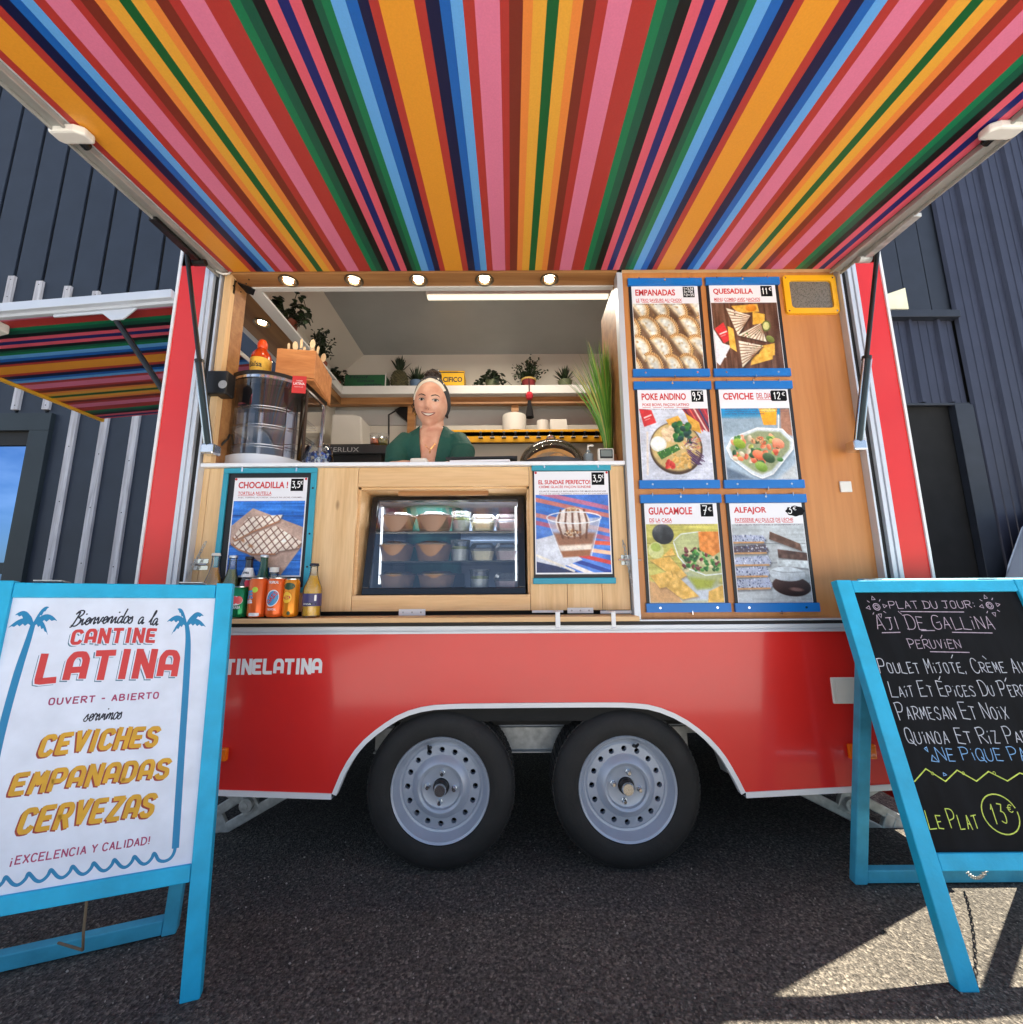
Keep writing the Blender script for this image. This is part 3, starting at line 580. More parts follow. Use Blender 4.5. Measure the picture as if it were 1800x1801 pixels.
aw.fbox(FA, -1.37, 1.36, .0, LEN, -.03, -.004); awn = aw.build('awning', M['white_trim'], tr)
# the green stripe of one repeat sits at X = -0.924; find where the sequence starts
U = .928/sum(k for _, k in per); pre = sum(k for _, k in per[:12])+per[12][1]/2
stripe_mesh('striped_lining', FA, -1.335, 1.315, .004, LEN-.02, .001, -.924-pre*U, 1, awn, 1.0)
for s, x0, x1 in ((-1, -1.372, -1.337), (1, 1.317, 1.362)):
    g = MB(); g.fbox(FA, x0, x1, .0, LEN, -.034, .012); xi = x1 if s < 0 else x0
    g.fbox(FA, xi-.004, xi+.004, .0, LEN, .012, .020); g.fbox(FA, (x0 if s < 0 else x1)-.003, (x0 if s < 0 else x1)+.003, .0, LEN, .012, .024); g.build('edge_rail', mat('awning_rail', (168, 168, 164), .4, metal=.3), awn, bevel=.002)
g = MB(); g.fbox(FA, -1.372, 1.362, LEN, LEN+.03, -.034, .02); g.build('front_rail', M['alu_pale'], awn, bevel=.002)
g = MB(); g.tube([(-1.345, -.02, HZ+.01), (1.33, -.02, HZ+.01)], .012, 10); g.build('hinge', M['alu'], awn)
for x in (-1.335, 1.312):
    g = MB(); s = 1 if x > 0 else -1
    pr = [(-.046, -.022), (.040, -.022), (.050, -.010), (.050, .022), (-.022, .022), (-.046, .010)]; pr = [(s*a, b) for a, b in pr]
    g.prism(Fr(FA(x, .668, .0), FA.u, FA.v), [(k, q) for k, q in pr], .003, .028); b = g.build('outline_lamp', M['white_plastic'], awn, bevel=.006)
    g = MB(); g.tube([FA(x-.008*s, .648, .018), FA(x-.008*s, .632, .020)], .013, 14); g.build('lamp_lens', mat('smoked_lens', (26, 26, 26), .15), b)
for s in (-1, 1):
    X = -1.372 if s < 0 else 1.372
    g = MB(); p0 = FA(X, .35, .02); p1 = FA(X, .10, .03); g.bar(p0, p1, .03, .014, (0, 0, 1)); g.tube([FA(X+.02*s, .12, .035), FA(X-.03*s, .12, .035)], .014, 10); g.build('strut_bracket', M['black'] if s < 0 else M['galv'], awn, bevel=.002)
    t0 = A3(X*1.02, -.15, 2.335); t1 = A3(s*1.30, -.035, 1.555); mid = t0+(t1-t0)*.57
    g = MB(); g.tube([t0, mid], .0085, 12); st = g.build('gas_strut', M['black'], awn, smooth=40)
    g = MB(); g.tube([mid, t1], .0145, 14, 0); g.tube([mid+(t0-mid)*.0, mid+(t0-mid)*.03], .017, 12, 1); g.build('strut_cylinder', [mat('dark_satin_metal', (60, 68, 70), .28, metal=.8), M['black']], st, smooth=40)
    g = MB()
    for dx in (-.014, .0145): g.tube([mid+A3(dx, -.006, 0), t1+A3(dx, -.006, 0)], .0035, 8)
    g.build('strut_rods', M['chrome'], st, smooth=40)
    g = MB(); g.box(t1[0]-.026, t1[0]+.026, -.05, -.0, t1[2]-.03, t1[2]+.012); g.build('strut_foot', M['chrome'], st, bevel=.006)
g = MB(); g.tube([FA(-1.36, .03, .014), (-1.335, -.03, 2.335), (-1.315, -.02, 2.345), (-1.322, -.0, 2.37)], .004, 8); g.build('lamp_cable', M['white_plastic'], awn, smooth=50)

# ---- side hatch awning on the left end
DS = R(5); FS = Fr((-1.55, 0, 2.236), (0, 1, 0), (-math.cos(DS), 0, -math.sin(DS)))   # a along Y, b outwards, n down/up
if FS.n[2] > 0: FS.n = -FS.n
g = MB(); g.fbox(FS, .0, 1.07, .0, 1.30, -.03, -.004); sa = g.build('side_awning', M['white_trim'], tr)
stripe_mesh('striped_lining', FS, .028, 1.06, .0, 1.29, .001, -.47, 1, sa, .90)
g = MB(); g.fbox(FS, -.022, .0, .0, 1.30, -.036, .004); g.fbox(FS, .0, .02, .0, 1.30, -.004, .016); g.fbox(FS, .0225, .028, .0, 1.30, -.002, .010); g.build('edge_rail', M['alu_pale'], sa, bevel=.002)
g = MB(); g.fbox(FS, -.02, 1.08, 1.295, 1.312, -.03, .014); g.build('front_rail', mat('gold_edge_strip', (252, 190, 60), .4), sa)
g = MB(); g.prism(Fr(FS(.012, .19, .017), FS.v, FS.n), [(-.02, .0), (.34, .0), (.34, .012), (.13, .014), (.09, .05), (.04, .05)], -.004, .004); g.build('strut_bracket', M['alu_pale'], sa, bevel=.002)
p = FS(.02, .27, .055); g = MB(); g.tube([p, (-1.56, .05, 1.80)], .012, 10); g.build('gas_strut', M['black'], sa, smooth=40)
p = FS(.05, .845, .012); g = MB(); g.prism(Fr(p, FS.v, FS.u), [(-.05, -.04), (.06, -.04), (.06, .03), (.0, .04), (-.05, .03)], -.012, .03); g.build('outline_lamp', M['white_plastic'], sa, bevel=.006)

# ---- counter, fridge bay, menu wall, divider
YF = .03
def P2(x, y, Y=YF): q = W(x, y, Y); return q[0], q[2]
MB().box(-1.372, .374, .008, .56, 1.486, 1.502).build('counter_top', mat('white_counter', (232, 236, 244), .3, var=.02), tr, bevel=.003)
bays = [(-1.362, -1.335, .905, 1.485, 'pine'), (-1.3335, -1.06, .905, 1.485, 'pine'), (-1.0585, -.722, .905, 1.485, 'pine'), (-.720, -.020, 1.404, 1.485, 'pine_x'), (-.720, -.020, .905, .966, 'pine_x'), (-.0185, .125, .905, 1.485, 'pine'), (.1265, .262, .905, 1.485, 'pine'), (.2635, .372, .905, 1.485, 'pine')]
for x0, x1, z0, z1, k in bays: MB().box(x0, x1, YF, YF+.022, z0, z1).build('front_plank', M[k], tr, bevel=.0015)
g = MB(); g.box(-.722, -.712, YF+.02, .5, .966, 1.404); g.box(-.028, -.018, YF+.02, .5, .966, 1.404); g.box(-.722, -.018, YF+.02, .5, 1.396, 1.404); g.box(-.722, -.018, YF+.02, .5, .958, .966); g.build('fridge_bay', M['pine_x'], tr)
MB().box(-.722, -.018, .5, .51, .95, 1.41).build('bay_back', M['dark'], tr)
MB().box(-1.36, .372, -.085, YF+.02, .8705, .888).build('drop_shelf', M['pine_x'], tr, bevel=.002)
MB().box(-1.5, .374, .052, .07, .55, .96).build('counter_base', M['dark'], tr)
g = MB(); g.box(.402, 1.357, YF, YF+.015, .866, 2.378); g.build('menu_wall', M['ply'], tr)
g = MB(); g.box(.377, .4015, .0, YF+.02, .866, 2.385); g.build('divider_strip', M['alu_pale'], tr, bevel=.001)
g = MB(); g.box(.383, .402, YF+.02, .36, 1.50, 2.36); g.build('divider_panel', M['soffit'], tr)
g = MB(); g.box(.377, 1.357, -.003, .03, 2.3785, 2.384); g.build('menu_wall_lip', mat('warm_brass_lip', (236, 200, 150), .4), tr)
# hinge plates, hasps, shelf clips
def plate(x0, y0, x1, y1, n, name='hinge_plate', Y=YF, mt='white_trim'):
    a, b = W(x0, y0, Y), W(x1, y1, Y); g = MB(); g.box(a[0], b[0], Y-.003, Y, b[2], a[2]); F = wall(Y-.0034)
    for i in range(n): g.disc(F, a[0]+(b[0]-a[0])*(i+.5)/n, (a[2]+b[2])/2, .0035, 0, 10, 1)
    return g.build(name, [M[mt], M['galv']], tr, bevel=.001)
plate(702, 1071.5, 748.5, 1082.5, 3); plate(998, 1069, 1044, 1078.5, 3)
for a in ((936, 1073.5, 991, 1077.5), (1056, 1074, 1112, 1079)): plate(*a, 0, 'shelf_slat')
for x in (981.5, 1079.5):
    g = MB(); a, b = W(x-4.5, 1076, -.088), W(x+4.5, 1106, -.088); g.box(a[0], b[0], -.091, -.088, b[2], a[2]); g.box(a[0], b[0], -.09, -.0, a[2]-.003, a[2]); g.box(a[0], b[0], -.10, -.091, b[2], b[2]+.004); g.build('shelf_clip', M['white_trim'], tr, bevel=.001)
for sx, (x0, y0, x1, y1) in ((-1, (343, 983, 366, 1003)), (1, (1092, 976, 1114, 994))):
    a, b = W(x0, y0, YF), W(x1, y1, YF); g = MB(); zm = (a[2]+b[2])/2
    g.box(a[0], b[0], YF-.004, YF, zm+.004, a[2]); g.box(a[0], b[0], YF-.004, YF, b[2], zm-.004); g.tube([(a[0]-.012, YF-.01, zm), (b[0]+(.03 if sx > 0 else 0), YF-.01, zm)], .0045, 10)
    g.build('bolt_latch', M['chrome'], tr, bevel=.001)
def chain(p, q, sag, parent, n=18):
    p, q = A3(*p), A3(*q); g = MB()
    for i in range(n):
        t = (i+.5)/n; c = p+(q-p)*t; c[2] -= sag*4*t*(1-t); d = (q-p)/n; L_ = np.linalg.norm(d)*.78; d /= np.linalg.norm(d); s = np.cross(d, A3(0, 1, 0)) if i % 2 else A3(0, 1, 0)
        s = s/np.linalg.norm(s); g.tube([c+d*L_*math.cos(a)+s*.0048*math.sin(a) for a in np.linspace(0, 2*math.pi, 10, endpoint=False)], .0014, 5, closed=True)
    return g.build('safety_chain', M['galv'], parent, smooth=50)
chain(W(362, 953, .012), W(318, 1034, .006), .004, tr); chain(W(1096, 951, .012), W(1126, 1084, .008), .006, tr, 24)

# ---- soffit with downlights, corner post, side window head
MB().box(-1.366, .40, .0, .083, 2.358, 2.376).build('soffit_plank', M['soffit'], tr)
MB().box(-1.50, -1.312, .084, .98, 2.358, 2.376).build('side_soffit', M['soffit_y'], tr)
g = MB(); g.box(-1.312, .384, .0835, .108, 2.352, 2.364); g.build('soffit_trim', M['shelf_white'], tr)
g = MB(); g.box(-1.3115, -1.247, .108, .98, 2.352, 2.364); g.build('side_soffit_trim', M['shelf_white'], tr)
MB().box(-1.5, -1.36, .95, 1.3595, 2.43, 2.497).build('shelf_return', M['shelf_white'], tr, bevel=.003)
MB().box(-1.5, -1.39, .95, 1.4195, 2.377, 2.4295).build('return_rail', M['soffit_y'], tr)
g = MB(); g.box(-1.357, -1.318, .03, .115, 1.502, 2.357); g.build('wooden_post', M['soffit'], tr, bevel=.002)
g = MB(); g.box(-1.345, -1.315, -.0, .03, 1.502, 2.357); g.build('post_plank', M['pine'], tr)
g = MB(); g.box(-1.338, -1.315, .018, .03, 2.28, 2.35); g.bar((-1.34, .06, 2.352), (-1.28, .11, 2.352), .05, .006)
for i in range(8): g.tube([(-1.33+.05*(i % 2)+.005*i, .010, 2.27+.01*i), (-1.33+.05*(i % 2)+.005*i, .0125, 2.27+.01*i)], .003, 6)
g.build('angle_bracket', M['black'], tr)
M['lamp_on'] = emit('lit_halogen', (1.0, .80, .52), 26.0); M['lamp_ring'] = mat('satin_nickel_ring', (120, 108, 92), .3, metal=.9)
def downlight(x, y, z, on=True):
    g = MB(); g.lathe([(.041, .004), (.042, -.003), (.036, -.006), (.029, -.002), (.027, .006)], (x, y, z), 28); d = g.build('downlight', M['lamp_ring'], tr, smooth=40)
    b = MB(); b.lathe([(.027, .002), (.016, -.001), (.001, -.002)], (x, y, z), 20); b.build('bulb', M['lamp_on'], d, smooth=40)
    ld = bpy.data.lights.new('halogen', 'SPOT'); lo = bpy.data.objects.new('halogen', ld); COL.objects.link(lo); ld.energy = .22; ld.color = (1, .78, .5); ld.spot_size = R(100); ld.spot_blend = .8; ld.shadow_soft_size = .02
    lo.location = (x, y, z-.012); lo.parent = d
for x in (503, 620, 735, 852, 967): q = Wz(x, 487.5, 2.358); downlight(q[0], .042, 2.358)
q = Wz(461, 567, 2.358); downlight(q[0], q[1], 2.358)
downlight(q[0], .80, 2.358)
# LED batten on the ceiling
a, b = Wz(749, 523, 2.83), Wz(1073, 522, 2.83)
g = MB(); g.box(a[0], b[0], a[1]-.012, a[1]+.05, 2.845, 2.886); ld_ = g.build('light_batten', M['white_plastic'], tr, bevel=.006)
g = MB(); g.box(a[0]+.01, b[0]-.01, a[1]-.010, a[1]+.026, 2.825, 2.8445); g.build('diffuser', emit('lit_diffuser', (1.0, .84, .60), .36), ld_, bevel=.006)
al = bpy.data.lights.new('batten_glow', 'AREA'); ao = bpy.data.objects.new('batten_glow', al); COL.objects.link(ao); al.shape = 'RECTANGLE'; al.size = 1.1; al.size_y = .06; al.energy = 3.6; al.color = (1, .9, .74)
ao.location = ((a[0]+b[0])/2, a[1]+.01, 2.815); ao.parent = ld_

# ---- inside shelves and fittings
g = MB(); g.box(-1.5, 1.5, 1.36, 1.60, 2.43, 2.497); g.build('back_shelf', M['shelf_white'], tr, bevel=.003)
g = MB(); g.box(-1.5, 1.5, 1.42, 1.47, 2.375, 2.43); g.build('shelf_rail', M['soffit'], tr)
for (x, z0, z1) in ((W(723, 740, 1.45)[0], 1.9, 2.40), (W(906, 718, 1.5)[0], 2.20, 2.40)): MB().box(x-.028, x+.028, 1.45, 1.50, z0, z1).build('wall_batten', M['soffit'], tr)
g = MB(); g.box(-1.5, 1.5, 1.575, 1.60, 1.9, 2.262); g.build('wall_panel', M['cream'], tr, bevel=.003)
g = MB(); g.box(-1.5, 1.5, 1.585, 1.60, 2.268, 2.40); g.build('upper_wall_panel', M['shelf_white'], tr, bevel=.003)
g = MB(); g.box(-.70, 1.3, 1.10, 1.57, 2.00, 2.03); g.build('low_shelf', M['dark'], tr)
g = MB(); g.box(-.70, 1.3, 1.20, 1.57, 1.60, 1.98); g.build('lower_cabinet', M['cream'], tr)
a, b = W(834, 757.5, 1.12), W(1062, 778, 1.12)
g = MB(); g.box(-.56, b[0], 1.10, 1.12, b[2], a[2]); ys = g.build('ticket_rail', M['yellow'], tr, bevel=.002)
for k in range(11):
    x = W(846+20.3*k, 768, 1.10)[0]; g = MB(); z = b[2]+.027
    g.box(x-.016, x+.016, 1.085, 1.10, z, z+.007, 1); g.box(x-.013, x+.013, 1.08, 1.10, z-.004, z-.0002, 0); g.box(x-.006, x+.006, 1.09, 1.10, z+.008, z+.038, 0); g.tube([(x-.008, 1.088, z+.036), (x+.008, 1.088, z+.036)], .008, 8, 0)
    g.build('ticket_clip', [M['black'], M['shelf_white']], ys)
g = MB(); g.tube([W(973, 705, 1.47), W(985, 701.5, 1.47), W(996, 705, 1.47), W(1007, 710, 1.47)], .003, 6); g.build('loose_cable', M['white_plastic'], tr, smooth=60)
MB().box(-1.5, .37, .56, 1.1, .55, 1.2).build('work_cabinet', M['dark'], tr)
# socket on the post, white switch on the menu wall
a, b = W(372, 657, .0), W(404, 697, .0)
g = MB(); g.box(a[0], b[0], -.028, .03, b[2], a[2]); s = g.build('socket_box', M['black'], tr, bevel=.006)
g = MB(); c = W(392, 676, -.029); g.lathe([(.018, -.002), (.016, -.003), (.001, -.003)], (c[0], -.028, c[2]), 20, axis='y'); g.build('socket_face', mat('pale_socket', (150, 152, 156), .4), s)
a, b = W(1475, 847, YF), W(1498, 866, YF); MB().box(a[0], b[0], YF-.008, YF, b[2], a[2]).build('wall_switch', M['white_plastic'], tr, bevel=.003)
g = MB(); g.tube([W(383, 790, .06), W(394, 778, .06), W(401, 772, .07), W(404, 764, .08)], .004, 6); g.build('power_cable', M['black'], tr, smooth=60)
# yellow loudspeaker-style vent
a, b = W(1376.5, 485, YF), W(1473, 550, YF); x0, x1, z0, z1 = 1.119, 1.357, 2.168, 2.354
def rrect(x0, x1, z0, z1, r, n=6):
    P = []
    for cx, cz, a0 in ((x1-r, z1-r, 0), (x0+r, z1-r, 90), (x0+r, z0+r, 180), (x1-r, z0+r, 270)):
        P += [(cx+r*math.cos(R(a0+90*i/n)), cz+r*math.sin(R(a0+90*i/n))) for i in range(n+1)]
    return P
F3 = wall(YF); o1 = rrect(x0, x1-.004, z0, z1, .014); o2 = rrect(x0+.026, x1-.026, z0+.026, z1-.026, .016)
g = MB(); n = len(o1); g.add([F3(*p, .012) for p in o1]+[F3(*p, .012) for p in o2]+[F3(*p, 0) for p in o1]+[F3(*p, .002) for p in o2], [(i, (i+1) % n, n+(i+1) % n, n+i) for i in range(n)]+[(i, i+2*n, (i+1) % n+2*n, (i+1) % n) for i in range(n)]+[(n+i, n+(i+1) % n, 3*n+(i+1) % n, 3*n+i) for i in range(n)])
for cx, cz in ((x0+.012, z0+.012), (x1-.016, z0+.012), (x0+.012, z1-.012), (x1-.016, z1-.012)): g.disc(F3, cx, cz, .004, .0125, 10, 1)
ve = g.build('air_vent', [M['yellow'], M['chrome']], tr, smooth=30)
def mesh_mat():
    m, t, p = nodes('perforated_grille'); l = t.links.new; N = t.nodes.new; tc = N('ShaderNodeTexCoord')
    v = N('ShaderNodeTexVoronoi'); v.inputs['Scale'].default_value = 170; v.inputs['Randomness'].default_value = .25; l(tc.outputs['Object'], v.inputs['Vector'])
    r = N('ShaderNodeValToRGB'); r.color_ramp.elements[0].position = .28; r.color_ramp.elements[0].color = (.015, .015, .015, 1); r.color_ramp.elements[1].position = .5; r.color_ramp.elements[1].color = (.20, .18, .155, 1)
    l(v.outputs['Distance'], r.inputs['Fac']); l(r.outputs['Color'], p.inputs['Base Color']); p.inputs['Roughness'].default_value = .5; return m
MB().poly([F3(*p, .004) for p in rrect(x0+.022, x1-.022, z0+.022, z1-.022, .016)]).build('vent_grille', mesh_mat(), ve)

# ================================================================== THINGS IN THE TRAILER
ZC = 1.5025
# display fridge in the bay
M['fridge_glass'] = glass('display_fridge_glass', (.94, .97, 1.0), refl=4.0)
M['bezel'] = mat('black_fridge_bezel', (16, 17, 22), .25, coat=.3)
fr = thing('display_fridge', 'black countertop display fridge with lit glass front, built into the wood counter', 'display fridge', (-.36, .25, .966))
x0, x1, zb, zt = -.695, -.036, .967, 1.385
def fy(z): return .062+(z-zb)/(zt-zb)*.085
FG = Fr((0, fy(zb), zb), (1, 0, 0), (0, .085, zt-zb)); FG.v = FG.v/np.linalg.norm(FG.v); HL = math.hypot(.085, zt-zb)
g = MB(); g.fbox(FG, x0, x1, 0, .028, -.02, .004); g.fbox(FG, x0, -.668, .028, HL, -.02, .004); g.fbox(FG, -.066, x1, .028, HL, -.02, .004); g.fbox(FG, -.668, -.066, HL-.020, HL, -.02, .004); g.build('fridge_frame', M['bezel'], fr, bevel=.002)
g = MB(); g.box(x0, x0+.012, .16, .48, zb, zt-.002); g.box(x1-.012, x1, .16, .48, zb, zt-.002); g.box(x0, x1, .47, .485, zb, zt-.002); g.box(x0, x1, .17, .48, zt-.014, zt-.003); g.build('fridge_body', mat('fridge_inside', (112, 112, 122), .4), fr)
g = MB(); g.box(x0+.012, x1-.012, .075, .47, zb+.003, zb+.012); g.build('fridge_floor', mat('pale_fridge_floor', (150, 160, 180), .35), fr)
g = MB(); g.box(x0+.10, x1-.02, .462, .469, 1.19, 1.325); g.build('rear_window', mat('pale_rear_window', (188, 206, 232), .2), fr)
for zz in (1.10, 1.225): 
    g = MB(); g.box(x0+.013, x1-.013, .13, .45, zz, zz+.004); g.build('glass_shelf', glass('shelf_glass', (.72, .76, .8), refl=1.0), fr)
    g = MB(); g.box(x0+.013, x1-.013, .124, .13, zz-.002, zz+.006); g.build('shelf_edge', M['bezel'], fr)
for xx in (x0+.052, x1-.038):
    g = MB(); g.box(xx-.004, xx+.004, .12, .127, 1.01, 1.335); g.build('led_strip', emit('lit_fridge_led', (.92, .96, 1), .4), fr)
g = MB(); g.add([FG(-.667, .029, -.002), FG(-.067, .029, -.002), FG(-.067, HL-.021, -.002), FG(-.667, HL-.021, -.002)], [(0, 1, 2, 3)]); g.build('glass_front', M['fridge_glass'], fr)
g = MB(); g.box(-.57, -.19, .09, .10, 1.378, 1.396); g.build('lift_rail', M['soffit'], fr)
al = bpy.data.lights.new('fridge_glow', 'AREA'); ao = bpy.data.objects.new('fridge_glow', al); COL.objects.link(ao); al.shape = 'RECTANGLE'; al.size = .5; al.size_y = .05; al.energy = 1.1; al.color = (.95, .97, 1); ao.location = (0, -.05, .40); ao.parent = fr
M['kraft'] = mat('kraft_bowl', (146, 116, 98), .6, var=.06); M['lid'] = glass('clear_lid', (.93, .94, .95), refl=1.2, rough=.05, haze=.1); M['cream_food'] = mat('cream_dessert', (238, 224, 186), .6, var=.12, scale=60)
M['white_food'] = mat('white_chia_cream', (226, 226, 220), .6, var=.12, scale=90); M['green_food'] = mat('green_topping', (140, 150, 70), .6, var=.3, scale=120); M['mauve_food'] = mat('pale_mauve_cake', (200, 172, 176), .6, var=.12, scale=60)
def bowl(x, y, z, k=1.0, lab=''):
    t = thing('kraft_bowl', lab, 'bowl', (x, y, z), 'kraft bowls in the display fridge')
    lathe_obj('bowl_side', [(.001, .0), (.060*k, .0), (.074*k, .064), (.077*k, .066), (.077*k, .069), (.07*k, .064)], (x, y, z), M['kraft'], t, 36)
    lathe_obj('lid', [(.079*k, .066), (.079*k, .073), (.066*k, .075), (.056*k, .083), (.001, .084)], (x, y, z), M['lid'], t, 36); return t
def cup(x, y, z, lab):
    t = thing('dessert_cup', lab, 'cup', (x, y, z), 'dessert cups in the display fridge')
    lathe_obj('filling', [(.001, .002), (.034, .002), (.037, .05), (.001, .05)], (x, y, z), M['white_food'], t, 24); lathe_obj('topping', [(.037, .0502), (.037, .062), (.001, .064)], (x, y, z), M['green_food'], t, 24)
    lathe_obj('cup_side', [(.036, .0), (.042, .082), (.044, .084), (.044, .090), (.001, .091)], (x, y, z), M['lid'], t, 24)
def tub(x, y, z, food, lab):
    t = thing('dessert_box', lab, 'food box', (x, y, z), 'clear dessert boxes in the display fridge')
    def fr_(r0, r1, h0, h1): 
        g = MB(); V = []
        for r, h in ((r0, h0), (r1, h1)): V += [(x+r*a, y+r*b, z+h) for a, b in ((-1, -.7), (-.7, -1), (.7, -1), (1, -.7), (1, .7), (.7, 1), (-.7, 1), (-1, .7))]
        g.add(V, [(i, (i+1) % 8, 8+(i+1) % 8, 8+i) for i in range(8)]+[tuple(range(8, 16)), tuple(range(7, -1, -1))]); return g
    fr_(.040, .047, .002, .04).build('filling', food, t); b = fr_(.043, .055, .0, .05); b.build('box_side', M['lid'], t); fr_(.056, .042, .052, .074).build('lid', M['lid'], t)
lv = [('top', 1.2295, .165), ('middle', 1.1045, .15), ('bottom', .9795, .14)]
for nm, z, y in lv:
    dx = 0 if nm != 'bottom' else .012
    bowl(-.587+dx, y+.01, z, .98, f'kraft paper bowl with clear lid at the left end of the {nm} fridge level')
    bowl(-.428+dx*1.5, y+.012, z, 1.04, f'kraft paper bowl with clear lid, second along the {nm} fridge level')
    cup(-.313+(.085 if nm == 'bottom' else 0), y+.01, z, f'clear cup of white cream with green topping on the {nm} fridge level')
    if nm != 'bottom': tub(-.215, y+.01, z, M['cream_food'], f'clear box of pale yellow dessert on the {nm} fridge level')
    tub(-.112, y+.01, z, M['mauve_food'], f'clear box of mauve dessert at the right end of the {nm} fridge level')

# hot display cabinet on the counter
WX, WY = -1.212, .235
M['warm_glass'] = glass('cabinet_glass', (.90, .90, .92), refl=3.0); M['brown_metal'] = mat('dark_bronze_metal', (84, 70, 62), .35, metal=.6)
wc = thing('warming_cabinet', 'curved glass warming cabinet with wire racks and black top, left on the counter', 'food warmer', (WX, WY, ZC))
def dplan(r_, n=20):   # D-shaped plan: curved front, flat back
    P = [(WX+.168*math.sin(t)*r_, WY-.02-.155*math.cos(t)*r_) for t in np.linspace(-math.pi/2, math.pi/2, n)]
    return P+[(WX+.168*r_, WY+.155*r_), (WX-.168*r_, WY+.155*r_)]
def dslab(r_, z0, z1):
    p = dplan(r_); n = len(p); g = MB(); g.add([(a, b, z0) for a, b in p]+[(a, b, z1) for a, b in p], [tuple(range(n-1, -1, -1)), tuple(range(n, 2*n))]+[(i, (i+1) % n, n+(i+1) % n, n+i) for i in range(n)]); return g
ZT = 1.918; CH = .15
dslab(1.03, ZC, ZC+.055).build('cabinet_base', M['alu_pale'], wc, smooth=35)
dslab(1.05, ZT, ZT+.016).build('cabinet_top', M['black'], wc, smooth=35); dslab(1.03, ZT-.014, ZT-.0005).build('top_band', M['chrome'], wc, smooth=35)
p = dplan(1.0)[:20]; g = MB(); g.add([(a, b, ZC+.056) for a, b in p]+[(a, b, ZT-.015) for a, b in p], [(i, i+1, 21+i, 20+i) for i in range(19)]); g.build('curved_pane', M['warm_glass'], wc, smooth=60)
for s in (-1, 1): g = MB(); x = WX+s*.1685; g.add([(x, WY-.02, ZC+.056), (x, WY+.155, ZC+.056), (x, WY+.155, ZT-.015), (x, WY-.02, ZT-.015)], [(0, 1, 2, 3)]); g.build('side_pane', M['warm_glass'], wc)
for x, y, n in ((-.166, -.035, 'brown_metal'), (.158, -.03, 'brown_metal'), (-.168, .15, 'black'), (.168, .15, 'chrome')):
    g = MB(); k = .014 if n == 'brown_metal' else .008; g.box(WX+x-k, WX+x+k, WY+y-.008, WY+y+.008, ZC+.055, ZT-.014); g.build('cabinet_post', M[n], wc, bevel=.002)
dslab(.98, ZT-.04, ZT-.0155).build('heater_housing', mat('dark_heater', (36, 34, 34), .4), wc)
for z in (1.61, 1.70, 1.785):
    g = MB(); pl = [(a, b, z) for a, b in dplan(.86)]; g.tube(pl, .0025, 6, closed=True)
    pl2 = [(a, b, z-.012) for a, b in dplan(.86)]; g.tube(pl2, .0016, 6, closed=True)
    for k in range(-9, 10):
        x = WX+.0148*k; y0 = WY-.02-.132*math.sqrt(max(0, 1-(k*.0148/.146)**2)); g.tube([(x, y0, z), (x, WY+.13, z)], .0012, 4)
    g.build('wire_rack', M['chrome'], wc, smooth=60)
g = MB()
for s in (-.12, .125): g.tube([(WX+s, WY-.118, ZC+.056), (WX+s, WY-.118, 1.79)], .0026, 6)
for z in (1.615, 1.705, 1.79): g.tube([(WX-.12, WY-.118, z), (WX+.125, WY-.118, z)], .0026, 6)
g.build('rack_frame', M['chrome'], wc, smooth=60)
for (xa, ya, xb, yb, ry) in ((514, 661, 538, 691, -.16), (407, 661, 419, 693, .9)):
    a, b = W(xa, ya, .07), W(xb, yb, .07); c, s = math.cos(ry), math.sin(ry); Fs = Fr(((a[0]+b[0])/2, .072 if ry < 0 else .19, b[2]), (c, -s if ry < 0 else -s, 0), (0, 0, 1)); h = a[2]-b[2]; w_ = h*.72
    g = MB(); g.fbox(Fs, -w_/2, w_/2, 0, h, -.001, .0005); k = g.build('red_card', M['t_coral'], wc); t = MB(); put_text(t, 'LATINA', Fs, -w_*.40, h*.48, w_*.8, h*.14, .0012, 0, .02); put_text(t, 'CANTINE', Fs, -w_*.22, h*.68, w_*.44, h*.07, .0012); put_text(t, 'food truck', Fs, -w_*.3, h*.34, w_*.6, h*.06, .0012); t.build('card_print', M['t_white'], k)

# hot sauce and cutlery crate on top of the warmer
def bottle(name, lab, cat, x, y, z, prof, liquid, body, cap, group=None, label=None, capz=None, n=24):
    t = thing(name, lab, cat, (x, y, z), group)
    lathe_obj('bottle_glass', prof, (x, y, z), body, t, n)
    if liquid: lathe_obj('drink', liquid[0], (x, y, z), liquid[1], t, n)
    if cap: lathe_obj('cap', cap[0], (x, y, z), cap[1], t, n)
    if label:
        o = lathe_obj('bottle_label', label[0], (x, y, z), label[1], t, n)
        if len(label) > 2:
            for (txt, h, hh, span, mt, ang) in label[2]:
                v, f = text_shape(txt, .02); r_ = label[0][0][0]+.0006; q = MB(); q.add([(x+r_*math.sin(ang+(a-.5)*span), y-r_*math.cos(ang+(a-.5)*span), z+h+b*hh) for a, b in v], f); q.build('label_print', mt, o)
    return t
M['sauce'] = mat('orange_red_sauce', (196, 62, 14), .2, var=.1, coat=.6); M['sauce_cap'] = mat('orange_cap', (232, 78, 22), .35)
zt = ZT+.0165; c = W(459, 640, .20)
bottle('sauce_bottle', 'orange-red hot sauce bottle with yellow label standing on the warming cabinet', 'sauce bottle', c[0], .20, zt, [(.001, .0), (.043, .0), (.045, .004), (.045, .13), (.041, .150), (.020, .180), (.018, .185)], None, M['sauce'], ([(.018, .183), (.021, .187), (.022, .208), (.014, .226), (.001, .230)], M['sauce_cap']), label=([(.0455, .04), (.0455, .122)], mat('yellow_sauce_label', (228, 184, 76), .5, var=.2, scale=40), [('Salsa', .072, .026, 1.3, M['t_navy'], 0)]))
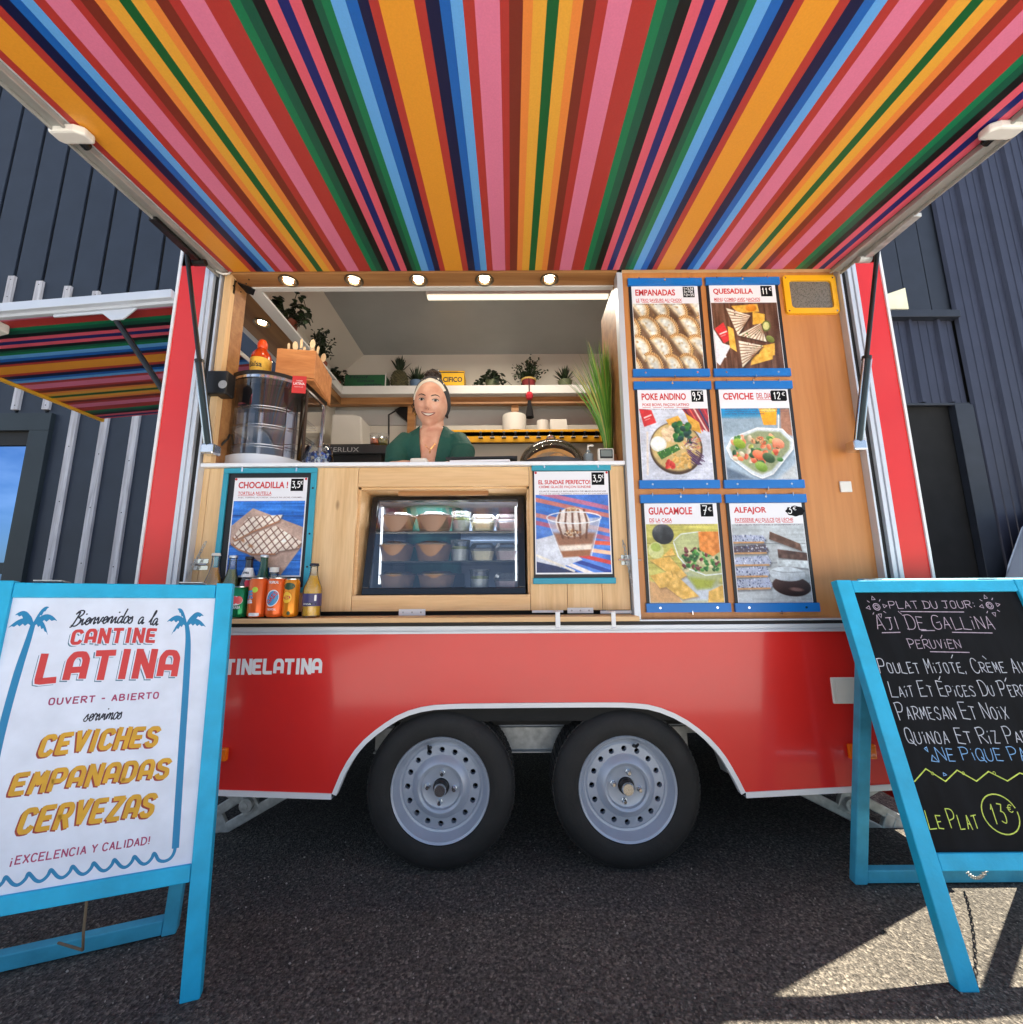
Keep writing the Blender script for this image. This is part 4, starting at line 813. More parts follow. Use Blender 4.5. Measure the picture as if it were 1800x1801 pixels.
cr = thing('cutlery_crate', 'small wooden crate of wooden cutlery on top of the warming cabinet', 'crate', (-1.09, .24, zt))
FC = Fr((-1.165, .135, zt), (math.cos(R(8)), math.sin(R(8)), 0), (0, 0, 1)); u = FC.u; vv = A3(-u[1], u[0], 0)
def cbox(a0, a1, d0, d1, h0, h1): 
    g = MB(); V = [FC.o+u*a+vv*d+A3(0, 0, h) for h in (h0, h1) for d in (d0, d1) for a in (a0, a1)]; return g.add(V, [(0, 2, 3, 1), (4, 5, 7, 6), (0, 1, 5, 4), (2, 6, 7, 3), (0, 4, 6, 2), (1, 3, 7, 5)])
cw = wood('crate_wood', (206, 140, 84), (180, 112, 60), 'x', .6, 1.2)
cbox(0, .17, 0, .28, 0, .008).build('crate_bottom', cw, cr); cbox(0, .17, 0, .008, .012, CH).build('crate_side', cw, cr, bevel=.002); cbox(0, .17, .272, .28, .012, CH).build('crate_side', cw, cr, bevel=.002); cbox(0, .008, .008, .272, .012, CH).build('crate_side', cw, cr, bevel=.002); cbox(.162, .17, .008, .272, .012, CH).build('crate_side', cw, cr, bevel=.002)
for a in (.01, .148): cbox(a, a+.012, .009, .02, .0, CH+.006).build('crate_corner', cw, cr, bevel=.002)
M['birch'] = mat('birch_cutlery', (232, 204, 164), .6, var=.06)
for k in range(22):
    a = random.uniform(.03, .145); d = random.uniform(.03, .24); h = random.uniform(.19, .255); q = FC.o+u*a+vv*d; top = q+A3(random.uniform(-.02, .02), random.uniform(-.015, .02), h); g = MB(); kd = ['wooden_spoon', 'wooden_knife', 'wooden_fork'][k % 3]
    g.bar(q+A3(0, 0, .012), q+(top-q)*.72, .009, .002, (0, 1, 0)); d_ = (top-q)/np.linalg.norm(top-q); Fk = Fr(q+(top-q)*.84, (1, 0, 0), d_)
    if kd == 'wooden_spoon': g.prism(Fk, [(.013*math.cos(t), .024*math.sin(t)) for t in np.linspace(0, 2*math.pi, 14, endpoint=False)], -.001, .001)
    else: g.prism(Fk, [(-.0055, -.022), (.0055, -.022), (.006, .016), (.0, .024), (-.006, .016)], -.001, .001)
    o = solo(g.build(kd, M['birch']), 'pale wooden cutlery standing in the crate on the warming cabinet', 'cutlery', 'wooden cutlery in the crate')

# candy jar
jx, jy = W(560, 806, .16)[0], .16
j = thing('candy_jar', 'round glass jar of blue wrapped sweets beside the warming cabinet', 'jar', (jx, jy, ZC))
lathe_obj('jar_glass', [(.001, .002), (.05, .002), (.062, .02), (.066, .06), (.058, .10), (.046, .118), (.046, .13), (.05, .134)], (jx, jy, ZC), glass('jar_glass', (.93, .95, .95), refl=1.3), j, 32)
M['candy'] = [mat('blue_candy_wrap', (40, 96, 190), .3), mat('pale_candy_wrap', (196, 214, 236), .3), mat('navy_candy_wrap', (24, 48, 110), .3)]
for k in range(46):
    a, r_, h = random.uniform(0, 6.28), .05*math.sqrt(random.random()), random.uniform(.014, .075); g = MB(); p = A3(jx+r_*math.cos(a), jy+r_*math.sin(a), ZC+h); d = A3(*RNG.normal(size=3)); d /= np.linalg.norm(d)
    g.tube([p-d*.013, p-d*.008, p-d*.006, p+d*.006, p+d*.008, p+d*.013], [.007, .002, .006, .006, .002, .007], 6)
    solo(g.build('wrapped_sweet', M['candy'][k % 3]), 'small blue or white wrapped sweet inside the round glass jar', 'sweet', 'wrapped sweets in the jar')

# glass dome of cookies, timer, soap, menu tablets, phone
dx, dy = W(970, 800, .19)[0], .19
d = thing('cake_dome', 'clear domed cake cover on a dark round tray on the counter', 'cake dome', (dx, dy, ZC))
lathe_obj('tray', [(.001, .0), (.13, .0), (.15, .008), (.152, .03), (.146, .032), (.13, .014), (.001, .012)], (dx, dy, ZC), mat('dark_grey_tray', (52, 54, 60), .5, var=.2), d, 48)
lathe_obj('dome', [(.146*math.cos(t), .033+.115*math.sin(t)) for t in np.linspace(0, math.pi/2-.06, 14)], (dx, dy, ZC), glass('dome_plastic', (.97, .94, .88), refl=.9), d, 48, 60)
lathe_obj('knob', [(.008, .146), (.010, .152), (.022, .156), (.022, .162), (.018, .170), (.001, .172)], (dx, dy, ZC), M['chrome'], d, 20)
ck = mat('golden_cookie', (226, 178, 120), .8, var=.25, scale=50, bump=.6, bscale=140)
for k in range(9):
    a = k*.7; r_ = .085 if k else 0; g = MB(); cx_, cy_ = dx+r_*math.cos(a), dy+r_*math.sin(a); g.lathe([(.001, .0), (.030, .0), (.037, .012), (.032, .026), (.015, .034), (.001, .035)], (cx_, cy_, ZC+.0135+(.012 if k % 2 else 0)), 16)
    solo(g.build('cookie', ck, smooth=60), 'golden baked cookie under the clear cake dome', 'cookie', 'cookies under the cake dome')
a, b = W(1052, 788, .07), W(1081, 808, .07)
t = thing('kitchen_timer', 'small white digital timer standing at the right end of the counter', 'timer', ((a[0]+b[0])/2, .08, ZC))
MB().box(a[0], b[0], .07, .09, ZC, a[2]).build('timer_case', M['white_plastic'], t, bevel=.005)
MB().box(a[0]+.008, b[0]-.006, .0685, .0698, ZC+.028, a[2]-.006).build('timer_bezel', M['black'], t); MB().box(a[0]+.012, b[0]-.010, .0675, .0684, ZC+.036, a[2]-.010).build('timer_screen', mat('grey_lcd', (120, 128, 124), .2), t)
x = W(1035, 800, .12)[0]
t = thing('soap_dispenser', 'small clear pump bottle between the cake dome and the timer', 'pump bottle', (x, .12, ZC))
lathe_obj('soap_bottle', [(.001, 0), (.021, 0), (.023, .004), (.023, .06), (.010, .07), (.010, .078)], (x, .12, ZC), mat('clear_soap', (120, 130, 136), .15, coat=.4), t, 20)
g = MB(); g.tube([(x, .12, ZC+.078), (x, .12, ZC+.098)], .004, 8); g.tube([(x, .12, ZC+.1), (x+.02, .105, ZC+.097)], .005, 8); g.build('pump', M['white_plastic'], t)
for k, (xa, xb, lab) in enumerate(((787, 910, 'thin dark menu folder lying flat on the white counter beside the woman'), (794, 905, 'white paper sheet under the dark menu folder on the counter'))):
    a, b = W(xa, 806, .08), W(xb, 809, .08); g = MB(); zz = ZC+.022-.014*k
    g.prism(Fr((0, .02, zz), (1, 0, 0), (0, 1, 0)), [(a[0], .01), (b[0]-.02*k, .0), (b[0], .17), (a[0]+.03, .2)], -.004, .004); solo(g.build('menu_folder' if not k else 'paper_sheet', M['board'] if not k else M['paper'], bevel=.001), lab, 'folder' if not k else 'paper')
a, b = W(722, 806, .06), W(752, 811, .06); g = MB(); g.box(a[0], b[0], .05, .14, ZC, ZC+.03); solo(g.build('card_reader', M['white_plastic'], bevel=.008), 'small white rounded card reader on the counter in front of the woman', 'card reader')

# grass plant in a wrapped pot
gx, gy = W(1070, 806, .20)[0]+.01, .2
t = thing('grass_plant', 'tall green artificial grass plant in a woven pot at the right end of the counter', 'plant', (gx, gy, ZC))
lathe_obj('pot', [(.001, .002), (.036, .002), (.042, .03), (.040, .075), (.034, .075)]+[(.001, .07)], (gx, gy, ZC), mat('woven_pot', (150, 104, 72), .8, var=.3, scale=4, stretch=(1, 1, 26)), t, 24)
gm = [mat('bright_grass', (120, 168, 66), .5, var=.2), mat('mid_grass', (84, 138, 52), .5, var=.2), mat('straw_grass', (176, 168, 88), .5, var=.2)]
mbs = [MB(), MB(), MB()]
for k in range(260):
    a = random.uniform(0, 6.283); lean = random.uniform(0, 1)**1.2; hgt = random.uniform(.34, .60); out = lean*.21*random.uniform(.5, 1); q = []; sx = -1 if random.random() < .6 else 1
    ox, oy = math.cos(a)*out*1.0-(.05*lean), math.sin(a)*out*.6
    for s in np.linspace(0, 1, 7): q.append(A3(gx+.02*math.cos(a)*(1-s)+ox*s**1.7, gy+.02*math.sin(a)*(1-s)+oy*s**1.7, ZC+.07+hgt*(s-.12*lean*s**3)))
    q = [A3(min(p[0], .372), p[1], p[2]) for p in q]
    wd_ = random.uniform(.0035, .0065); V = []; per_ = A3(-math.sin(a+.6), math.cos(a+.6), 0)
    for i, p in enumerate(q): ww = wd_*(1-(i/6)**2*.92); V += [p-per_*ww, p+per_*ww]
    mbs[0 if k % 5 < 2 else (1 if k % 5 < 4 else 2)].add(V, [(2*i, 2*i+1, 2*i+3, 2*i+2) for i in range(6)])
for mb_, m_ in zip(mbs, gm): mb_.build('grass_blades', m_, t)

# plants and objects on the shelves
M['leaf_dark'] = [mat('dark_leaf', (30, 44, 26), .45, var=.35, scale=30), mat('mid_leaf', (44, 62, 34), .45, var=.35, scale=30)]
def leaf(mb, p, d, L_, w_, droop=.3):
    d = d/np.linalg.norm(d); s = np.cross(d, A3(0, 0, 1)); s = s/(np.linalg.norm(s)+1e-6); V = []
    for t_ in (0, .35, .7, 1): c = p+d*L_*t_-A3(0, 0, droop*L_*t_*t_); ww = w_*(.15, 1, .75, .02)[int(round(t_*3))]; V += [c-s*ww, c+A3(0, 0, ww*.35), c+s*ww]
    mb.add(V, [(3*i+j, 3*i+j+1, 3*i+j+4, 3*i+j+3) for i in range(3) for j in range(2)])
def plant(lab, x, y, z, kind, r_, h, pot, pr=.05, ph=.06, n=120, name='potted_plant'):
    t = thing(name, lab, 'plant', (x, y, z)); lathe_obj('pot', [(.001, 0), (pr*.8, 0), (pr, ph), (pr*.92, ph), (pr*.85, ph*.85), (.001, ph*.85)], (x, y, z), pot, t, 20)
    g = [MB(), MB()]; st = MB(); c = A3(x, y, z+ph*.85)
    if kind == 'spiky':
        for k in range(n):
            a = random.uniform(0, 6.283); el = random.uniform(.5, 1.5); d = A3(math.cos(a)*math.cos(el), math.sin(a)*math.cos(el), math.sin(el)); leaf(g[k % 2], c+d*.012, d, h*random.uniform(.6, 1)*(1 if el > .9 else .8), .005, .15)
    elif kind == 'bushy':
        for k in range(n//8):
            a = random.uniform(0, 6.283); el = random.uniform(.35, 1.5); L_ = random.uniform(.6, 1); e = c+A3(math.cos(a)*math.cos(el)*r_, math.sin(a)*math.cos(el)*r_, math.sin(el)*h)*L_; st.tube([c, (c+e)/2+A3(0, 0, .02), e], .0018, 5)
            for j in range(11):
                p = c+(e-c)*random.uniform(.3, 1.05)+A3(*RNG.normal(size=3))*.010; leaf(g[j % 2], p, A3(*RNG.normal(size=3))+A3(0, 0, .3), random.uniform(.016, .030), .008)
        st.build('stems', M['leaf_dark'][0], t)
    else:
        for k in range(n//9):
            a = random.uniform(0, 6.283); L_ = r_*random.uniform(.5, 1.1); up = h*random.uniform(.2, 1); P = [c, c+A3(math.cos(a)*L_*.4, math.sin(a)*L_*.3, up), c+A3(math.cos(a)*L_*.8, math.sin(a)*L_*.4-.01, up*.7), c+A3(math.cos(a)*L_*1.1, math.sin(a)*L_*.4-.02, up*.2-.03)]
            st.tube(P, .002, 5)
            for j in range(7): s = random.uniform(.25, 1)*2.99; i = int(s); p = P[i]+(P[i+1]-P[i])*(s-i); leaf(g[j % 2], p, A3(*RNG.normal(size=3))+A3(0, -.3, .1), random.uniform(.03, .05), .016, .4)
        st.build('stems', M['leaf_dark'][0], t)
    for q, m_ in zip(g, M['leaf_dark']):
        if q.f: q.build('leaves', m_, t)
    return t
ZS = 2.4975
potg = mat('olive_pot', (92, 100, 72), .6, var=.15); potb = mat('dusty_blue_pot', (84, 108, 136), .6, var=.2); pott = mat('terracotta_pot', (120, 60, 40), .7, var=.2)
sx = lambda px, Y=1.45: W(px, 670, Y)[0]
plant('trailing ivy-like plant in a green pot on the back shelf right of the yellow carton', sx(866), 1.45, ZS, 'vine', .15, .11, potg, .055, .07, 150)
bp_ = plant('bushy small-leaved plant hung with a red and black tassel on the back shelf', sx(930), 1.43, ZS, 'bushy', .16, .20, mat('woven_red_pot', (120, 34, 40), .8, var=.35, scale=25), .055, .075, 260)
plant('small spiky plant in an olive pot at the right end of the back shelf', sx(994), 1.45, ZS, 'spiky', .08, .15, potg, .055, .07, 110)
plant('spiky plant in a dusty blue pot between the pineapple and the yellow carton', sx(733), 1.46, ZS, 'spiky', .09, .15, potb, .055, .075, 120)
plant('dark leafy plant at the corner of the back shelf beside the green crate', sx(592), 1.42, ZS, 'vine', .10, .12, pott, .05, .06, 120)
plant('bushy dark plant above the side window behind the cutlery crate', -1.33, .90, 2.377, 'bushy', .12, .26, pott, .05, .06, 300)
plant('broad-leaved drooping plant above the side window under the ceiling', -1.34, .50, 2.377, 'vine', .17, .18, pott, .06, .08, 200)
x = sx(930); g = MB(); z = ZS
ta = thing('tassel', 'black tassel with a red bobble and straw ring hanging over the shelf edge', 'tassel', (x, 1.35, 2.25))
lathe_obj('straw_ring', [(.05, .0), (.058, .004), (.058, .014), (.05, .018)], (x, 1.43, ZS+.06), mat('straw_band', (206, 172, 96), .8), ta, 24)
lathe_obj('bobble', [(.001, -.03), (.02, -.024), (.03, 0), (.02, .024), (.001, .03)], (x, 1.34, 2.40), mat('red_wool', (190, 40, 56), .9, bump=.5), ta, 20)
lathe_obj('fringe', [(.001, .14), (.012, .135), (.024, .06), (.032, .004), (.02, .0), (.001, .01)], (x, 1.34, 2.225), mat('black_wool', (18, 16, 20), .95, bump=.6), ta, 20); MB().tube([(x, 1.35, 2.43), (x, 1.352, 2.50), (x, 1.38, 2.56)], .004, 6).build('cord', mat('dark_cord', (60, 20, 30), .8), ta)
# pineapple
x = W(703, 665, 1.45)[0]; t = thing('pineapple', 'dark pineapple with a spiky crown on the back shelf', 'pineapple', (x, 1.45, ZS)); g = MB()
for k in range(11):
    for j in range(14):
        a = 2*math.pi*(j+.5*(k % 2))/14; u_ = (k+.5)/11; r_ = .062*math.sin(math.pi*(.12+.76*u_))**.5; c = A3(x+r_*math.cos(a), 1.45+r_*math.sin(a), ZS+.006+.145*u_); n_ = A3(math.cos(a), math.sin(a), 0); s = A3(-math.sin(a), math.cos(a), 0)
        g.add([c+s*.014, c+A3(0, 0, .011), c-s*.014, c-A3(0, 0, .011), c+n_*.010], [(0, 1, 4), (1, 2, 4), (2, 3, 4), (3, 0, 4)])
g.lathe([(.001, .003), (.045, .004), (.058, .06), (.055, .11), (.035, .148), (.001, .15)], (x, 1.45, ZS), 20); g.build('fruit', mat('dark_pineapple_skin', (74, 70, 44), .6, var=.4, scale=40), t)
g = MB()
for k in range(50): a = random.uniform(0, 6.28); el = random.uniform(.7, 1.55); dd = A3(math.cos(a)*math.cos(el), math.sin(a)*math.cos(el), math.sin(el)); leaf(g, A3(x, 1.45, ZS+.145)+dd*.01, dd, random.uniform(.08, .15), .009, .12)
g.build('leaf_crown', M['leaf_dark'][0], t)
# green crate with script
a, b = W(607, 657, 1.40), W(678, 681, 1.40); t = thing('green_crate', 'dark green box with black script lettering on the back shelf', 'box', ((a[0]+b[0])/2, 1.45, ZS))
g = MB(); g.box(a[0], b[0], 1.40, 1.52, ZS, a[2]-.01); k = g.build('crate_body', mat('dark_green_paint', (26, 82, 50), .5, var=.2), t, bevel=.003); g = MB(); g.box(b[0]-.003, b[0]+.004, 1.392, 1.40, ZS, a[2]); g.build('crate_edge', M['shelf_white'], t)
Fg = wall(1.3995); q = MB(); h = a[2]-ZS
for i, (s_, xx, zz) in enumerate((('Hand', .12, .66), ('fortune', .3, .40), ('cantina', .48, .14))): put_text(q, s_, Fg, a[0]+(b[0]-a[0])*xx, ZS+h*zz, (b[0]-a[0])*.42, h*.2, .001, 0, .01, .25)
q.build('crate_lettering', M['t_navy'], k); g = MB()
for i in range(14): xx = a[0]+.1+.011*i; g.box(xx-.003, xx+.003, 1.45, 1.456, a[2]-.012, a[2]+.012)
g.build('comb', M['black'], t)
# yellow beer carton
a, b = W(765, 647, 1.42), W(816, 681, 1.42); x0, x1, z1 = a[0], b[0], a[2]; t = thing('beer_carton', 'yellow cardboard bottle carton with dark lettering and carry handle on the back shelf', 'carton', ((x0+x1)/2, 1.48, ZS))
yc = mat('yellow_card', (240, 184, 22), .55, var=.05); g = MB(); g.box(x0, x1, 1.42, 1.56, ZS, z1-.035); k = g.build('carton_box', yc, t, bevel=.002)
g = MB(); Fk = wall(1.47); g.prism(Fk, [(x0, z1-.036), (x1, z1-.036), (x1, z1), (x0+.01, z1+.005)], -.003, .0); g.build('carry_handle', yc, t); g = MB(); g.prism(wall(1.465), rrect(x0+.05, x1-.05, z1-.024, z1-.010, .006), -.001, .002); g.build('handle_slot', M['t_navy'], t)
q = MB(); Fk = wall(1.4195); put_text(q, 'PACIFICO', Fk, x0+.012, ZS+.055, (x1-x0)-.024, .042, .001, 0, .03); put_text(q, 'Clara', Fk, x0+.06, ZS+.022, .08, .018, .001, 1, .0, .2); g = q; g.fbox(Fk, x0, x1, z1-.042, z1-.037, 0, .001, 0); q.build('carton_print', [M['t_navy'], M['t_gold']], k)
# paper rolls and cups on the low shelf, plug, boxes
ZL2 = W(900, 757.5, 1.2)[2]
def solo_l(name, prof, px, Y, z, m, lab, cat, n=28, smooth=40):
    o = lathe_obj(name, prof, (W(px, 750, Y)[0], Y, z), m, None, n, smooth); return solo(o, lab, cat)
wp = mat('white_paper_roll', (226, 222, 214), .8, var=.05)
def roll(px, Y, r_, h, lab, name='paper_roll'):
    x = W(px, 750, Y)[0]; o = lathe_obj(name, [(.02, .0), (r_, .0), (r_, h), (.02, h), (.02, h-.02), (.001, h-.02)], (x, Y, ZL2), wp, None, 32); solo(o, lab, 'paper roll')
roll(905, 1.25, .085, .125, 'large white paper towel roll standing on the low shelf'); roll(955, 1.22, .042, .075, 'small white paper roll beside the large roll on the low shelf')
a, b = W(968, 737, 1.24), W(1000, 757, 1.24); g = MB(); g.prism(wall(1.24), [(a[0], ZL2), (b[0], ZL2), (b[0]-.01, a[2]), (a[0], a[2]+.0)], -.12, 0); solo(g.build('paper_box', wp, bevel=.003), 'white napkin packet right of the small paper roll on the low shelf', 'napkins')
a, b = W(694, 714, 1.52), W(723, 741, 1.52); t = thing('charger', 'black power adapter with a cable on the back wall behind the woman', 'charger', ((a[0]+b[0])/2, 1.55, b[2]))
g = MB(); g.prism(wall(1.52), [(a[0]+.05, a[2]), (b[0], a[2]), (b[0], b[2]), (b[0]-.03, b[2]), (a[0]+.03, b[2]+.06), (a[0], a[2]-.03)], -.05, 0); g.build('adapter', M['black'], t, bevel=.004)
g = MB(); g.tube([(a[0]+.03, 1.50, a[2]-.04), (a[0]-.03, 1.48, a[2]-.09), W(684, 765, 1.44), W(683, 785, 1.4)], .007, 8); g.build('cable', M['black'], t, smooth=60)
a, b = W(584, 728, 1.25), W(640, 784, 1.25); g = MB(); g.prism(Fr((0, 1.25, 0), (1, 0, 0), (0, 0, 1)), [(a[0], b[2]-.1), (b[0], b[2]-.1), (b[0]-.03, a[2]-.02), (b[0]-.10, a[2]), (a[0], a[2])], -.2, 0); solo(g.build('plastic_bin', mat('frosted_plastic', (206, 202, 194), .45, var=.04), bevel=.012), 'frosted white plastic food bin behind the appliance at the back left', 'food bin')
a, b = W(560, 783, .80), W(683, 797, .80); t = thing('griddle', 'black kitchen griddle with pale lettering on its front, left of the woman', 'griddle', ((a[0]+b[0])/2, .9, 1.4))
g = MB(); g.box(a[0], b[0], .80, 1.15, b[2], a[2]); k = g.build('griddle_rim', mat('dark_grey_steel', (66, 68, 72), .35, metal=.5), t, bevel=.004); g = MB(); g.box(a[0], b[0]-.05, .83, 1.15, 1.3, b[2]); g.build('griddle_body', M['black'], t)
g = MB(); g.box(a[0], b[0]-.10, .84, 1.12, a[2]+.002, a[2]+.022); g.build('griddle_lid', M['black'], t, bevel=.006)
q = MB(); c = W(580, 795, .80); e = W(632, 784.5, .80); put_text(q, 'AKERLUX', wall(.7995), c[0]-.05, c[2], (e[0]-c[0])+.05, (e[2]-c[2])*.8, .001, 0, .0); q.build('griddle_lettering', mat('grey_lettering', (176, 178, 180), .5), k)
for k, (px, py, m_, lab) in enumerate(((660, 781, mat('orange_salad', (226, 120, 60), .5, var=.4, scale=60), 'clear deli cup of orange food behind the griddle'), (674, 781, mat('green_orange_salad', (150, 140, 60), .5, var=.5, scale=60), 'clear deli cup of green and orange food nearest the woman'))):
    c = W(px, py, .95); t = thing('deli_cup', lab, 'cup', tuple(c)); lathe_obj('cup_food', [(.001, .001), (.028, .001), (.031, .03), (.001, .03)], c, m_, t, 20); lathe_obj('cup_wall', [(.03, 0), (.036, .062), (.038, .064)], c, M['lid'], t, 20)

# ================================================================== MENU BOARDS
class Cv:
    """small picture painted on a grid of points; it becomes the vertex colours of a print"""
    def __init__(s, w, h, bg):
        s.w, s.h = w, h; s.X, s.Y = np.meshgrid(np.linspace(0, 1, w), np.linspace(0, 1, h)); s.A = np.zeros((h, w, 3)); s.A[:] = bg; s.r = np.random.default_rng(w*7+h+int(sum(bg)))
    def noise(s, sx, sy):
        a = s.r.random((sy+2, sx+2)); x = s.X*sx; y = s.Y*sy; i = x.astype(int); j = y.astype(int); fx = x-i; fy = y-j; fx = fx*fx*(3-2*fx); fy = fy*fy*(3-2*fy)
        return (a[j, i]*(1-fx)+a[j, i+1]*fx)*(1-fy)+(a[j+1, i]*(1-fx)+a[j+1, i+1]*fx)*fy
    def put(s, m, c, k=1.0):
        c = np.array(c, float); s.A = s.A*(1-m[..., None]*k)+c*m[..., None]*k; return s
    def tex(s, m, sx, sy, amt): n = (s.noise(sx, sy)-.5)*2*amt; s.A = s.A+(n*m)[..., None]; return s
    def poly(s, P, c, soft=.006, k=1.0):
        P = np.array(P, float); ins = np.zeros(s.X.shape, bool); D = np.full(s.X.shape, 9.0); n = len(P)
        for i in range(n):
            (x0, y0), (x1, y1) = P[i], P[(i+1) % n]; cnd = ((y0 > s.Y) != (y1 > s.Y)); ins ^= cnd & (s.X < (x1-x0)*(s.Y-y0)/((y1-y0) if y1 != y0 else 1e-9)+x0)
            L2 = (x1-x0)**2+(y1-y0)**2+1e-12; t = np.clip(((s.X-x0)*(x1-x0)+(s.Y-y0)*(y1-y0))/L2, 0, 1); D = np.minimum(D, np.hypot(s.X-x0-t*(x1-x0), s.Y-y0-t*(y1-y0)))
        m = np.clip(.5+np.where(ins, D, -D)/soft, 0, 1); s.put(m, c, k); return m
    def ell(s, cx, cy, rx, ry, c, rot=0, soft=.05, shade=0, k=1.0):
        ca, sa = math.cos(rot), math.sin(rot); u = ((s.X-cx)*ca+(s.Y-cy)*sa)/rx; v = (-(s.X-cx)*sa+(s.Y-cy)*ca)/ry; r_ = np.hypot(u, v); m = np.clip((1-r_)/soft, 0, 1)
        col = np.array(c, float)+(shade*(-v*.6-u*.3))[..., None] if shade else np.array(c, float); s.A = s.A*(1-m[..., None]*k)+col*m[..., None]*k; return m
    def line(s, P, w, c, k=1.0):
        D = np.full(s.X.shape, 9.0)
        for (x0, y0), (x1, y1) in zip(P[:-1], P[1:]): L2 = (x1-x0)**2+(y1-y0)**2+1e-12; t = np.clip(((s.X-x0)*(x1-x0)+(s.Y-y0)*(y1-y0))/L2, 0, 1); D = np.minimum(D, np.hypot(s.X-x0-t*(x1-x0), s.Y-y0-t*(y1-y0)))
        m = np.clip((w/2-D)/.006+.5, 0, 1); s.put(m, c, k); return m
    def specks(s, m, n, r, cols):
        ys, xs = np.where(m > .6)
        for _ in range(n):
            if not len(ys): return
            i = s.r.integers(len(ys)); q = r*s.r.uniform(.5, 1.3); s.ell(s.X[0, xs[i]], s.Y[ys[i], 0], q, q*s.r.uniform(.6, 1), cols[s.r.integers(len(cols))], s.r.uniform(0, 3), .4, 30)
    def finish(s):
        n = (s.noise(60, 60)-.5)*.10+(s.noise(24, 24)-.5)*.10+(s.noise(4, 4)-.5)*.16; s.A = s.A*(1+n[..., None]); A = s.A; P = np.pad(A, ((1, 1), (1, 1), (0, 0)), 'edge'); B = (P[:-2, 1:-1]+P[2:, 1:-1]+P[1:-1, :-2]+P[1:-1, 2:])/4; s.A = A*.75+B*.25; s.A = s.A+s.r.normal(0, 4, s.X.shape)[..., None]; return s
    def mesh(s, F, a0, a1, b0, b1, c, parent, skew=0):
        h, w = s.h, s.w; V = [F(a0+(a1-a0)*i/(w-1), b1-(b1-b0)*j/(h-1), c) for j in range(h) for i in range(w)]
        mb = MB(); mb.add(V, [(j*w+i, (j+1)*w+i, (j+1)*w+i+1, j*w+i+1) for j in range(h-1) for i in range(w-1)]); o = mb.build('picture', M['print'], parent)
        at = o.data.color_attributes.new('Col', 'FLOAT_COLOR', 'POINT'); A = np.clip(s.A, 2, 250)/255; A = np.where(A <= .04045, A/12.92, ((A+.055)/1.055)**2.4); B = np.ones((h*w, 4)); B[:, :3] = A.reshape(-1, 3); at.data.foreach_set('color', B.ravel()); return o

def planks(c, n, col, dark, amt=16, vert=False):
    c.tex(np.ones_like(c.X), 3 if not vert else 40, 50 if not vert else 3, amt)
    for i in range(1, n): c.line([(0, i/n), (1, i/n+.01)] if not vert else [(i/n, 0), (i/n+.02, 1)], .008, dark)
def pic_empanadas():
    c = Cv(150, 158, (112, 84, 62)); c.tex(np.ones_like(c.X), 8, 8, 25)
    for row in range(4):
        for k in range(-1, 5):
            cx = .08+k*.29+(.13 if row % 2 else 0)+c.r.uniform(-.025, .025); cy = .08+row*.30+c.r.uniform(-.02, .02); rot = -.5+c.r.uniform(-.18, .18)+(.25 if row == 3 else 0); ca, sa = math.cos(rot), math.sin(rot)
            P = [(cx+(.165*math.cos(t))*ca-(.215*math.sin(t))*sa*1.0, cy+(.165*math.cos(t))*sa+(.215*math.sin(t))*ca) for t in np.linspace(-math.pi*.62, math.pi*.52, 22)]
            c.poly([(x+.012, y+.016) for x, y in P], (48, 30, 20), .03, .8); m = c.poly(P, (216, 172, 100), .02); Q = [(cx+(x-cx)*.78, cy+(y-cy)*.8) for x, y in P]; c.poly(Q, (222, 224, 218), .09); c.tex(m, 26, 26, 22); [c.ell(cx+c.r.uniform(-.09, .09), cy+c.r.uniform(-.12, .12), .03, .02, (176, 136, 76), c.r.random()*3, .9, 0, .6) for _ in range(4)]
            for (x0, y0), (x1, y1) in zip(P[:-1:1], P[1::1]): c.line([(x0, y0), ((x0+x1)/2+(cx-x0)*.14, (y0+y1)/2+(cy-y0)*.14)], .017, (150, 92, 44)); c.line([(x0+.01, y0), ((x0+x1)/2+(cx-x0)*.14+.01, (y0+y1)/2+(cy-y0)*.14)], .010, (238, 206, 146))
    return c
def flyer(c, P):
    c.poly(P, (208, 52, 56)); p = np.mean(P, 0); c.line([(p[0]-.05, p[1]+.01), (p[0]+.05, p[1]-.03)], .018, (246, 220, 220)); c.line([(p[0]-.04, p[1]+.045), (p[0]+.03, p[1]+.02)], .008, (240, 190, 190))
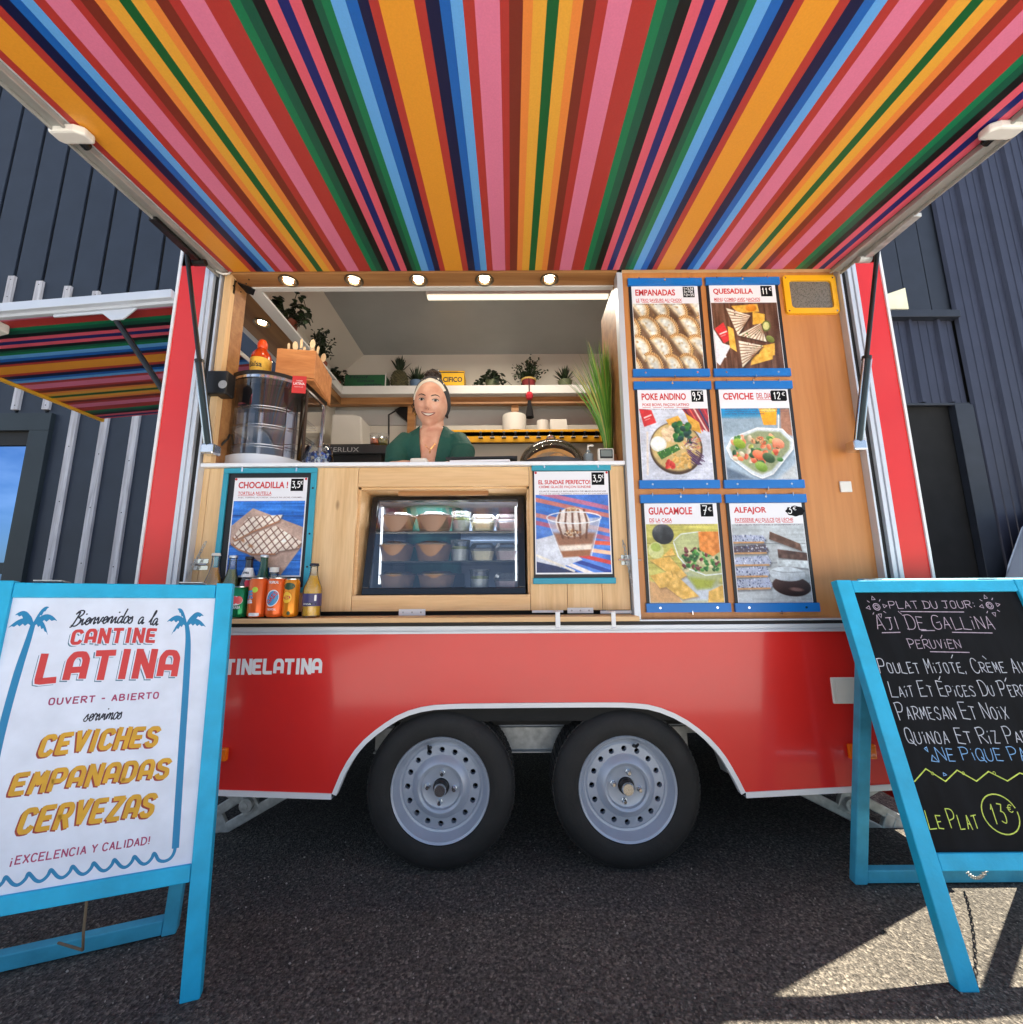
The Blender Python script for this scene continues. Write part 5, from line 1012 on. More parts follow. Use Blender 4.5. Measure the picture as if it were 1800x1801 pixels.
def pic_quesadilla():
    c = Cv(140, 148, (98, 66, 50)); planks(c, 5, 0, (58, 36, 26), 24, True)
    c.poly([(0, .40), (.12, .62), (.24, .66), (.05, .95), (0, .9)], (224, 226, 236)); flyer(c, [(.02, .40), (.16, .30), (.25, .56), (.14, .62)])
    for P in ([(.22, .36), (.30, .4), (.32, .75), (.22, .68)], [(.30, .05), (.70, .02), (.72, .14), (.40, .16)], [(.62, .14), (.80, .18), (.78, .32), (.60, .34)], [(.70, .66), (.90, .62), (.88, .80), (.62, .84)], [(.55, .8), (.86, .74), (.84, .86), (.5, .95)]): m = c.poly(P, (228, 176, 72)); c.tex(m, 20, 20, 22)
    c.ell(.60, .08, .09, .06, (222, 140, 40), 0, .1, 40); c.ell(.80, .36, .07, .09, (96, 110, 48), .3, .1); c.ell(.80, .36, .05, .065, (206, 206, 140), .3, .1)
    for P in ([(.22, .08), (.58, .20), (.36, .50)], [(.36, .50), (.72, .32), (.78, .60)], [(.36, .58), (.72, .66), (.38, .98)]):
        c.poly([(x+.012, y+.02) for x, y in P], (46, 28, 20), .03, .8); m = c.poly(P, (232, 224, 206)); c.tex(m, 20, 20, 16)
        for k in range(1, 8):
            t = k/8; a = A3(*P[0])*(1-t)+A3(*P[2])*t; b = A3(*P[1])*(1-t*.5)+A3(*P[2])*t*.5; D = np.hypot(c.X, c.Y); mm = np.zeros_like(c.X); q = Cv.line
            before = c.A.copy(); ml = c.line([a, b], .013, (134, 84, 52), .85); c.A = before*(1-(m*1.0)[..., None])+c.A*m[..., None]
        c.specks(m, 10, .012, [(60, 110, 40), (50, 40, 30), (150, 60, 50)])
    c.ell(.84, .56, .07, .05, (120, 132, 60), .6, .1, 40); c.line([(.02, .6), (.14, .82)], .03, (232, 232, 236)); return c
def pic_poke():
    c = Cv(140, 148, (206, 212, 228)); c.tex(np.ones_like(c.X), 5, 40, 10)
    for k in range(30): x, y = c.r.random(2); c.line([(x, y), (x+.07, y+.004)], .005, (140, 150, 190), .7)
    m = c.poly([(.62, 0), (1, 0), (1, .34), (.80, .26)], (150, 50, 60))
    for k, q in enumerate([(90, 30, 60), (220, 90, 80), (230, 200, 190), (40, 60, 100), (200, 60, 70)]): c.line([(.66+.07*k, 0), (.84+.06*k, .32)], .022, q)
    flyer(c, [(.0, .0), (.18, .02), (.24, .20), (.06, .26)]); c.line([(.10, .34), (.07, .92)], .03, (224, 216, 210))
    c.ell(.50, .56, .385, .37, (70, 50, 34), 0, .03); c.ell(.50, .545, .37, .35, (120, 96, 60), 0, .03); base = c.ell(.5, .54, .36, .34, (206, 180, 120), 0, .05)
    for k in range(16): c.ell(.34+.14*c.r.random(), .26+.18*c.r.random(), .055, .04, (224, 196, 160), c.r.random()*3, .2, 40)
    for P in ([(.38, .16), (.56, .10), (.62, .2), (.42, .24)], [(.66, .06), (.86, .2), (.88, .36), (.74, .3)]): m = c.poly(P, (236, 178, 70)); c.tex(m, 20, 20, 20)
    for k in range(26): c.ell(.50+.24*c.r.random(), .20+.26*c.r.random(), .05, .045, [(24, 92, 50), (30, 70, 64), (50, 120, 50)][k % 3], c.r.random()*3, .25, 50)
    for k in range(40): x, y = .60+.22*c.r.random(), .42+.20*c.r.random(); c.line([(x, y), (x+.12*(c.r.random()-.3), y+.08*(c.r.random()-.5))], .010, [(230, 120, 90), (236, 226, 220), (110, 60, 110)][k % 3])
    for k in range(18): x, y = .62+.18*c.r.random(), .58+.14*c.r.random(); c.line([(x, y), (x+.1, y+.08)], .014, (80, 50, 96))
    c.ell(.25, .50, .12, .11, (228, 232, 226), 0, .06, 10); c.ell(.25, .49, .10, .085, (244, 246, 240), 0, .1)
    m = c.poly([(.22, .62), (.52, .50), (.56, .58), (.28, .72)], (54, 110, 44)); c.specks(m, 20, .012, [(120, 170, 70), (30, 70, 30), (220, 230, 200)])
    for k in range(46): c.ell(.44+.26*c.r.random(), .64+.19*c.r.random(), .026, .024, (222, 176, 96), 0, .3, 50)
    for k in range(9): c.ell(.34+.12*c.r.random(), .74+.10*c.r.random(), .04, .03, (214, 60, 50), c.r.random()*3, .2, 50)
    return c
def pic_ceviche():
    c = Cv(140, 140, (176, 198, 218)); c.tex(np.ones_like(c.X), 6, 14, 12); c.poly([(0, 0), (1, 0), (1, .12), (.5, .17), (0, .14)], (28, 140, 200)); c.poly([(0, .13), (1, .1), (1, .35), (0, .38)], (150, 172, 190), .08)
    c.poly([(.86, .0), (1, 0), (1, .4), (.84, .34)], (168, 120, 96), .03); c.poly([(.55, .0), (.82, .0), (.78, .24), (.60, .24)], (244, 168, 30)); c.ell(.685, .03, .13, .03, (250, 216, 110), 0, .2); c.line([(.83, .1), (.80, .34)], .02, (236, 236, 238))
    c.poly([(0, .82), (.35, .98), (0, 1)], (96, 116, 140), .05); c.poly([(.7, 1), (1, .78), (1, 1)], (210, 216, 220), .05)
    P = [(.03, .56), (.12, .42), (.50, .28), (.86, .30), (1.0, .46), (.98, .58), (.66, .92), (.50, .98), (.36, .92), (.08, .70)]
    c.poly([(x+.01, y+.03) for x, y in P], (110, 130, 150), .05, .8); c.poly(P, (214, 224, 232)); c.line(P+[P[0]], .014, (248, 250, 252)); Q = [(.5+(x-.5)*.9, .58+(y-.58)*.86) for x, y in P]; m = c.poly(Q, (150, 160, 120), .03)
    for k in range(60): c.ell(.12+.72*c.r.random(), .40+.36*c.r.random(), .05, .034, [(232, 128, 88), (240, 160, 120), (70, 130, 56), (40, 86, 50), (180, 190, 90), (214, 96, 66), (220, 206, 180)][k % 7], c.r.random()*3, .2, 60)
    for (x, y, q) in ((.22, .5, (150, 180, 50)), (.5, .82, (126, 160, 60)), (.78, .5, (242, 150, 116)), (.48, .66, (238, 120, 80)), (.62, .7, (60, 90, 50))): c.ell(x, y, .10, .07, q, .5, .15, 60)
    c.specks(c.ell(.5, .46, .2, .08, (190, 160, 100), 0, .8, 0, .4), 60, .009, [(236, 220, 170), (60, 50, 30), (200, 150, 80)])
    return c
def pic_guacamole():
    c = Cv(140, 142, (196, 190, 96)); planks(c, 4, 0, (140, 132, 60), 18)
    c.poly([(0, .8), (.5, .6), (1, .8), (1, 1), (0, 1)], (190, 200, 214), .1); c.poly([(0, .72), (.36, .86), (.44, 1), (0, 1)], (206, 160, 110), .03)
    m = c.ell(.23, .13, .155, .135, (48, 52, 58), .2, .06, 50); c.tex(m, 16, 16, 24); c.ell(.12, .34, .11, .11, (214, 218, 150), 0, .06, 20); c.ell(.12, .30, .075, .06, (176, 196, 90), .2, .15)
    c.poly([(.37, .22), (.50, .12), (.80, .10), (1.0, .18), (1.0, .66), (.90, .82), (.66, .84), (.52, .70)], (168, 180, 140), .02, .75); c.line([(.37, .24), (.42, .42), (.56, .58), (.78, .66), (1.0, .64)], .016, (226, 236, 236)); c.line([(.37, .22), (.48, .13), (.75, .10)], .012, (220, 230, 232))
    for k in range(90): c.ell(.48+.5*c.r.random(), .32+.28*c.r.random(), .035, .025, [(36, 110, 40), (24, 80, 34), (80, 150, 60), (110, 40, 50), (200, 190, 150)][min(4, int(c.r.random()*5.6) if k % 7 else 3)], c.r.random()*3, .25, 60)
    c.poly([(.54, .68), (.9, .72), (.84, .82), (.64, .83)], (160, 170, 60), .05)
    m = c.poly([(.72, .10), (1, .10), (1, .36), (.90, .42), (.72, .34)], (222, 136, 56)); c.tex(m, 22, 22, 26)
    for P in ([(.2, .42), (.34, .30), (.38, .40)], [(.02, .46), (.3, .42), (.52, .66), (.40, .72)], [(.02, .66), (.30, .60), (.36, .78), (.14, .82)], [(.22, .80), (.36, .64), (.66, .92), (.44, .96)], [(.80, .86), (1, .78), (1, 1), (.78, 1)]):
        c.poly([(x+.01, y+.015) for x, y in P], (120, 84, 40), .03, .6); m = c.poly(P, (232, 186, 92)); c.tex(m, 24, 24, 24)
    return c
def pic_alfajor():
    c = Cv(140, 142, (176, 184, 190)); planks(c, 4, 0, (110, 116, 120), 16)
    for k, (y, h, q) in enumerate(((.20, .08, 1), (.34, .075, 0), (.49, .08, 1), (.63, .085, 1), (.78, .09, 1))):
        x0, x1 = -.02, .46+.02*(k % 3); P = [(x0, y-h*.7), (x1-.04, y-h+.03*(k == 0)), (x1, y), (x1-.03, y+h*.6), (x0, y+h*.7)]; c.poly([(a+.01, b+.02) for a, b in P], (70, 72, 80), .03, .7); m = c.poly(P, (168, 178, 204) if q else (84, 72, 84)); c.specks(m, 90, .010, [(40, 46, 84), (226, 230, 244), (90, 100, 140)]); c.line([(x0, y+h*.55), (x1-.04, y+h*.5)], .022, (198, 150, 96))
    for P, q in (([(.52, .10), (.92, .26), (.94, .36), (.50, .20)], (92, 60, 46)), ([(.60, .33), (1, .38), (1, .48), (.60, .44)], (76, 44, 36)), ([(.58, .46), (1, .48), (1, .58), (.58, .54)], (204, 214, 220))): c.poly([(a+.01, b+.02) for a, b in P], (90, 92, 96), .03, .7); m = c.poly(P, q); c.tex(m, 24, 24, 26)
    c.ell(.74, .80, .27, .13, (56, 30, 26), .1, .06, 40); c.ell(.80, .84, .12, .03, (140, 104, 96), .1, .5); m = c.ell(.70, .645, .25, .095, (206, 216, 224), .06, .06, 20); c.tex(m, 10, 30, 16); c.line([(.5, .60), (.66, .63), (.94, .62)], .01, (150, 160, 170)); return c
def pic_chocadilla():
    c = Cv(130, 164, (36, 112, 208)); planks(c, 5, 0, (14, 44, 96), 26)
    m = c.poly([(.28, .10), (1, .36), (1, .62), (.74, 1.0), (0, .56), (0, .34)], (190, 160, 146)); c.tex(m, 8, 8, 8)
    for P in ([(.04, .50), (.22, .22), (.70, .19), (.66, .28), (.30, .42), (.08, .54)], [(.02, .58), (.40, .42), (.62, .34), (1.0, .56), (.96, .64), (.70, .68), (.64, .72), (.32, .72), (.14, .66)]):
        c.poly([(x+.01, y+.02) for x, y in P], (90, 64, 56), .04, .8); m = c.poly(P, (236, 222, 210)); c.tex(m, 9, 9, 14); bf = c.A.copy()
        for k in range(-8, 16): c.line([(k*.11-.3, 0), (k*.11+.5, 1)], .013, (110, 66, 50)); c.line([(k*.11+.5, 0), (k*.11-.55, 1)], .013, (110, 66, 50))
        for k in range(10): c.ell(c.r.random(), .2+.5*c.r.random(), .06, .03, (176, 116, 76), c.r.random()*3, .8)
        c.A = bf*(1-m[..., None])+c.A*m[..., None]; c.line(P[-3:]+[P[0]], .02, (168, 112, 78))
    return c
def pic_sundae():
    c = Cv(130, 146, (70, 120, 210)); c.tex(np.ones_like(c.X), 5, 5, 20)
    for k, q in enumerate([(216, 110, 130), (230, 120, 90), (60, 130, 220), (230, 140, 120), (200, 90, 110), (90, 140, 220)]): c.line([(-.2, .02+.1*k-.1), (1.2, .36+.1*k-.14)], .055, q, .8)
    for k, q in enumerate([(232, 96, 70), (240, 190, 160), (200, 60, 60), (30, 60, 150), (236, 230, 230), (20, 40, 110), (226, 120, 80), (40, 60, 140)]): c.line([(.40, .60+.07*k), (1.1, .64+.13*k)], .05, q)
    c.poly([(0, .58), (.25, .52), (.62, .84), (.30, .94), (0, .90)], (206, 212, 226)); c.poly([(0, .86), (.28, .92), (.5, 1), (0, 1)], (34, 50, 96)); c.line([(0, .78), (.5, .98)], .03, (226, 222, 214))
    c.poly([(.17, .32), (.88, .30), (.74, .78), (.34, .80)], (188, 188, 206), .02, .8); c.poly([(.24, .5), (.80, .5), (.74, .72), (.33, .74)], (150, 104, 80), .04); c.poly([(.30, .66), (.76, .64), (.73, .74), (.34, .76)], (232, 220, 208), .03); c.poly([(.33, .73), (.74, .71), (.72, .79), (.36, .81)], (150, 96, 66), .02)
    m = c.ell(.50, .36, .24, .20, (226, 214, 208), 0, .06, 30)
    for k in range(5): c.line([(.34+.08*k, .20), (.30+.10*k, .36), (.36+.08*k, .56)], .028, (104, 62, 46), .85)
    c.specks(c.ell(.5, .5, .26, .10, (120, 80, 60), 0, .9, 0, .3), 60, .018, [(90, 56, 44), (222, 200, 170), (170, 120, 80)]); c.specks(c.ell(.50, .20, .12, .05, (190, 150, 110), 0, .6, 0, .5), 26, .014, [(210, 170, 120), (150, 100, 60)])
    t = np.linspace(0, 2*math.pi, 40); c.line([(.52+.37*math.cos(a), .30+.075*math.sin(a)) for a in t], .014, (236, 242, 250)); c.line([(.16, .32), (.34, .80)], .010, (226, 232, 244)); c.line([(.88, .31), (.74, .79)], .010, (226, 232, 244)); return c

YP = YF-.004
def menu_board(lab, X0, X1, Z0, Z1, head, headw, sub, subw, desc, price, pic, kind='bars', tagshape='square', paper=None, group='food menu boards on the wooden trailer front'):
    F = wall(YF-.002); W_, H_ = X1-X0, Z1-Z0; B = thing('menu_board', lab, 'menu board', (X0+W_/2, YF-.002, Z0), group)
    g = MB(); g.fbox(F, X0+.003, X1-.003, Z0+.008, Z1-.008, -.001, .003); bd = g.build('backing_board', M['board'], B)
    hs = MB()
    if kind == 'bars':
        bh = .034
        for nm, a, b in (('clip_bar', Z1-bh, Z1), ('clip_bar', Z0, Z0+bh)):
            g = MB(); g.fbox(F, X0-.001, X1+.001, a, b, .0, .012); q = g; top = b == Z1; lay = len(g.f)
            for t in ((.16, .84) if not top else (.5,)): q.disc(F, X0+W_*t, a+bh*(.5 if top is False else .72), .0045, .0125, 8, 1)
            for t in ((.15, .5, .84) if top else (.54,)): zz = b-.001 if top else a-.003; q.fbox(F, X0+W_*t-.0012, X0+W_*t+.0012, zz-.006, zz+.008, .0, .0135, 1)
            g.build(nm, [M['blue'], M['chrome']], B)
        px0, px1, pz0, pz1 = X0+W_*.045, X0+W_*.945, Z0+bh+.001, Z1-bh-.001; split = .215
    elif kind == 'frame':
        g = MB(); g.fbox(F, X0, X1, Z1-.021, Z1, .003, .012); g.fbox(F, X0, X0+.020, Z0+.021, Z1-.021, .003, .012); g.fbox(F, X1-.024, X1, Z0+.021, Z1-.021, .003, .012); g.fbox(F, X0, X1, Z0, Z0+.021, .003, .012); k = g.build('wooden_frame', M['tealbar'], B, bevel=.002); q = MB()
        for t in (.83, .46, .2): q.disc(F, X1-.012, Z0+H_*t, .0042, .0125, 10, 0)
        q.build('frame_screws', M['black'], k); hs = MB()
        for t in (.2, .78): hs.fbox(F, X0+W_*t-.003, X0+W_*t+.003, Z1-.016, Z1+.012, .012, .014)
        hs.build('hook', M['chrome'], B); px0, px1, pz0, pz1 = paper; split = .24
    else:
        for a, b in ((Z1-.024, Z1), (Z0, Z0+.024)): g = MB(); g.fbox(F, X0-.001, X1+.001, a, b, .0, .011); g.build('clip_bar', M['tealbar'], B, bevel=.003)
        for t in (.16, .84): hs.fbox(F, X0+W_*t-.003, X0+W_*t+.003, Z1-.014, Z1+.012, .011, .013)
        hs.build('hook', M['chrome'], B); px0, px1, pz0, pz1 = paper; split = .235
    g = MB(); g.fbox(F, px0, px1, pz0, pz1, .0032, .0042); sh = g.build('paper_sheet', M['paper'], B)
    w_, h_ = px1-px0, pz1-pz0; t = MB(); tz = pz1-h_*.03; hh = h_*(.078 if kind == 'bars' else .070); c = .0047
    put_text(t, head, F, px0+w_*.055, tz-hh-(h_*.01 if kind != 'sundae' else h_*.03), w_*headw, hh*(1 if kind != 'sundae' else .62), c, 0, .03)
    tz2 = tz-hh*1.42-h_*.012-(0 if kind != 'sundae' else -.002); put_text(t, sub, F, px0+w_*.06, tz2-hh*.52, w_*subw, hh*.5, c, 0, .016)
    if kind != 'sundae':
        for k, wd_ in enumerate(sub.split(' ') if sub.strip() else []): i = len(' '.join(sub.split(' ')[:k]))+(1 if k else 0); a = px0+w_*(.06+subw*i/len(sub)); t.fbox(F, a, px0+w_*(.06+subw*(i+len(wd_)-.2)/len(sub)), tz2-hh*.66, tz2-hh*.60, c-.0003, c, 0)
    t.build('heading', M['t_red'], sh)
    if desc:
        t = MB()
        for i, (ln, lw) in enumerate(desc): put_text(t, ln, F, px0+w_*.065, tz2-hh*1.02-h_*.026*i, w_*lw, h_*.0145, c, 0, .004)
        t.build('small_print', M['t_ink'], sh)
    pcx, pcz, ps = px0+w_*.86, pz1-h_*.075, w_*.085; t = MB()
    if tagshape == 'square': t.fbox(F, pcx-ps, pcx+ps, pcz-ps*1.02, pcz+ps*1.02, .0043, .0052, 0)
    elif tagshape == 'round': t.prism(F, [(pcx+a*1.35*ps, pcz+b*ps) for a, b in ((-.85, -.95), (.85, -.95), (1, -.75), (1, .75), (.85, .95), (-.85, .95), (-1, .75), (-1, -.75))], .0043, .0052, 0)
    else: t.prism(F, [(pcx+.012+ps*1.5*(1+.07*math.cos(8*a))*math.cos(a), pcz-.004+ps*.85*(1+.06*math.cos(8*a))*math.sin(a)) for a in np.linspace(0, 2*math.pi, 40, endpoint=False)], .0043, .0052, 0)
    for (s_, a, b, w2, h2) in price: strokes(t, s_, F, pcx+a*ps, pcz+b*ps, w2*ps, h2*ps, .0034 if h2 > .7 else .002, .0056, 1)
    t.build('price_tag', [M['slate'], M['t_white']], sh)
    pb = pz1-h_*split; ins = .004 if kind != 'bars' else .002
    pic().finish().mesh(F, px0+ins, px1-ins, pz0+(.001 if kind == 'bars' else .006), pb, .0046, sh)
    if kind != 'bars':
        t = MB()
        for xx in (px0+.006, px1-.006): t.disc(F, xx, pz1-.006, .005, .0062, 12)
        t.build('pins', M['t_red'], sh)
    return B
C0, C1, C2, C3 = .431, .757, .776, 1.102
P35 = lambda s: [(s, -.8, -.45, 1.3, 1.0), ('€', .55, .1, .35, .5)]
menu_board('empanadas menu board with pale pastries in rows, top left on the plywood wall', C0, C1, 1.875, 2.342, 'EMPANADAS', .60, 'LE TRIO SAVEURS AU CHOIX', .69, [('FACONNEES A LA MAIN ET DOREES AU FOUR', .69)], [('1=3,5€', -.85, .42, 1.7, .42), ('3=10€', -.85, -.18, 1.6, .42), ('12=35', -.85, -.8, 1.7, .42)], pic_empanadas)
menu_board('quesadilla menu board with grilled wedges on dark wood, next to the yellow vent', C2, C3, 1.875, 2.345, 'QUESADILLA', .60, 'MENU COMBO AVEC NACHOS', .69, [('TORTILLA, FROMAGE FONDU, GARNITURE AU CHOIX', .82)], [('11', -.8, -.6, 1.0, 1.2), ('€', .45, .1, .4, .6)], pic_quesadilla)
menu_board('poke andino menu board showing a round bowl on a white table', C0, C1, 1.387, 1.852, 'POKE ANDINO', .64, 'POKE BOWL FAÇON LATINO', .67, [('POULET GRILLE, RIZ ET QUINOA, LEGUMES DU JOUR...', .84)], [('9,5', -.8, -.6, 1.25, 1.3), ('€', .55, .3, .35, .5)], pic_poke)
menu_board('ceviche menu board with a salmon salad box and an orange drink', C2, C3, 1.386, 1.852, 'CEVICHE', .44, ' ', .01, [('MIX DE POISSON FRAIS OU DE CREVETTES MARINE DANS', .87), ('DU JUS DE CITRON ET D EPICES AUX SAVEURS TROPICALES', .90), ('SERVI AVEC CHIPS NACHOS DE MAIS', .56)], [('12', -.9, -.6, 1.1, 1.2), ('€', .55, .0, .5, .6)], pic_ceviche, tagshape='round')
menu_board('guacamole menu board with a dip bowl and yellow corn chips', C0, C1, .895, 1.361, 'GUACAMOLE', .60, 'DE LA CASA', .31, [('AVOCATS FRAIS, PEPITES DE GRENADE & CHIPS NACHOS', .88)], [('7', -.7, -.75, .7, 1.5), ('€', .2, -.1, .5, .6)], pic_guacamole)
menu_board('alfajor menu board with stacked filled biscuits and a cloud price tag', C2, C3, .894, 1.360, 'ALFAJOR', .45, 'PATISSERIE AU DULCE DE LECHE', .80, [('LE MACARON TRADITIONNEL A LA CONFITURE DE LAIT', .90)], [('3', -.7, -.55, .6, 1.1), ('€', .15, .0, .5, .55)], pic_alfajor, tagshape='cloud')
q = MB(); F = wall(YF-.002); a, b = W(1330, 702, YF), W(1354, 692, YF); put_text(q, 'DEL DIA', F, a[0], a[2], b[0]-a[0], b[2]-a[2], .0047, 0, .012); q.fbox(F, a[0], b[0], a[2]-.006, a[2]-.004, .0044, .0047)
bd = [o for o in bpy.data.objects if o.name.startswith('menu_board') and 'ceviche' in o['label']][0]; sh = [o for o in bd.children if o.name.startswith('paper_sheet')][0]; q.build('side_heading', M['t_red'], sh)
menu_board('chocadilla menu board in a turquoise frame with chocolate drizzled tortillas, behind the bottles', -1.268, -.886, .978, 1.482, 'CHOCADILLA !', .68, 'TORTILLA NUTELLA', .46, [('AVEC TOPPING AU CHOIX : DULCE DE LECHE, CARAMEL...', .90)], P35('3,5'), pic_chocadilla, 'frame', paper=(-1.222, -.925, 1.040, 1.442))
menu_board('sundae menu board with turquoise bars showing an ice cream cup, right of the fridge', -.008, .316, 1.006, 1.489, 'EL SUNDAE PERFECTO!', .70, 'CRÈME GLACÉE FAÇON SUNDAE', .70, [('GLACE VANILLE BOURBON DE MADAGASCAR', .9), ('DULCE DE LECHE, TOPPING CHOCOLAT ET CACAHUETES', .92)], P35('3,5'), pic_sundae, 'sundae', paper=(.002, .305, 1.044, 1.462))

# ================================================================== CANS AND BOTTLES ON THE DROP SHELF
ZSH = .8885
M['can_end'] = mat('can_end_metal', (196, 198, 200), .25, metal=.9)
def wrap_text(parent, txt, cx, cy, z, r, ang, span, h, mt, bold=.02, rot=0, name='can_print'):
    v, f = text_shape(txt, bold); ca, sa = math.cos(rot), math.sin(rot); q = MB(); P = []
    for a, b in v:
        A_, B_ = (a-.5)*span*r, (b-.5)*h; A_, B_ = A_*ca-B_*sa, A_*sa+B_*ca; t = ang+A_/r; P.append((cx+r*math.sin(t), cy-r*math.cos(t), z+B_))
    q.add(P, f); return q.build(name, mt, parent)
def wrap_patch(parent, cx, cy, z, r, ang, wid, hei, mt, name='can_print', shape='ell', n=28, rot=0):
    P = []; ca, sa = math.cos(rot), math.sin(rot)
    for t in np.linspace(0, 2*math.pi, n, endpoint=False):
        a, b = math.cos(t)*wid/2, math.sin(t)*hei/2
        if shape == 'box': k = 1/max(abs(math.cos(t)), abs(math.sin(t))); a, b = a*k, b*k
        a, b = a*ca-b*sa, a*sa+b*ca; P.append((a, b))
    q = MB(); rows = []
    c = [(cx+r*math.sin(ang), cy-r*math.cos(ang), z)]; V = c+[(cx+r*math.sin(ang+a*k/r), cy-r*math.cos(ang+a*k/r), z+b*k) for k in (.5, 1) for a, b in P]
    q.add(V, [(0, 1+i, 1+(i+1) % n) for i in range(n)]+[(1+i, 1+n+i, 1+n+(i+1) % n, 1+(i+1) % n) for i in range(n)]); return q.build(name, mt, parent)
def can(lab, px, Y, r, h, m_):
    x = W(px, 1050, Y)[0]; t = thing('drink_can', lab, 'drink can', (x, Y, ZSH), 'drink cans on the drop shelf')
    lathe_obj('can_wall', [(r*.78, .004), (r*.97, .010), (r, .018), (r, h-.014), (r*.86, h-.004)], (x, Y, ZSH), m_, t, 32)
    g = MB(); g.lathe([(r*.86, h-.004), (r*.87, h), (r*.82, h), (r*.80, h-.006), (.001, h-.006)], (x, Y, ZSH), 32); e = g.build('can_end', M['can_end'], t, smooth=40)
    MB().box(x-.008, x+.008, Y-.014, Y+.004, ZSH+h-.005, ZSH+h-.003).build('pull_tab', M['chrome'], e, bevel=.001); return t, x
gcan = mat('green_can', (14, 124, 74), .22, metal=.5, var=.05); ocan = mat('orange_can', (232, 104, 40), .28, metal=.3, var=.05); ycan = mat('amber_can', (226, 140, 30), .25, metal=.4, var=.1, scale=12); rcan = mat('red_can', (206, 44, 56), .25, metal=.4)
mk = lambda n, c: mat(n, c, .35, var=.05)
pk, bl, lm, yl, gr, nv = mk('pink_print', (238, 92, 96)), mk('sky_print', (70, 150, 200)), mk('lime_print', (190, 222, 70)), mk('lemon_print', (240, 190, 50)), mk('leaf_print', (26, 66, 34)), mk('violet_print', (62, 56, 104))
t, x = can('short green drink can with a pink fruit on it, nearest the white sign', 421.5, -.055, .0335, .116, gcan); R_ = .0339
wrap_patch(t, x, -.055, ZSH+.064, R_, .12, .052, .034, M['t_white']); wrap_patch(t, x, -.055, ZSH+.066, R_+.0003, .0, .026, .030, pk); wrap_patch(t, x, -.055, ZSH+.066, R_+.0003, .5, .024, .028, pk); wrap_text(t, 'GOIABA', x, -.055, ZSH+.040, R_+.0003, .2, 1.0, .011, M['t_white'])
t, x = can('tall orange drink can with blue and white print, second from the left', 454, -.052, .0325, .147, ocan); R_ = .0329
wrap_text(t, 'LIFE', x, -.052, ZSH+.085, R_, -.55, 1.0, .030, bl, .05, .1); wrap_text(t, 'soda', x, -.052, ZSH+.062, R_, -.5, .9, .018, M['t_white'], .04, .1); wrap_patch(t, x, -.052, ZSH+.103, R_, .15, .020, .020, lm); wrap_patch(t, x, -.052, ZSH+.014, R_, .2, .036, .012, M['t_white'], shape='box')
t, x = can('tall orange drink can with TROPICAL lettering and a blue oval', 486, -.050, .0325, .147, ocan); R_ = .0329
wrap_text(t, 'TROPICAL', x, -.05, ZSH+.130, R_, .05, 1.15, .010, M['t_white'], .03); wrap_patch(t, x, -.05, ZSH+.072, R_, .05, .046, .062, M['t_white'], rot=-.3); wrap_patch(t, x, -.05, ZSH+.072, R_+.0003, .08, .040, .055, bl, rot=-.3); wrap_text(t, 'OASIS', x, -.05, ZSH+.074, R_+.0006, .02, 1.5, .017, M['t_coral'], .04, .9); wrap_text(t, 'TROPICAL', x, -.05, ZSH+.032, R_, .05, 1.0, .008, M['t_white'])
t, x = can('slim amber drink can with dark leaves and a round emblem, right end of the cans', 512.5, -.046, .0285, .143, ycan); R_ = .0289
wrap_patch(t, x, -.046, ZSH+.115, R_, .1, .042, .026, gr); wrap_patch(t, x, -.046, ZSH+.074, R_, -.1, .034, .040, yl); wrap_patch(t, x, -.046, ZSH+.074, R_+.0003, -.1, .028, .014, M['t_coral']); wrap_text(t, 'TEA', x, -.046, ZSH+.074, R_+.0006, -.1, .7, .010, yl, .04); wrap_patch(t, x, -.046, ZSH+.018, R_, .25, .012, .014, gr)
t, x = can('red drink can half hidden behind the tall orange can', 440, .0, .030, .143, rcan)
bprof = lambda r, h, n=.013: [(.001, .003), (r*.9, .0), (r, .006), (r, h*.50), (r*.96, h*.56), (r*.62, h*.70), (n*1.15, h*.80), (n, h*.95), (n*1.15, h*.96), (n*1.15, h*.985), (n, h)]
inner = lambda r, h, f=.62, n=.013: [(.001, .008), (r*.92, .008), (r*.94, h*.50), (r*.9, h*.56)]+([(r*.56, h*.70), (n*1.0, h*.78)] if f > .7 else [])+[(.001, h*f)]
M['clear_glass'] = glass('clear_bottle_glass', (.94, .97, .95), refl=1.4, haze=.03)
def std_bottle(lab, px, ytop, Y, r, glassm, drink, capm, fill=.76, label=None, n=.0125):
    x = W(px, 1000, Y)[0]; h = W(px, ytop, Y)[2]-ZSH; t = thing('glass_bottle', lab, 'bottle', (x, Y, ZSH), 'bottles on the drop shelf')
    lathe_obj('bottle_glass', bprof(r, h, n), (x, Y, ZSH), glassm, t, 28)
    if drink: lathe_obj('drink', inner(r, h, fill), (x, Y, ZSH), drink, t, 28)
    lathe_obj('cap', [(n*1.25, h*.965), (n*1.3, h*.972), (n*1.15, h+.002), (.001, h+.002)], (x, Y, ZSH), capm, t, 20)
    return t, x, h
amber = mat('amber_drink', (206, 150, 60), .15, var=.05, coat=.5); paleb = mat('pale_green_drink', (126, 130, 74), .15, var=.05, coat=.5)
dbrown = mat('dark_brown_bottle', (40, 24, 18), .12, var=.1, coat=.6); dgreen = mat('dark_green_bottle', (16, 66, 36), .12, var=.1, coat=.6); lemon = mat('yellow_soda', (236, 180, 10), .15, var=.05, coat=.6)
std_bottle('clear bottle of amber beer with white cap, leftmost bottle on the shelf', 378, 974, -.02, .030, M['clear_glass'], amber, M['white_plastic'], .74)
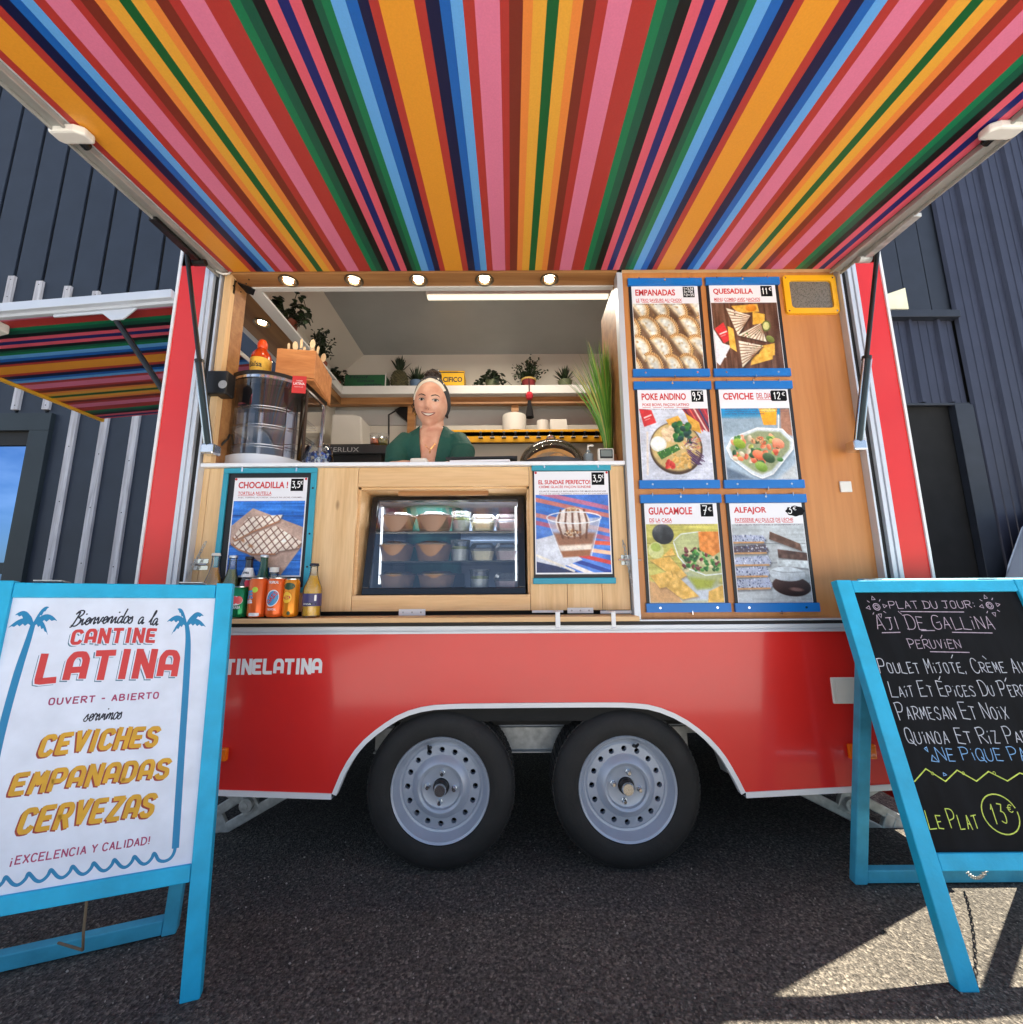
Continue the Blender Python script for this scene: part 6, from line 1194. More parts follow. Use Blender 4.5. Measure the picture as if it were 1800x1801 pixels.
std_bottle('clear bottle of pale beer, second bottle from the left', 409, 978, -.008, .030, M['clear_glass'], paleb, M['alu'], .74)
t, x, h = std_bottle('dark brown bottle with a white neck label, behind the green can', 438, 980, .0, .030, dbrown, None, M['t_navy'])
o = lathe_obj('neck_label', [(.0140, h*.82), (.0205, h*.73), (.0255, h*.66)], (x, .0, ZSH), M['t_white'], t, 24); wrap_text(o, 'Cerveza', x, 0, ZSH+h*.74, .0222, .0, 1.2, .012, M['t_navy'])
std_bottle('dark green glass bottle standing behind the tall orange cans', 464, 977, .0, .030, dgreen, None, M['alu'])
x = W(483, 1000, -.0)[0]; h = W(480, 998, 0)[2]-ZSH; t = thing('glass_bottle', 'small dark cola bottle with a wide white cap, between the two orange cans', 'bottle', (x, 0, ZSH), 'bottles on the drop shelf')
lathe_obj('bottle_glass', bprof(.027, h*.92, .014), (x, 0, ZSH), M['clear_glass'], t, 24); lathe_obj('drink', inner(.026, h*.9, .66), (x, 0, ZSH), dbrown, t, 24); lathe_obj('cap', [(.017, h*.9), (.017, h), (.001, h)], (x, 0, ZSH), M['white_plastic'], t, 20)
t, x, h = std_bottle('yellow soda bottle with a violet label standing apart from the cans', 553, 992, -.045, .033, M['clear_glass'], lemon, M['t_navy'], .72, n=.0135)
o = lathe_obj('bottle_label', [(.0335, .042), (.0335, .088)], (x, -.045, ZSH), nv, t, 28); wrap_patch(o, x, -.045, ZSH+.050, .0338, .0, .056, .010, M['t_navy'], shape='box'); wrap_text(o, 'SODA', x, -.045, ZSH+.050, .0341, -.1, .9, .006, M['t_white']); wrap_patch(o, x, -.045, ZSH+.072, .0338, .75, .008, .022, M['t_white'], shape='box')

# ================================================================== A-FRAME SIGNS
def aframe(lab, F, W0, W1, H, st, b_bot, b_top, rail, panel, back):
    """board F: a along the board, b up the board, c towards the viewer"""
    t = thing('a_frame_sign', lab, 'sandwich board', tuple(F.o))
    for a0, a1, top in ((W0, W0+st, 1), (W1-st, W1, 1)):
        g = MB(); g.fbox(F, a0, a1, 0, H, -.03, 0); g.build('stile', M['teal'], t, bevel=.003)
    for b0, b1 in ((b_top, b_top+rail), (b_bot-rail, b_bot)):
        g = MB(); g.fbox(F, W0+st+.0008, W1-st-.0008, b0, b1, -.03, -.001); g.build('rail', M['teal'], t, bevel=.003)
    g = MB(); g.fbox(F, W0+st*.6, W1-st*.6, b_bot-.008, b_top+.008, -.016, -.010); p = g.build('sign_panel', panel, t)
    Fb = back
    for a0, a1 in ((W0+.012, W0+.012+st*.85), (W1-.012-st*.85, W1-.012)):
        g = MB(); g.fbox(Fb, a0, a1, 0, H*.985, -.03, 0); g.build('back_leg', M['teal2'], t, bevel=.004)
    g = MB(); g.fbox(Fb, W0+.012+st*.86, W1-.012-st*.86, .004, .046, -.029, -.002); g.build('back_rail', M['teal2'], t, bevel=.003)
    g = MB(); g.fbox(Fb, W0+.012+st, W1-.012-st, H*.94, H*.985, -.029, -.002); g.build('back_rail', M['teal2'], t, bevel=.003)
    for k in (.2, .8): a = W0+(W1-W0)*k; g = MB(); g.fbox(F, a-.03, a+.03, H, H+.003, -.05, -.004); g.build('hinge', M['galv'], t)
    return t, p
# right: chalkboard
o = A3(1.011, -.444, 0); v = A3(0, .234, 1.015); v /= np.linalg.norm(v); FR_ = Fr(o, (1, 0, 0), v)
vb = A3(.060, -.135, 1.0); vb /= np.linalg.norm(vb); FRb = Fr((1.045, -.055, 0), (1, 0, 0), vb)
t, p = aframe('turquoise sandwich board with a black chalkboard listing the dish of the day', FR_, 0, .655, 1.04, .050, .281, .998, .040, M['slate'], FRb)
chain(FR_(.22, .255, -.035), (1.42, -.075, .05), .03, t, 22)
CF = -.0098; LWK = .66
def chalk(items, mt, nm):
    q = MB()
    for it in items:
        if it[0] == 'T': _, s_, a, b, w_, h_, lw, sm = it; strokes(q, s_, FR_, a, b, w_, h_, lw*LWK, CF, 0, GL, jit=.30, gap=1.5, small=sm)
        else: _, pts, lw = it; ribbon(q, FR_, pts, lw*.85, CF+.0001)
    return q.build(nm, mt, p)
def ring(cx, cy, r, ry=None, n=20): return [(cx+r*math.cos(k), cy+(ry or r)*math.sin(k)) for k in np.linspace(.3, 2*math.pi+.1, n)]
def sun_(cx, cy):
    L_ = [('L', ring(cx, cy, .011), .0028), ('L', ring(cx, cy, .006), .0025)]
    for k in range(8):
        a = k*math.pi/4+.1; r_ = .024; x_, y_ = cx+r_*math.cos(a), cy+r_*math.sin(a)
        if k % 2: L_.append(('L', [(x_, y_), (x_+.008*math.cos(a), y_+.008*math.sin(a))], .0025))
        else: L_.append(('L', [(x_+.006*math.sin(a), y_-.006*math.cos(a)), (x_+.012*math.cos(a), y_+.012*math.sin(a)), (x_-.006*math.sin(a), y_+.006*math.cos(a)), (x_+.006*math.sin(a), y_-.006*math.cos(a))], .002))
    return L_
acc = lambda a, b, d=1: ('L', [(a, b), (a+.008*d, b+.010)], .0026)
chalk([('T', 'PLAT DU JOUR:', .16, .944, .285, .024, .0030, 0), ('L', [(.19, .934), (.40, .931)], .003), ('T', 'AJI DE GALLiNA', .095, .876, .385, .046, .0032, .85), ('L', [(.105, .866), (.165, .867)], .003), ('L', [(.235, .872), (.28, .872)], .003), ('L', [(.335, .866), (.465, .863)], .003), ('T', 'PERUViEN', .18, .816, .165, .030, .0030, .9), ('L', [(.24, .806), (.365, .803)], .003), acc(.225, .848), acc(.19, .925, -1)]+sun_(.115, .95)+sun_(.495, .952), M['chalk_pink'], 'chalk_heading')
chalk([('T', 'POULET MiJOTE, CREME AU', .060, .742, .46, .042, .0036, .72), acc(.30, .786), acc(.41, .782, -1), ('T', 'LAiT ET EPiCES DU PEROU', .072, .674, .44, .044, .0036, .68), acc(.235, .722), acc(.44, .716), ('T', 'PARMESAN ET NOiX', .072, .610, .335, .046, .0036, .72), ('T', 'QUiNOA ET RiZ PARFUME', .074, .545, .46, .042, .0038, .74)], M['chalk'], 'chalk_dish_text')
chalk([('T', 'NE PiQUE PAS', .150, .500, .29, .034, .0034, .9), ('L', [(.135, .515), (.128, .500), (.148, .497), (.135, .515)], .0026), ('L', [(.118, .532), (.126, .524), (.126, .536), (.118, .532)], .0026), ('L', [(.150, .470), (.158, .464), (.148, .462), (.150, .470)], .0022)], M['chalk_blue'], 'chalk_blue_line')
zz = [(.058+.045*k, .482-.002*k if k % 2 else .448) for k in range(12)]
chalk([('L', zz, .0036), ('T', 'LE PLAT', .060, .334, .140, .046, .0038, .68), ('T', '13', .245, .346, .040, .046, .004, 0), ('T', '€', .297, .372, .014, .018, .003, 0), ('L', ring(.272, .368, .050, .048, 28), .0036)]+[('L', ring(.118+.09*k, .468, .0035), .002) for k in range(5)], M['chalk_green'], 'chalk_price')
# left: white printed panel
u2 = A3(.938, .345, .026); v2 = A3(-.083, .096, .993); u2 = u2-.045*v2; FL_ = Fr((-.872, -.447, 0), u2, v2)
nb = FL_.n.copy(); nb[2] = 0; nb /= np.linalg.norm(nb); uh = A3(u2[0], u2[1], 0); vb = A3(-.083, .096, 0)+uh*.12+nb*.26*.98+A3(0, 0, .98); vb /= np.linalg.norm(vb); ob = A3(-.872, -.447, 0)-nb*.265-uh*.12
FLb = Fr(ob, uh, vb)
t, p = aframe('turquoise sandwich board with a white welcome sign, palms and LATINA lettering', FL_, -.547, .004, 1.02, .043, .290, .975, .040, M['panel_white'], FLb)
CL = -.0098
def sign_text(items, mt, nm, dc=0.0, da=0, db=0):
    q = MB()
    for (s_, a, b, w_, h_, lw, font, sh, gap, arc) in items: strokes(q, s_, FL_, a+da, b+db, w_, h_, lw, CL+dc, 0, font, shear=sh, gap=gap, arc=arc)
    return q.build(nm, mt, p)
sign_text([('Bienvenidos a la', -.375, .897, .196, .040, .0036, GS, .25, 0, .008)], M['t_navy'], 'welcome_lettering')
sign_text([('servimos', -.314, .654, .080, .036, .0029, GS, .25, 0, 0)], M['t_navy'], 'script_lettering')
red = [('CANTINE', -.364, .853, .184, .034, .0084, GB, .05, 2.7, .003), ('LATINA', -.420, .759, .296, .064, .0160, GB, .06, 2.7, .006)]
sign_text(red, M['t_slate'], 'letter_shadow', .0, -.0050, -.0045); sign_text([(a, b+.0, c, d, e, f_+.004, g_, h, i, j) for a, b, c, d, e, f_, g_, h, i, j in red], M['panel_white'], 'letter_gap', .0003, -.0012, -.001); sign_text(red, M['t_coral'], 'red_lettering', .0006)
sign_text([('OUVERT - ABIERTO', -.390, .701, .234, .015, .0034, GL, .02, 2.4, 0)], M['t_pink'], 'open_lettering')
sign_text([('|EXCELENCIA Y CALIDAD!'.replace('|', ''), -.400, .3495, .262, .016, .0030, GL, .05, 2.0, 0)], M['t_pink'], 'magenta_lettering')
q = MB(); ribbon(q, FL_, [(-.408, .346), (-.407, .357)], .003, CL); ribbon(q, FL_, [(-.407, .361), (-.407, .3625)], .003, CL); q.build('inverted_mark', M['t_pink'], p)
gold = [('CEVICHES', -.390, .582, .240, .044, .0104, GB, .16, 2.5, .004), ('EMPANADAS', -.432, .501, .315, .043, .0102, GB, .16, 2.5, .003), ('CERVEZAS', -.404, .415, .262, .048, .0108, GB, .18, 2.5, .003)]
sign_text(gold, M['t_brick'], 'letter_shadow', .0, -.0040, -.0032); sign_text(gold, M['t_gold'], 'gold_lettering', .0006)
def palm(cx, cy, k, trunk):
    q = MB(); F = FL_; lv = 0
    for (dx, dy, up) in ((-.048, -.010, .018), (-.040, .022, .022), (.026, .042, .016), (.048, .006, .022), (.034, -.030, .024), (-.030, -.004, .03)):
        if k < 0: dx = -dx
        lv += 1.5e-5; n = 9; top = []; bot = []
        for i in range(n+1):
            s = i/n; x = cx+dx*s; y = cy+dy*s+up*4*s*(1-s)*.6; wv = .0135*math.sin(math.pi*min(1, s*.9+.1))+.001; top.append((x, y+wv*.5)); bot.append((x, y-wv*(.5+.45*(i % 2))))
        for i in range(n): q.poly([F(*top[i], CL+.0002+lv), F(*top[i+1], CL+.0002+lv), F(*bot[i+1], CL+.0002+lv), F(*bot[i], CL+.0002+lv)])
    P = [A3(*z) for z in trunk]; P = chaikin(P, 2); V = []
    for i, z in enumerate(P): ww = .0045+.0035*min(1, i/10); V += [F(z[0]-ww, z[1], CL), F(z[0]+ww, z[1], CL)]
    q.add(V, [(2*i, 2*i+1, 2*i+3, 2*i+2) for i in range(len(P)-1)]); return q.build('palm_print', M['t_blue'], p)
palm(-.452, .908, 1, [(-.452, .908), (-.456, .86), (-.463, .80), (-.470, .70), (-.474, .60), (-.474, .36), (-.474, .325)])
palm(-.107, .902, -1, [(-.107, .902), (-.099, .86), (-.096, .80), (-.092, .70), (-.086, .50), (-.081, .36), (-.080, .330)])
q = MB(); wv = [(-.080, .335), (-.082, .318), (-.090, .307), (-.103, .304), (-.115, .309)]
x = -.115
while x > -.47: wv += [(x-.006, .322), (x-.010, .3265), (x-.012, .3255), (x-.0135, .316), (x-.024, .305), (x-.035, .307)]; x -= .041
wv = [w_ for w_ in wv if w_[0] > -.474]+[(-.474, .322)]
ribbon(q, FL_, chaikin([A3(*w_) for w_ in wv], 2), .0072, CL+.0001); q.build('wave_print', M['t_blue'], p)
g = MB(); g.tube([FL_(-.26, .25, -.03), FL_(-.265, .17, -.05), FL_(-.28, .11, -.10), FLb(-.28, .05, .0)], .003, 6); g.build('cord', mat('old_rope', (120, 104, 84), .9), t, smooth=60)

# ================================================================== WHITE VAN AT THE RIGHT EDGE
vx, vy = W(1768, 1000, 2.85)[0]-.14, 1.16
va = thing('parked_van', 'pale parked van at the right edge, in front of the ribbed building', 'van', (vx+1.6, vy+.9, 0))
pf = [(.0, .35), (.02, .75), (.05, .98), (.20, 1.18), (.42, 1.62), (.60, 1.78), (1.0, 1.84), (3.6, 1.84), (3.75, 1.7), (3.8, .35)]; g = MB(); rows = []
for y, k in ((0.06, .0), (0, .04), (0, .9), (.06, 1.8-.9)): pass
secs = [(vy, .10), (vy+.03, .04), (vy+.10, .0), (vy+1.60, .0), (vy+1.67, .04), (vy+1.70, .10)]; V = []
for y, ins in secs:
    for a, b in pf: V.append((vx+min(max(a, ins*1.2), 3.8-ins), y, b-(ins*.5 if b > 1.5 else 0)))
n = len(pf); Fc = [(i*n+j, i*n+j+1, (i+1)*n+j+1, (i+1)*n+j) for i in range(len(secs)-1) for j in range(n-1)]+[tuple(range(n)), tuple(range(len(V)-1, len(V)-n-1, -1))]
g.add(V, Fc); bo = g.build('body', mat('pale_blue_white_paint', (200, 210, 224), .25, var=.03, coat=.6), va, smooth=35, bevel=.01)
g = MB(); g.prism(wall(vy-.002), [(vx+.55, 1.1), (vx+.72, 1.66), (vx+1.5, 1.66), (vx+1.5, 1.1)], -.004, 0); g.build('window', M['win'], va)
g = MB(); g.box(vx-.03, vx+.14, vy+.1, vy+1.6, .32, .62); g.build('bumper', M['black'], va, bevel=.02)
g = MB(); g.box(vx-.012, vx+.07, vy-.01, vy+.2, .70, .90); g.build('headlight', M['lid'], va, bevel=.02)
for xx in (.75, 3.05):
    g = MB(); g.lathe([(.001, -.01), (.18, -.012), (.19, .0), (.24, -.005), (.31, .0), (.33, .02), (.33, .19), (.001, .19)], (vx+xx, vy-.01, .33), 36, axis='y', mats=[1, 1, 0, 0, 0, 0, 0]); g.build('wheel', [M['tyre'], M['steel_rim']], va, smooth=40)

# ================================================================== WOMAN BEHIND THE COUNTER
HX, HY, HZc = W(757.5, 703, .25)[0], .285, 1.876
pe = thing('person', 'smiling woman in a green blouse and headband leaning on the white counter', 'person', (HX, .36, .55))
def skin_mat():
    m, t, p = nodes('skin'); l = t.links.new; N = t.nodes.new; tc = N('ShaderNodeTexCoord'); nz = N('ShaderNodeTexNoise'); nz.inputs['Scale'].default_value = 22; nz.inputs['Detail'].default_value = 5; l(tc.outputs['Object'], nz.inputs['Vector'])
    r = N('ShaderNodeValToRGB'); r.color_ramp.elements[0].position = .35; r.color_ramp.elements[0].color = lin((204, 148, 126))+(1,); r.color_ramp.elements[1].position = .68; r.color_ramp.elements[1].color = lin((222, 176, 152))+(1,)
    l(nz.outputs['Fac'], r.inputs['Fac']); l(r.outputs['Color'], p.inputs['Base Color']); p.inputs['Roughness'].default_value = .45; p.inputs['Subsurface Weight'].default_value = .12; p.inputs['Subsurface Radius'].default_value = (.012, .005, .003); return m
M['skin'] = skin_mat()
TILT, NOD = R(5), R(17); KH = 1.07
cT, sT, cN, sN = math.cos(TILT), math.sin(TILT), math.cos(NOD), math.sin(NOD)
def hd(x, y, z):
    """head space to world: nod forward, then tilt towards the right of the picture"""
    y, z = y*cN-z*sN, y*sN+z*cN; x, z = x*cT+z*sT, -x*sT+z*cT; return (HX+x*KH, HY+y*KH, HZc+z*KH)
def gs(v, c, w): return math.exp(-((v-c)/w)**2)
def head_pt(th, ph):
    dx, dy, dz = math.sin(th)*math.sin(ph), -math.sin(th)*math.cos(ph), math.cos(th)
    x, y, z = .0775*dx, .092*dy, .112*dz; t = max(0, -dz)
    x *= 1-.27*t**1.9; fr = max(0, -dy)
    if dy < 0: y *= .90-.02*t
    else: y *= 1-.42*t**1.2
    ax = abs(x); f = fr**.6
    pr = 0
    if -.040 < z < .024: pr = (.024-z)/.046 if z > -.022 else max(0, (z+.040)/.018); pr = max(0, min(1, pr))
    d = .023*gs(x, 0, .0095)*pr**1.15+.009*gs(ax, .0125, .006)*gs(z, -.027, .007)-.010*gs(ax, .031, .015)*gs(z, .007, .010)+.0045*gs(ax, .030, .022)*gs(z, .027, .008)+.0085*gs(ax, .043, .015)*gs(z, -.024, .016)+.0065*gs(x, 0, .024)*gs(z, -.056, .016)+.009*gs(x, 0, .018)*gs(z, -.098, .013)-.003*gs(x, 0, .02)*gs(z, -.078, .007)-.003*gs(ax, .030, .006)*gs(z, -.048, .014)
    return x, y-d*f, z
HV = []; NL, NP = 70, 96
for i in range(NL+1):
    for j in range(NP): HV.append(head_pt(math.pi*(i+.0001)/(NL+.0002), 2*math.pi*j/NP))
HA = np.array(HV); FRONT = HA[HA[:, 1] < .01]
def face(x, z, off=.001):
    w_ = np.exp(-((FRONT[:, 0]-x)**2+(FRONT[:, 2]-z)**2)/(2*.0022**2)); y = (w_*FRONT[:, 1]).sum()/(w_.sum()+1e-12) if w_.sum() > 1e-6 else FRONT[np.argmin((FRONT[:, 0]-x)**2+(FRONT[:, 2]-z)**2), 1]
    return hd(x, y-off, z)
b = MB(); b.add([hd(*p) for p in HV], [(i*NP+j, i*NP+(j+1) % NP, (i+1)*NP+(j+1) % NP, (i+1)*NP+j) for i in range(NL) for j in range(NP)])
for s in (-1, 1):      # ears
    b.tube([hd(s*.066, .008, -.030), hd(s*.073, .010, -.012), hd(s*.076, .016, .006), hd(s*.071, .014, .014)], [.006, .009, .009, .005], 8)
def loft(mb, secs, n=28):
    V = []
    for (cx, cy, cz, rx, ry) in secs: V += [(cx+rx*math.cos(2*math.pi*j/n), cy+ry*math.sin(2*math.pi*j/n), cz) for j in range(n)]
    mb.add(V, [(i*n+j, i*n+(j+1) % n, (i+1)*n+(j+1) % n, (i+1)*n+j) for i in range(len(secs)-1) for j in range(n)]+[tuple(range(n-1, -1, -1)), tuple(range((len(secs)-1)*n, len(secs)*n))])
torso0 = [(HX, .44, .98, .150, .105), (HX, .43, 1.12, .140, .100), (HX, .40, 1.28, .138, .100), (HX, .37, 1.42, .150, .112), (HX, .345, 1.52, .160, .112), (HX, .335, 1.63, .174, .098), (HX, .335, 1.695, .166, .078), (HX, .338, 1.733, .128, .062), (HX, .338, 1.762, .078, .052)]
torso = [(a, b_, c, rx*.87, ry*.95) for a, b_, c, rx, ry in torso0]
neck = [(HX, .340, 1.66, .072, .058), (HX, .338, 1.72, .059, .050), (HX, .332, 1.76, .054, .047), (HX, .325, 1.80, .053, .047), (HX, .318, 1.85, .045, .045)]
loft(b, torso); loft(b, neck)
ARM = {}
for s in (-1, 1):
    S, E, Wr = A3(HX+s*.134, .33, 1.690), A3(HX+s*.150, .235, 1.535), A3(HX+s*.040, .185 if s < 0 else .22, 1.530)
    ARM[s] = (S, E, Wr); b.tube([S, S*.5+E*.5+A3(s*.012, 0, .012), E], [.052, .046, .040], 14); b.tube([E, E*.5+Wr*.5, Wr], [.040, .036, .026], 14)
    hdv = (Wr-E)/np.linalg.norm(Wr-E); side = np.cross(hdv, A3(0, 0, 1)); pc = Wr+hdv*.045; b.tube([Wr, Wr+hdv*.03, Wr+hdv*.075], [.024, .030, .028], 12)
    for k in range(4):
        r0 = Wr+hdv*.07+side*(-.026+.0175*k)+A3(0, 0, -.002); L_ = (.066, .074, .070, .055)[k]; b.tube([r0, r0+hdv*L_*.4+A3(0, 0, .006), r0+hdv*L_*.75-A3(0, 0, .002), r0+hdv*L_-A3(0, 0, .012)], [.0085, .0082, .0075, .006], 8)
    th0 = Wr+hdv*.025+side*(.022*s); b.tube([th0, th0+hdv*.03+side*s*.022, th0+hdv*.06+side*s*.022], [.011, .010, .0075], 8)
def remeshed(mb, name, mt, vox, parent, smooth_it=4, cut=None):
    o = mb.build('tmp', mt, None); m_ = o.modifiers.new('r', 'REMESH'); m_.mode = 'VOXEL'; m_.voxel_size = vox; m_.use_smooth_shade = True
    s_ = o.modifiers.new('s', 'SMOOTH'); s_.iterations = smooth_it; s_.factor = .5
    dg = bpy.context.evaluated_depsgraph_get(); dg.update(); me = bpy.data.meshes.new_from_object(o.evaluated_get(dg)); bpy.data.objects.remove(o)
    if cut:
        bm = bmesh.new(); bm.from_mesh(me); bmesh.ops.delete(bm, geom=[f for f in bm.faces if cut(f.calc_center_median())], context='FACES'); [setattr(v.co, 'x', HX+math.copysign(vhw(v.co.z), v.co.x-HX)) for v in bm.verts if v.is_boundary and v.co.y < .335 and 1.40 < v.co.z < 1.755]; bm.to_mesh(me); bm.free()
    me.transform(Matrix.Translation(-Vector(ORG[parent.name]))); me.name = name
    if not me.materials: me.materials.append(mt)
    for f in me.polygons: f.use_smooth = True
    n = bpy.data.objects.new(name, me); COL.objects.link(n); n.parent = parent; ORG[n.name] = ORG[parent.name]; return n
bodyo = remeshed(b, 'body', M['skin'], .0036, pe, 3)
# blouse with short sleeves and a deep V neck
bl_ = MB(); loft(bl_, [(cx, cy, cz, rx+.010, ry+.010) for cx, cy, cz, rx, ry in torso[:-1]]+[(HX, .338, 1.758, .080, .060), (HX, .338, 1.772, .068, .056)])
for s in (-1, 1):
    S, E, Wr = ARM[s]; mid = S*.5+E*.5+A3(s*.014, 0, .014); e2 = S*.12+E*.88; bl_.tube([S+A3(-s*.02, 0, .004), mid, e2, e2+(E-S)*.05], [.058, .055, .052, .053], 16)
def vhw(z): return .014+(.056-.014)*max(0, min(1, (z-1.45)/.30))
def vcut(c):
    if c.z > 1.765: return True
    if c.y < .335 and c.z > 1.38:
        return abs(c.x-HX) < vhw(c.z)
    return False
def cloth():
    m, t, p = nodes('green_blouse_cloth'); l = t.links.new; N = t.nodes.new; tc = N('ShaderNodeTexCoord'); nz = N('ShaderNodeTexNoise'); nz.inputs['Scale'].default_value = 16; nz.inputs['Detail'].default_value = 3; nz.inputs['Distortion'].default_value = 1.2; l(tc.outputs['Object'], nz.inputs['Vector'])
    p.inputs['Base Color'].default_value = lin((6, 74, 66))+(1,); p.inputs['Roughness'].default_value = .75
    bp = N('ShaderNodeBump'); bp.inputs['Strength'].default_value = .35; bp.inputs['Distance'].default_value = .02; l(nz.outputs['Fac'], bp.inputs['Height']); l(bp.outputs['Normal'], p.inputs['Normal']); return m
bo_ = remeshed(bl_, 'blouse', cloth(), .005, pe, 5, vcut)
sm = bo_.modifiers.new('thick', 'SOLIDIFY'); sm.thickness = .004; sm.offset = 1
tr_ = MB(); loft(tr_, [(HX, .44, .93, .155, .112), (HX, .44, 1.06, .152, .110)])
for s in (-1, 1): tr_.tube([(HX+s*.075, .44, 1.0), (HX+s*.08, .44, .80), (HX+s*.08, .45, .58)], [.085, .062, .048], 14)
tr_.build('trousers', mat('dark_trousers', (30, 32, 38), .8), pe, smooth=60)
for s in (-1, 1):
    g = MB(); g.tube([(HX+s*.08, .47, .575), (HX+s*.08, .40, .572), (HX+s*.085, .33, .566)], [.038, .036, .028], 10); g.build('shoe', M['black'], pe, smooth=60)
# face details
eyew, iris, dk = mat('eye_white', (196, 182, 174), .25), mat('dark_brown_iris', (40, 22, 14), .15), mat('dark_brown_hair', (40, 25, 19), .5, var=.3, scale=60, stretch=(1, 1, 1))
for s in (-1, 1):
    q = MB(); n = 14; Pt = [(s*.0305+.0145*math.cos(a), .0065+(.0054 if math.sin(a) > 0 else .0036)*math.sin(a)) for a in np.linspace(0, 2*math.pi, n, endpoint=False)]
    q.add([face(s*.0305, .0065, .004)]+[face(x, z, .0016) for x, z in Pt], [(0, 1+i, 1+(i+1) % n) for i in range(n)]); e = q.build('eye', eyew, pe, smooth=60)
    q = MB(); q.add([face(s*.0305, .0068, .0052)]+[face(s*.0305+.0060*math.cos(a), .0068+.0050*math.sin(a), .0042) for a in np.linspace(0, 2*math.pi, n, endpoint=False)], [(0, 1+i, 1+(i+1) % n) for i in range(n)]); q.build('iris', iris, e)
    q = MB(); q.tube([face(s*.0305+.0140*math.cos(a), .0065+.0066*math.sin(a), .0030) for a in np.linspace(math.pi*1.02, -.02*math.pi, 9)], [.0006, .0011, .0014, .0015, .0015, .0015, .0015, .0013, .0008], 6); q.build('eyelid_line', dk, pe)
    q = MB(); q.tube([face(s*x, z, .0012) for x, z in ((.012, .0235), (.020, .0270), (.030, .0300), (.040, .0285), (.048, .0225))], [.0016, .0027, .0027, .0020, .0008], 6); q.build('eyebrow', dk, pe, smooth=60)
    q = MB(); q.tube([hd(s*.073, .004, -.030), hd(s*.073, .003, -.044)], .0012, 5); q.lathe([(.001, -.018), (.005, -.012), (.004, -.004), (.001, .004)], hd(s*.073, .003, -.046), 10); q.build('earring', mat('brass_earring', (150, 120, 60), .3, metal=.8) if s < 0 else M['rubber'], pe)
q = MB(); n = 12; up = [(-.031+.00517*k, -.0440-.0060*math.sin(math.pi*k/12)) for k in range(n+1)]; lo_ = [(-.031+.00517*k, -.0450-.0155*math.sin(math.pi*k/12)) for k in range(n+1)]
V = [face(x, z, .0022) for x, z in up]+[face(x, z, .0022) for x, z in lo_]; q.add(V, [(i, i+1, n+2+i, n+1+i) for i in range(n)]); q.build('teeth', mat('tooth_white', (214, 204, 192), .3), pe, smooth=60)
lip = mat('rose_lips', (140, 62, 56), .4)
q = MB(); q.tube([face(x, z, .0016) for x, z in up], [.0010]+[.0017]*5+[.0014]+[.0017]*5+[.0010], 7); q.tube([face(x, z-.001, .0016) for x, z in lo_], [.0010]+[.0024]*11+[.0010], 7); q.build('lips', lip, pe, smooth=60)
q = MB(); q.tube([face(-.007, -.0335, .0006), face(-.004, -.0330, .0008)], .0016, 5); q.tube([face(.004, -.0330, .0008), face(.007, -.0335, .0006)], .0016, 5); q.build('nostrils', mat('dark_nostril', (96, 50, 40), .8), pe)
# hair: cap behind the band, bun, loose curls
def on_head(a, be, k):
    d = (math.sin(a)*math.cos(be), -math.sin(be), math.cos(a)*math.cos(be)); x, y, z = head_pt(math.acos(max(-1, min(1, d[2]))), math.atan2(d[0], -d[1])); return hd(x*k, y*k, z*k)
def edge(a): return R(6)+R(33)*max(0, math.cos(a*.86))**.8
q = MB(); V = []; nl, npp = 44, 30
for i in range(nl+1):
    a = R(-112+224*i/nl)
    for j in range(npp+1): be = edge(a)-R(8)-(edge(a)+R(72))*j/npp; V.append(on_head(a, be, 1.05+.008*math.sin(a*31+j*.7)))
q.add(V, [(i*(npp+1)+j, i*(npp+1)+j+1, (i+1)*(npp+1)+j+1, (i+1)*(npp+1)+j) for i in range(nl) for j in range(npp)]); q.build('hair', dk, pe, smooth=60)
q = MB(); c = hd(-.006, .030, .128)
for k in range(34):
    d = RNG.normal(size=3); d /= np.linalg.norm(d); e = np.cross(d, RNG.normal(size=3)); e /= np.linalg.norm(e); q.tube([A3(*c)+(d*math.cos(a)+e*math.sin(a))*A3(.038, .032, .028)*random.uniform(.8, 1.05) for a in np.linspace(0, random.uniform(2.5, 5), 12)], .0045, 5)
q.lathe([(.001, -.026), (.024, -.018), (.034, 0), (.024, .020), (.001, .026)], c, 16); q.build('hair_bun', dk, pe, smooth=60)
q = MB()
for k in range(9):
    x0, y0, z0 = -.074+random.uniform(-.004, .004), .010+.006*k*.5, .03-.004*k; L_ = random.uniform(.04, .085); ph = random.uniform(0, 6)
    q.tube([hd(x0-.006-.008*math.sin(s*9+ph)-.006*s, y0+.006*math.cos(s*9+ph), z0-L_*s) for s in np.linspace(0, 1, 16)], .0016, 5)
q.build('loose_curl', dk, pe, smooth=60)
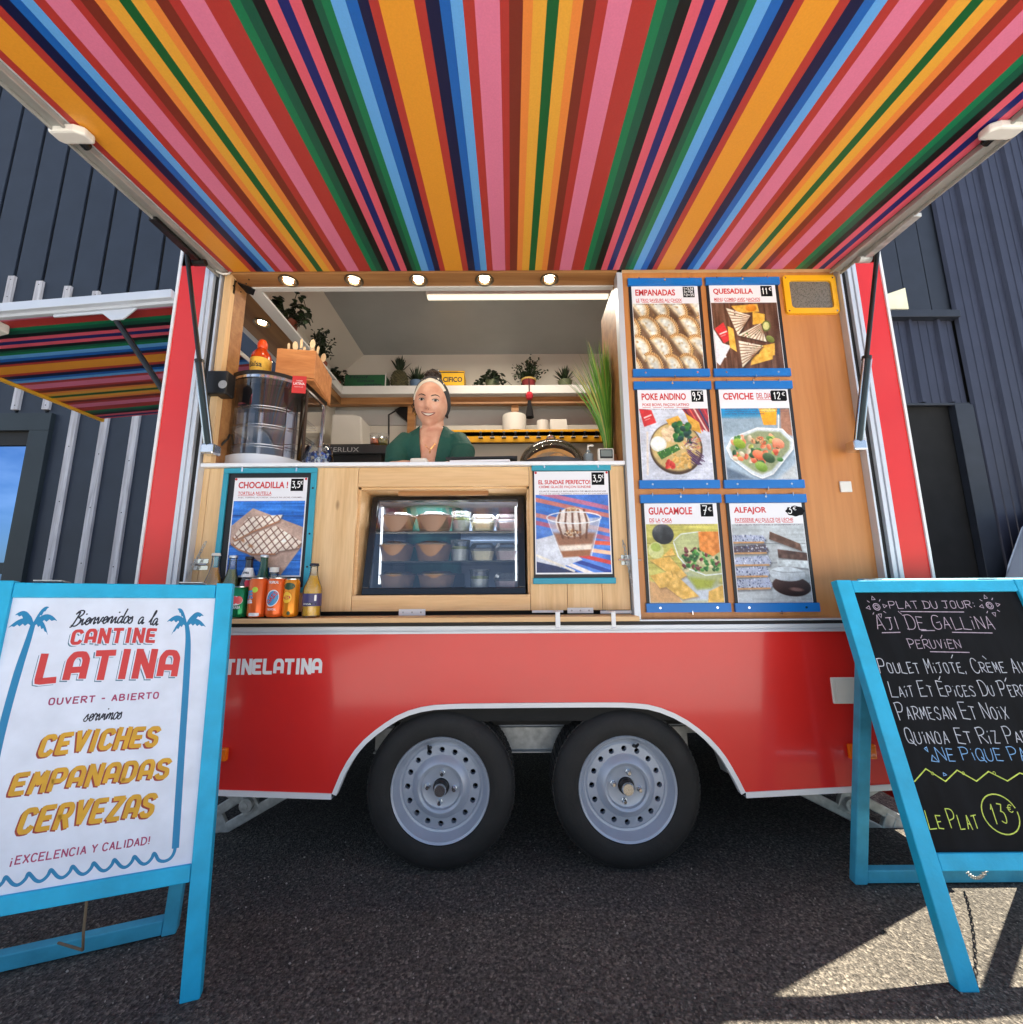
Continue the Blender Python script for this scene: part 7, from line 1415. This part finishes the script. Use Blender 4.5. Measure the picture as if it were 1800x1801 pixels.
# headband: folded scarf over the hairline
def band_mat():
    m, t, p = nodes('patterned_scarf'); l = t.links.new; N = t.nodes.new; tc = N('ShaderNodeTexCoord'); v = N('ShaderNodeTexVoronoi'); v.inputs['Scale'].default_value = 46; l(tc.outputs['Object'], v.inputs['Vector'])
    r = N('ShaderNodeValToRGB'); r.color_ramp.interpolation = 'CONSTANT'; r.color_ramp.elements[0].color = lin((222, 216, 204))+(1,); r.color_ramp.elements[1].position = .22; r.color_ramp.elements[1].color = lin((46, 48, 56))+(1,); l(v.outputs['Distance'], r.inputs['Fac']); l(r.outputs['Color'], p.inputs['Base Color']); p.inputs['Roughness'].default_value = .8; return m
q = MB(); V = []; n, m_ = 44, 6
for i in range(n+1):
    a = R(-118+236*i/n)
    for j in range(m_+1): u_ = j/m_; V.append(on_head(a, edge(a)-R(22)*u_, 1.03+.075*u_**1.2+.006*math.sin(9*a+5*u_)))
Fq = [(i*(m_+1)+j, i*(m_+1)+j+1, (i+1)*(m_+1)+j+1, (i+1)*(m_+1)+j) for i in range(n) for j in range(m_)]; q.add(V, Fq)
q.m = [1 if (f[0] % (m_+1)) < 3 and f[0]//(m_+1) > 5 and f[0]//(m_+1) < 33 else (2 if f[0]//(m_+1) >= 30 else 0) for f in q.f]
hb = q.build('headband', [band_mat(), mat('cream_scarf', (226, 220, 206), .8), mat('charcoal_scarf', (52, 54, 58), .8)], pe, smooth=60); s_ = hb.modifiers.new('thick', 'SOLIDIFY'); s_.thickness = .005; s_.offset = 1
q = MB(); nk = [(HX+.050*math.cos(a), .276-.012*math.sin(a)-.004, 1.700+.075*-math.sin(a)) for a in np.linspace(math.pi, 0, 0)]
pts = [A3(HX-.048, .285, 1.705), A3(HX-.03, .262, 1.672), A3(HX-.01, .240, 1.640), A3(HX+.008, .230, 1.622), A3(HX+.022, .246, 1.650), A3(HX+.04, .27, 1.69), A3(HX+.048, .285, 1.71)]
q.tube(chaikin(pts, 2), .0010, 5); q.lathe([(.001, -.014), (.004, -.008), (.001, .002)], (HX+.008, .2275, 1.620), 8); q.build('necklace', mat('gold_chain', (214, 170, 90), .25, metal=1.0), pe)
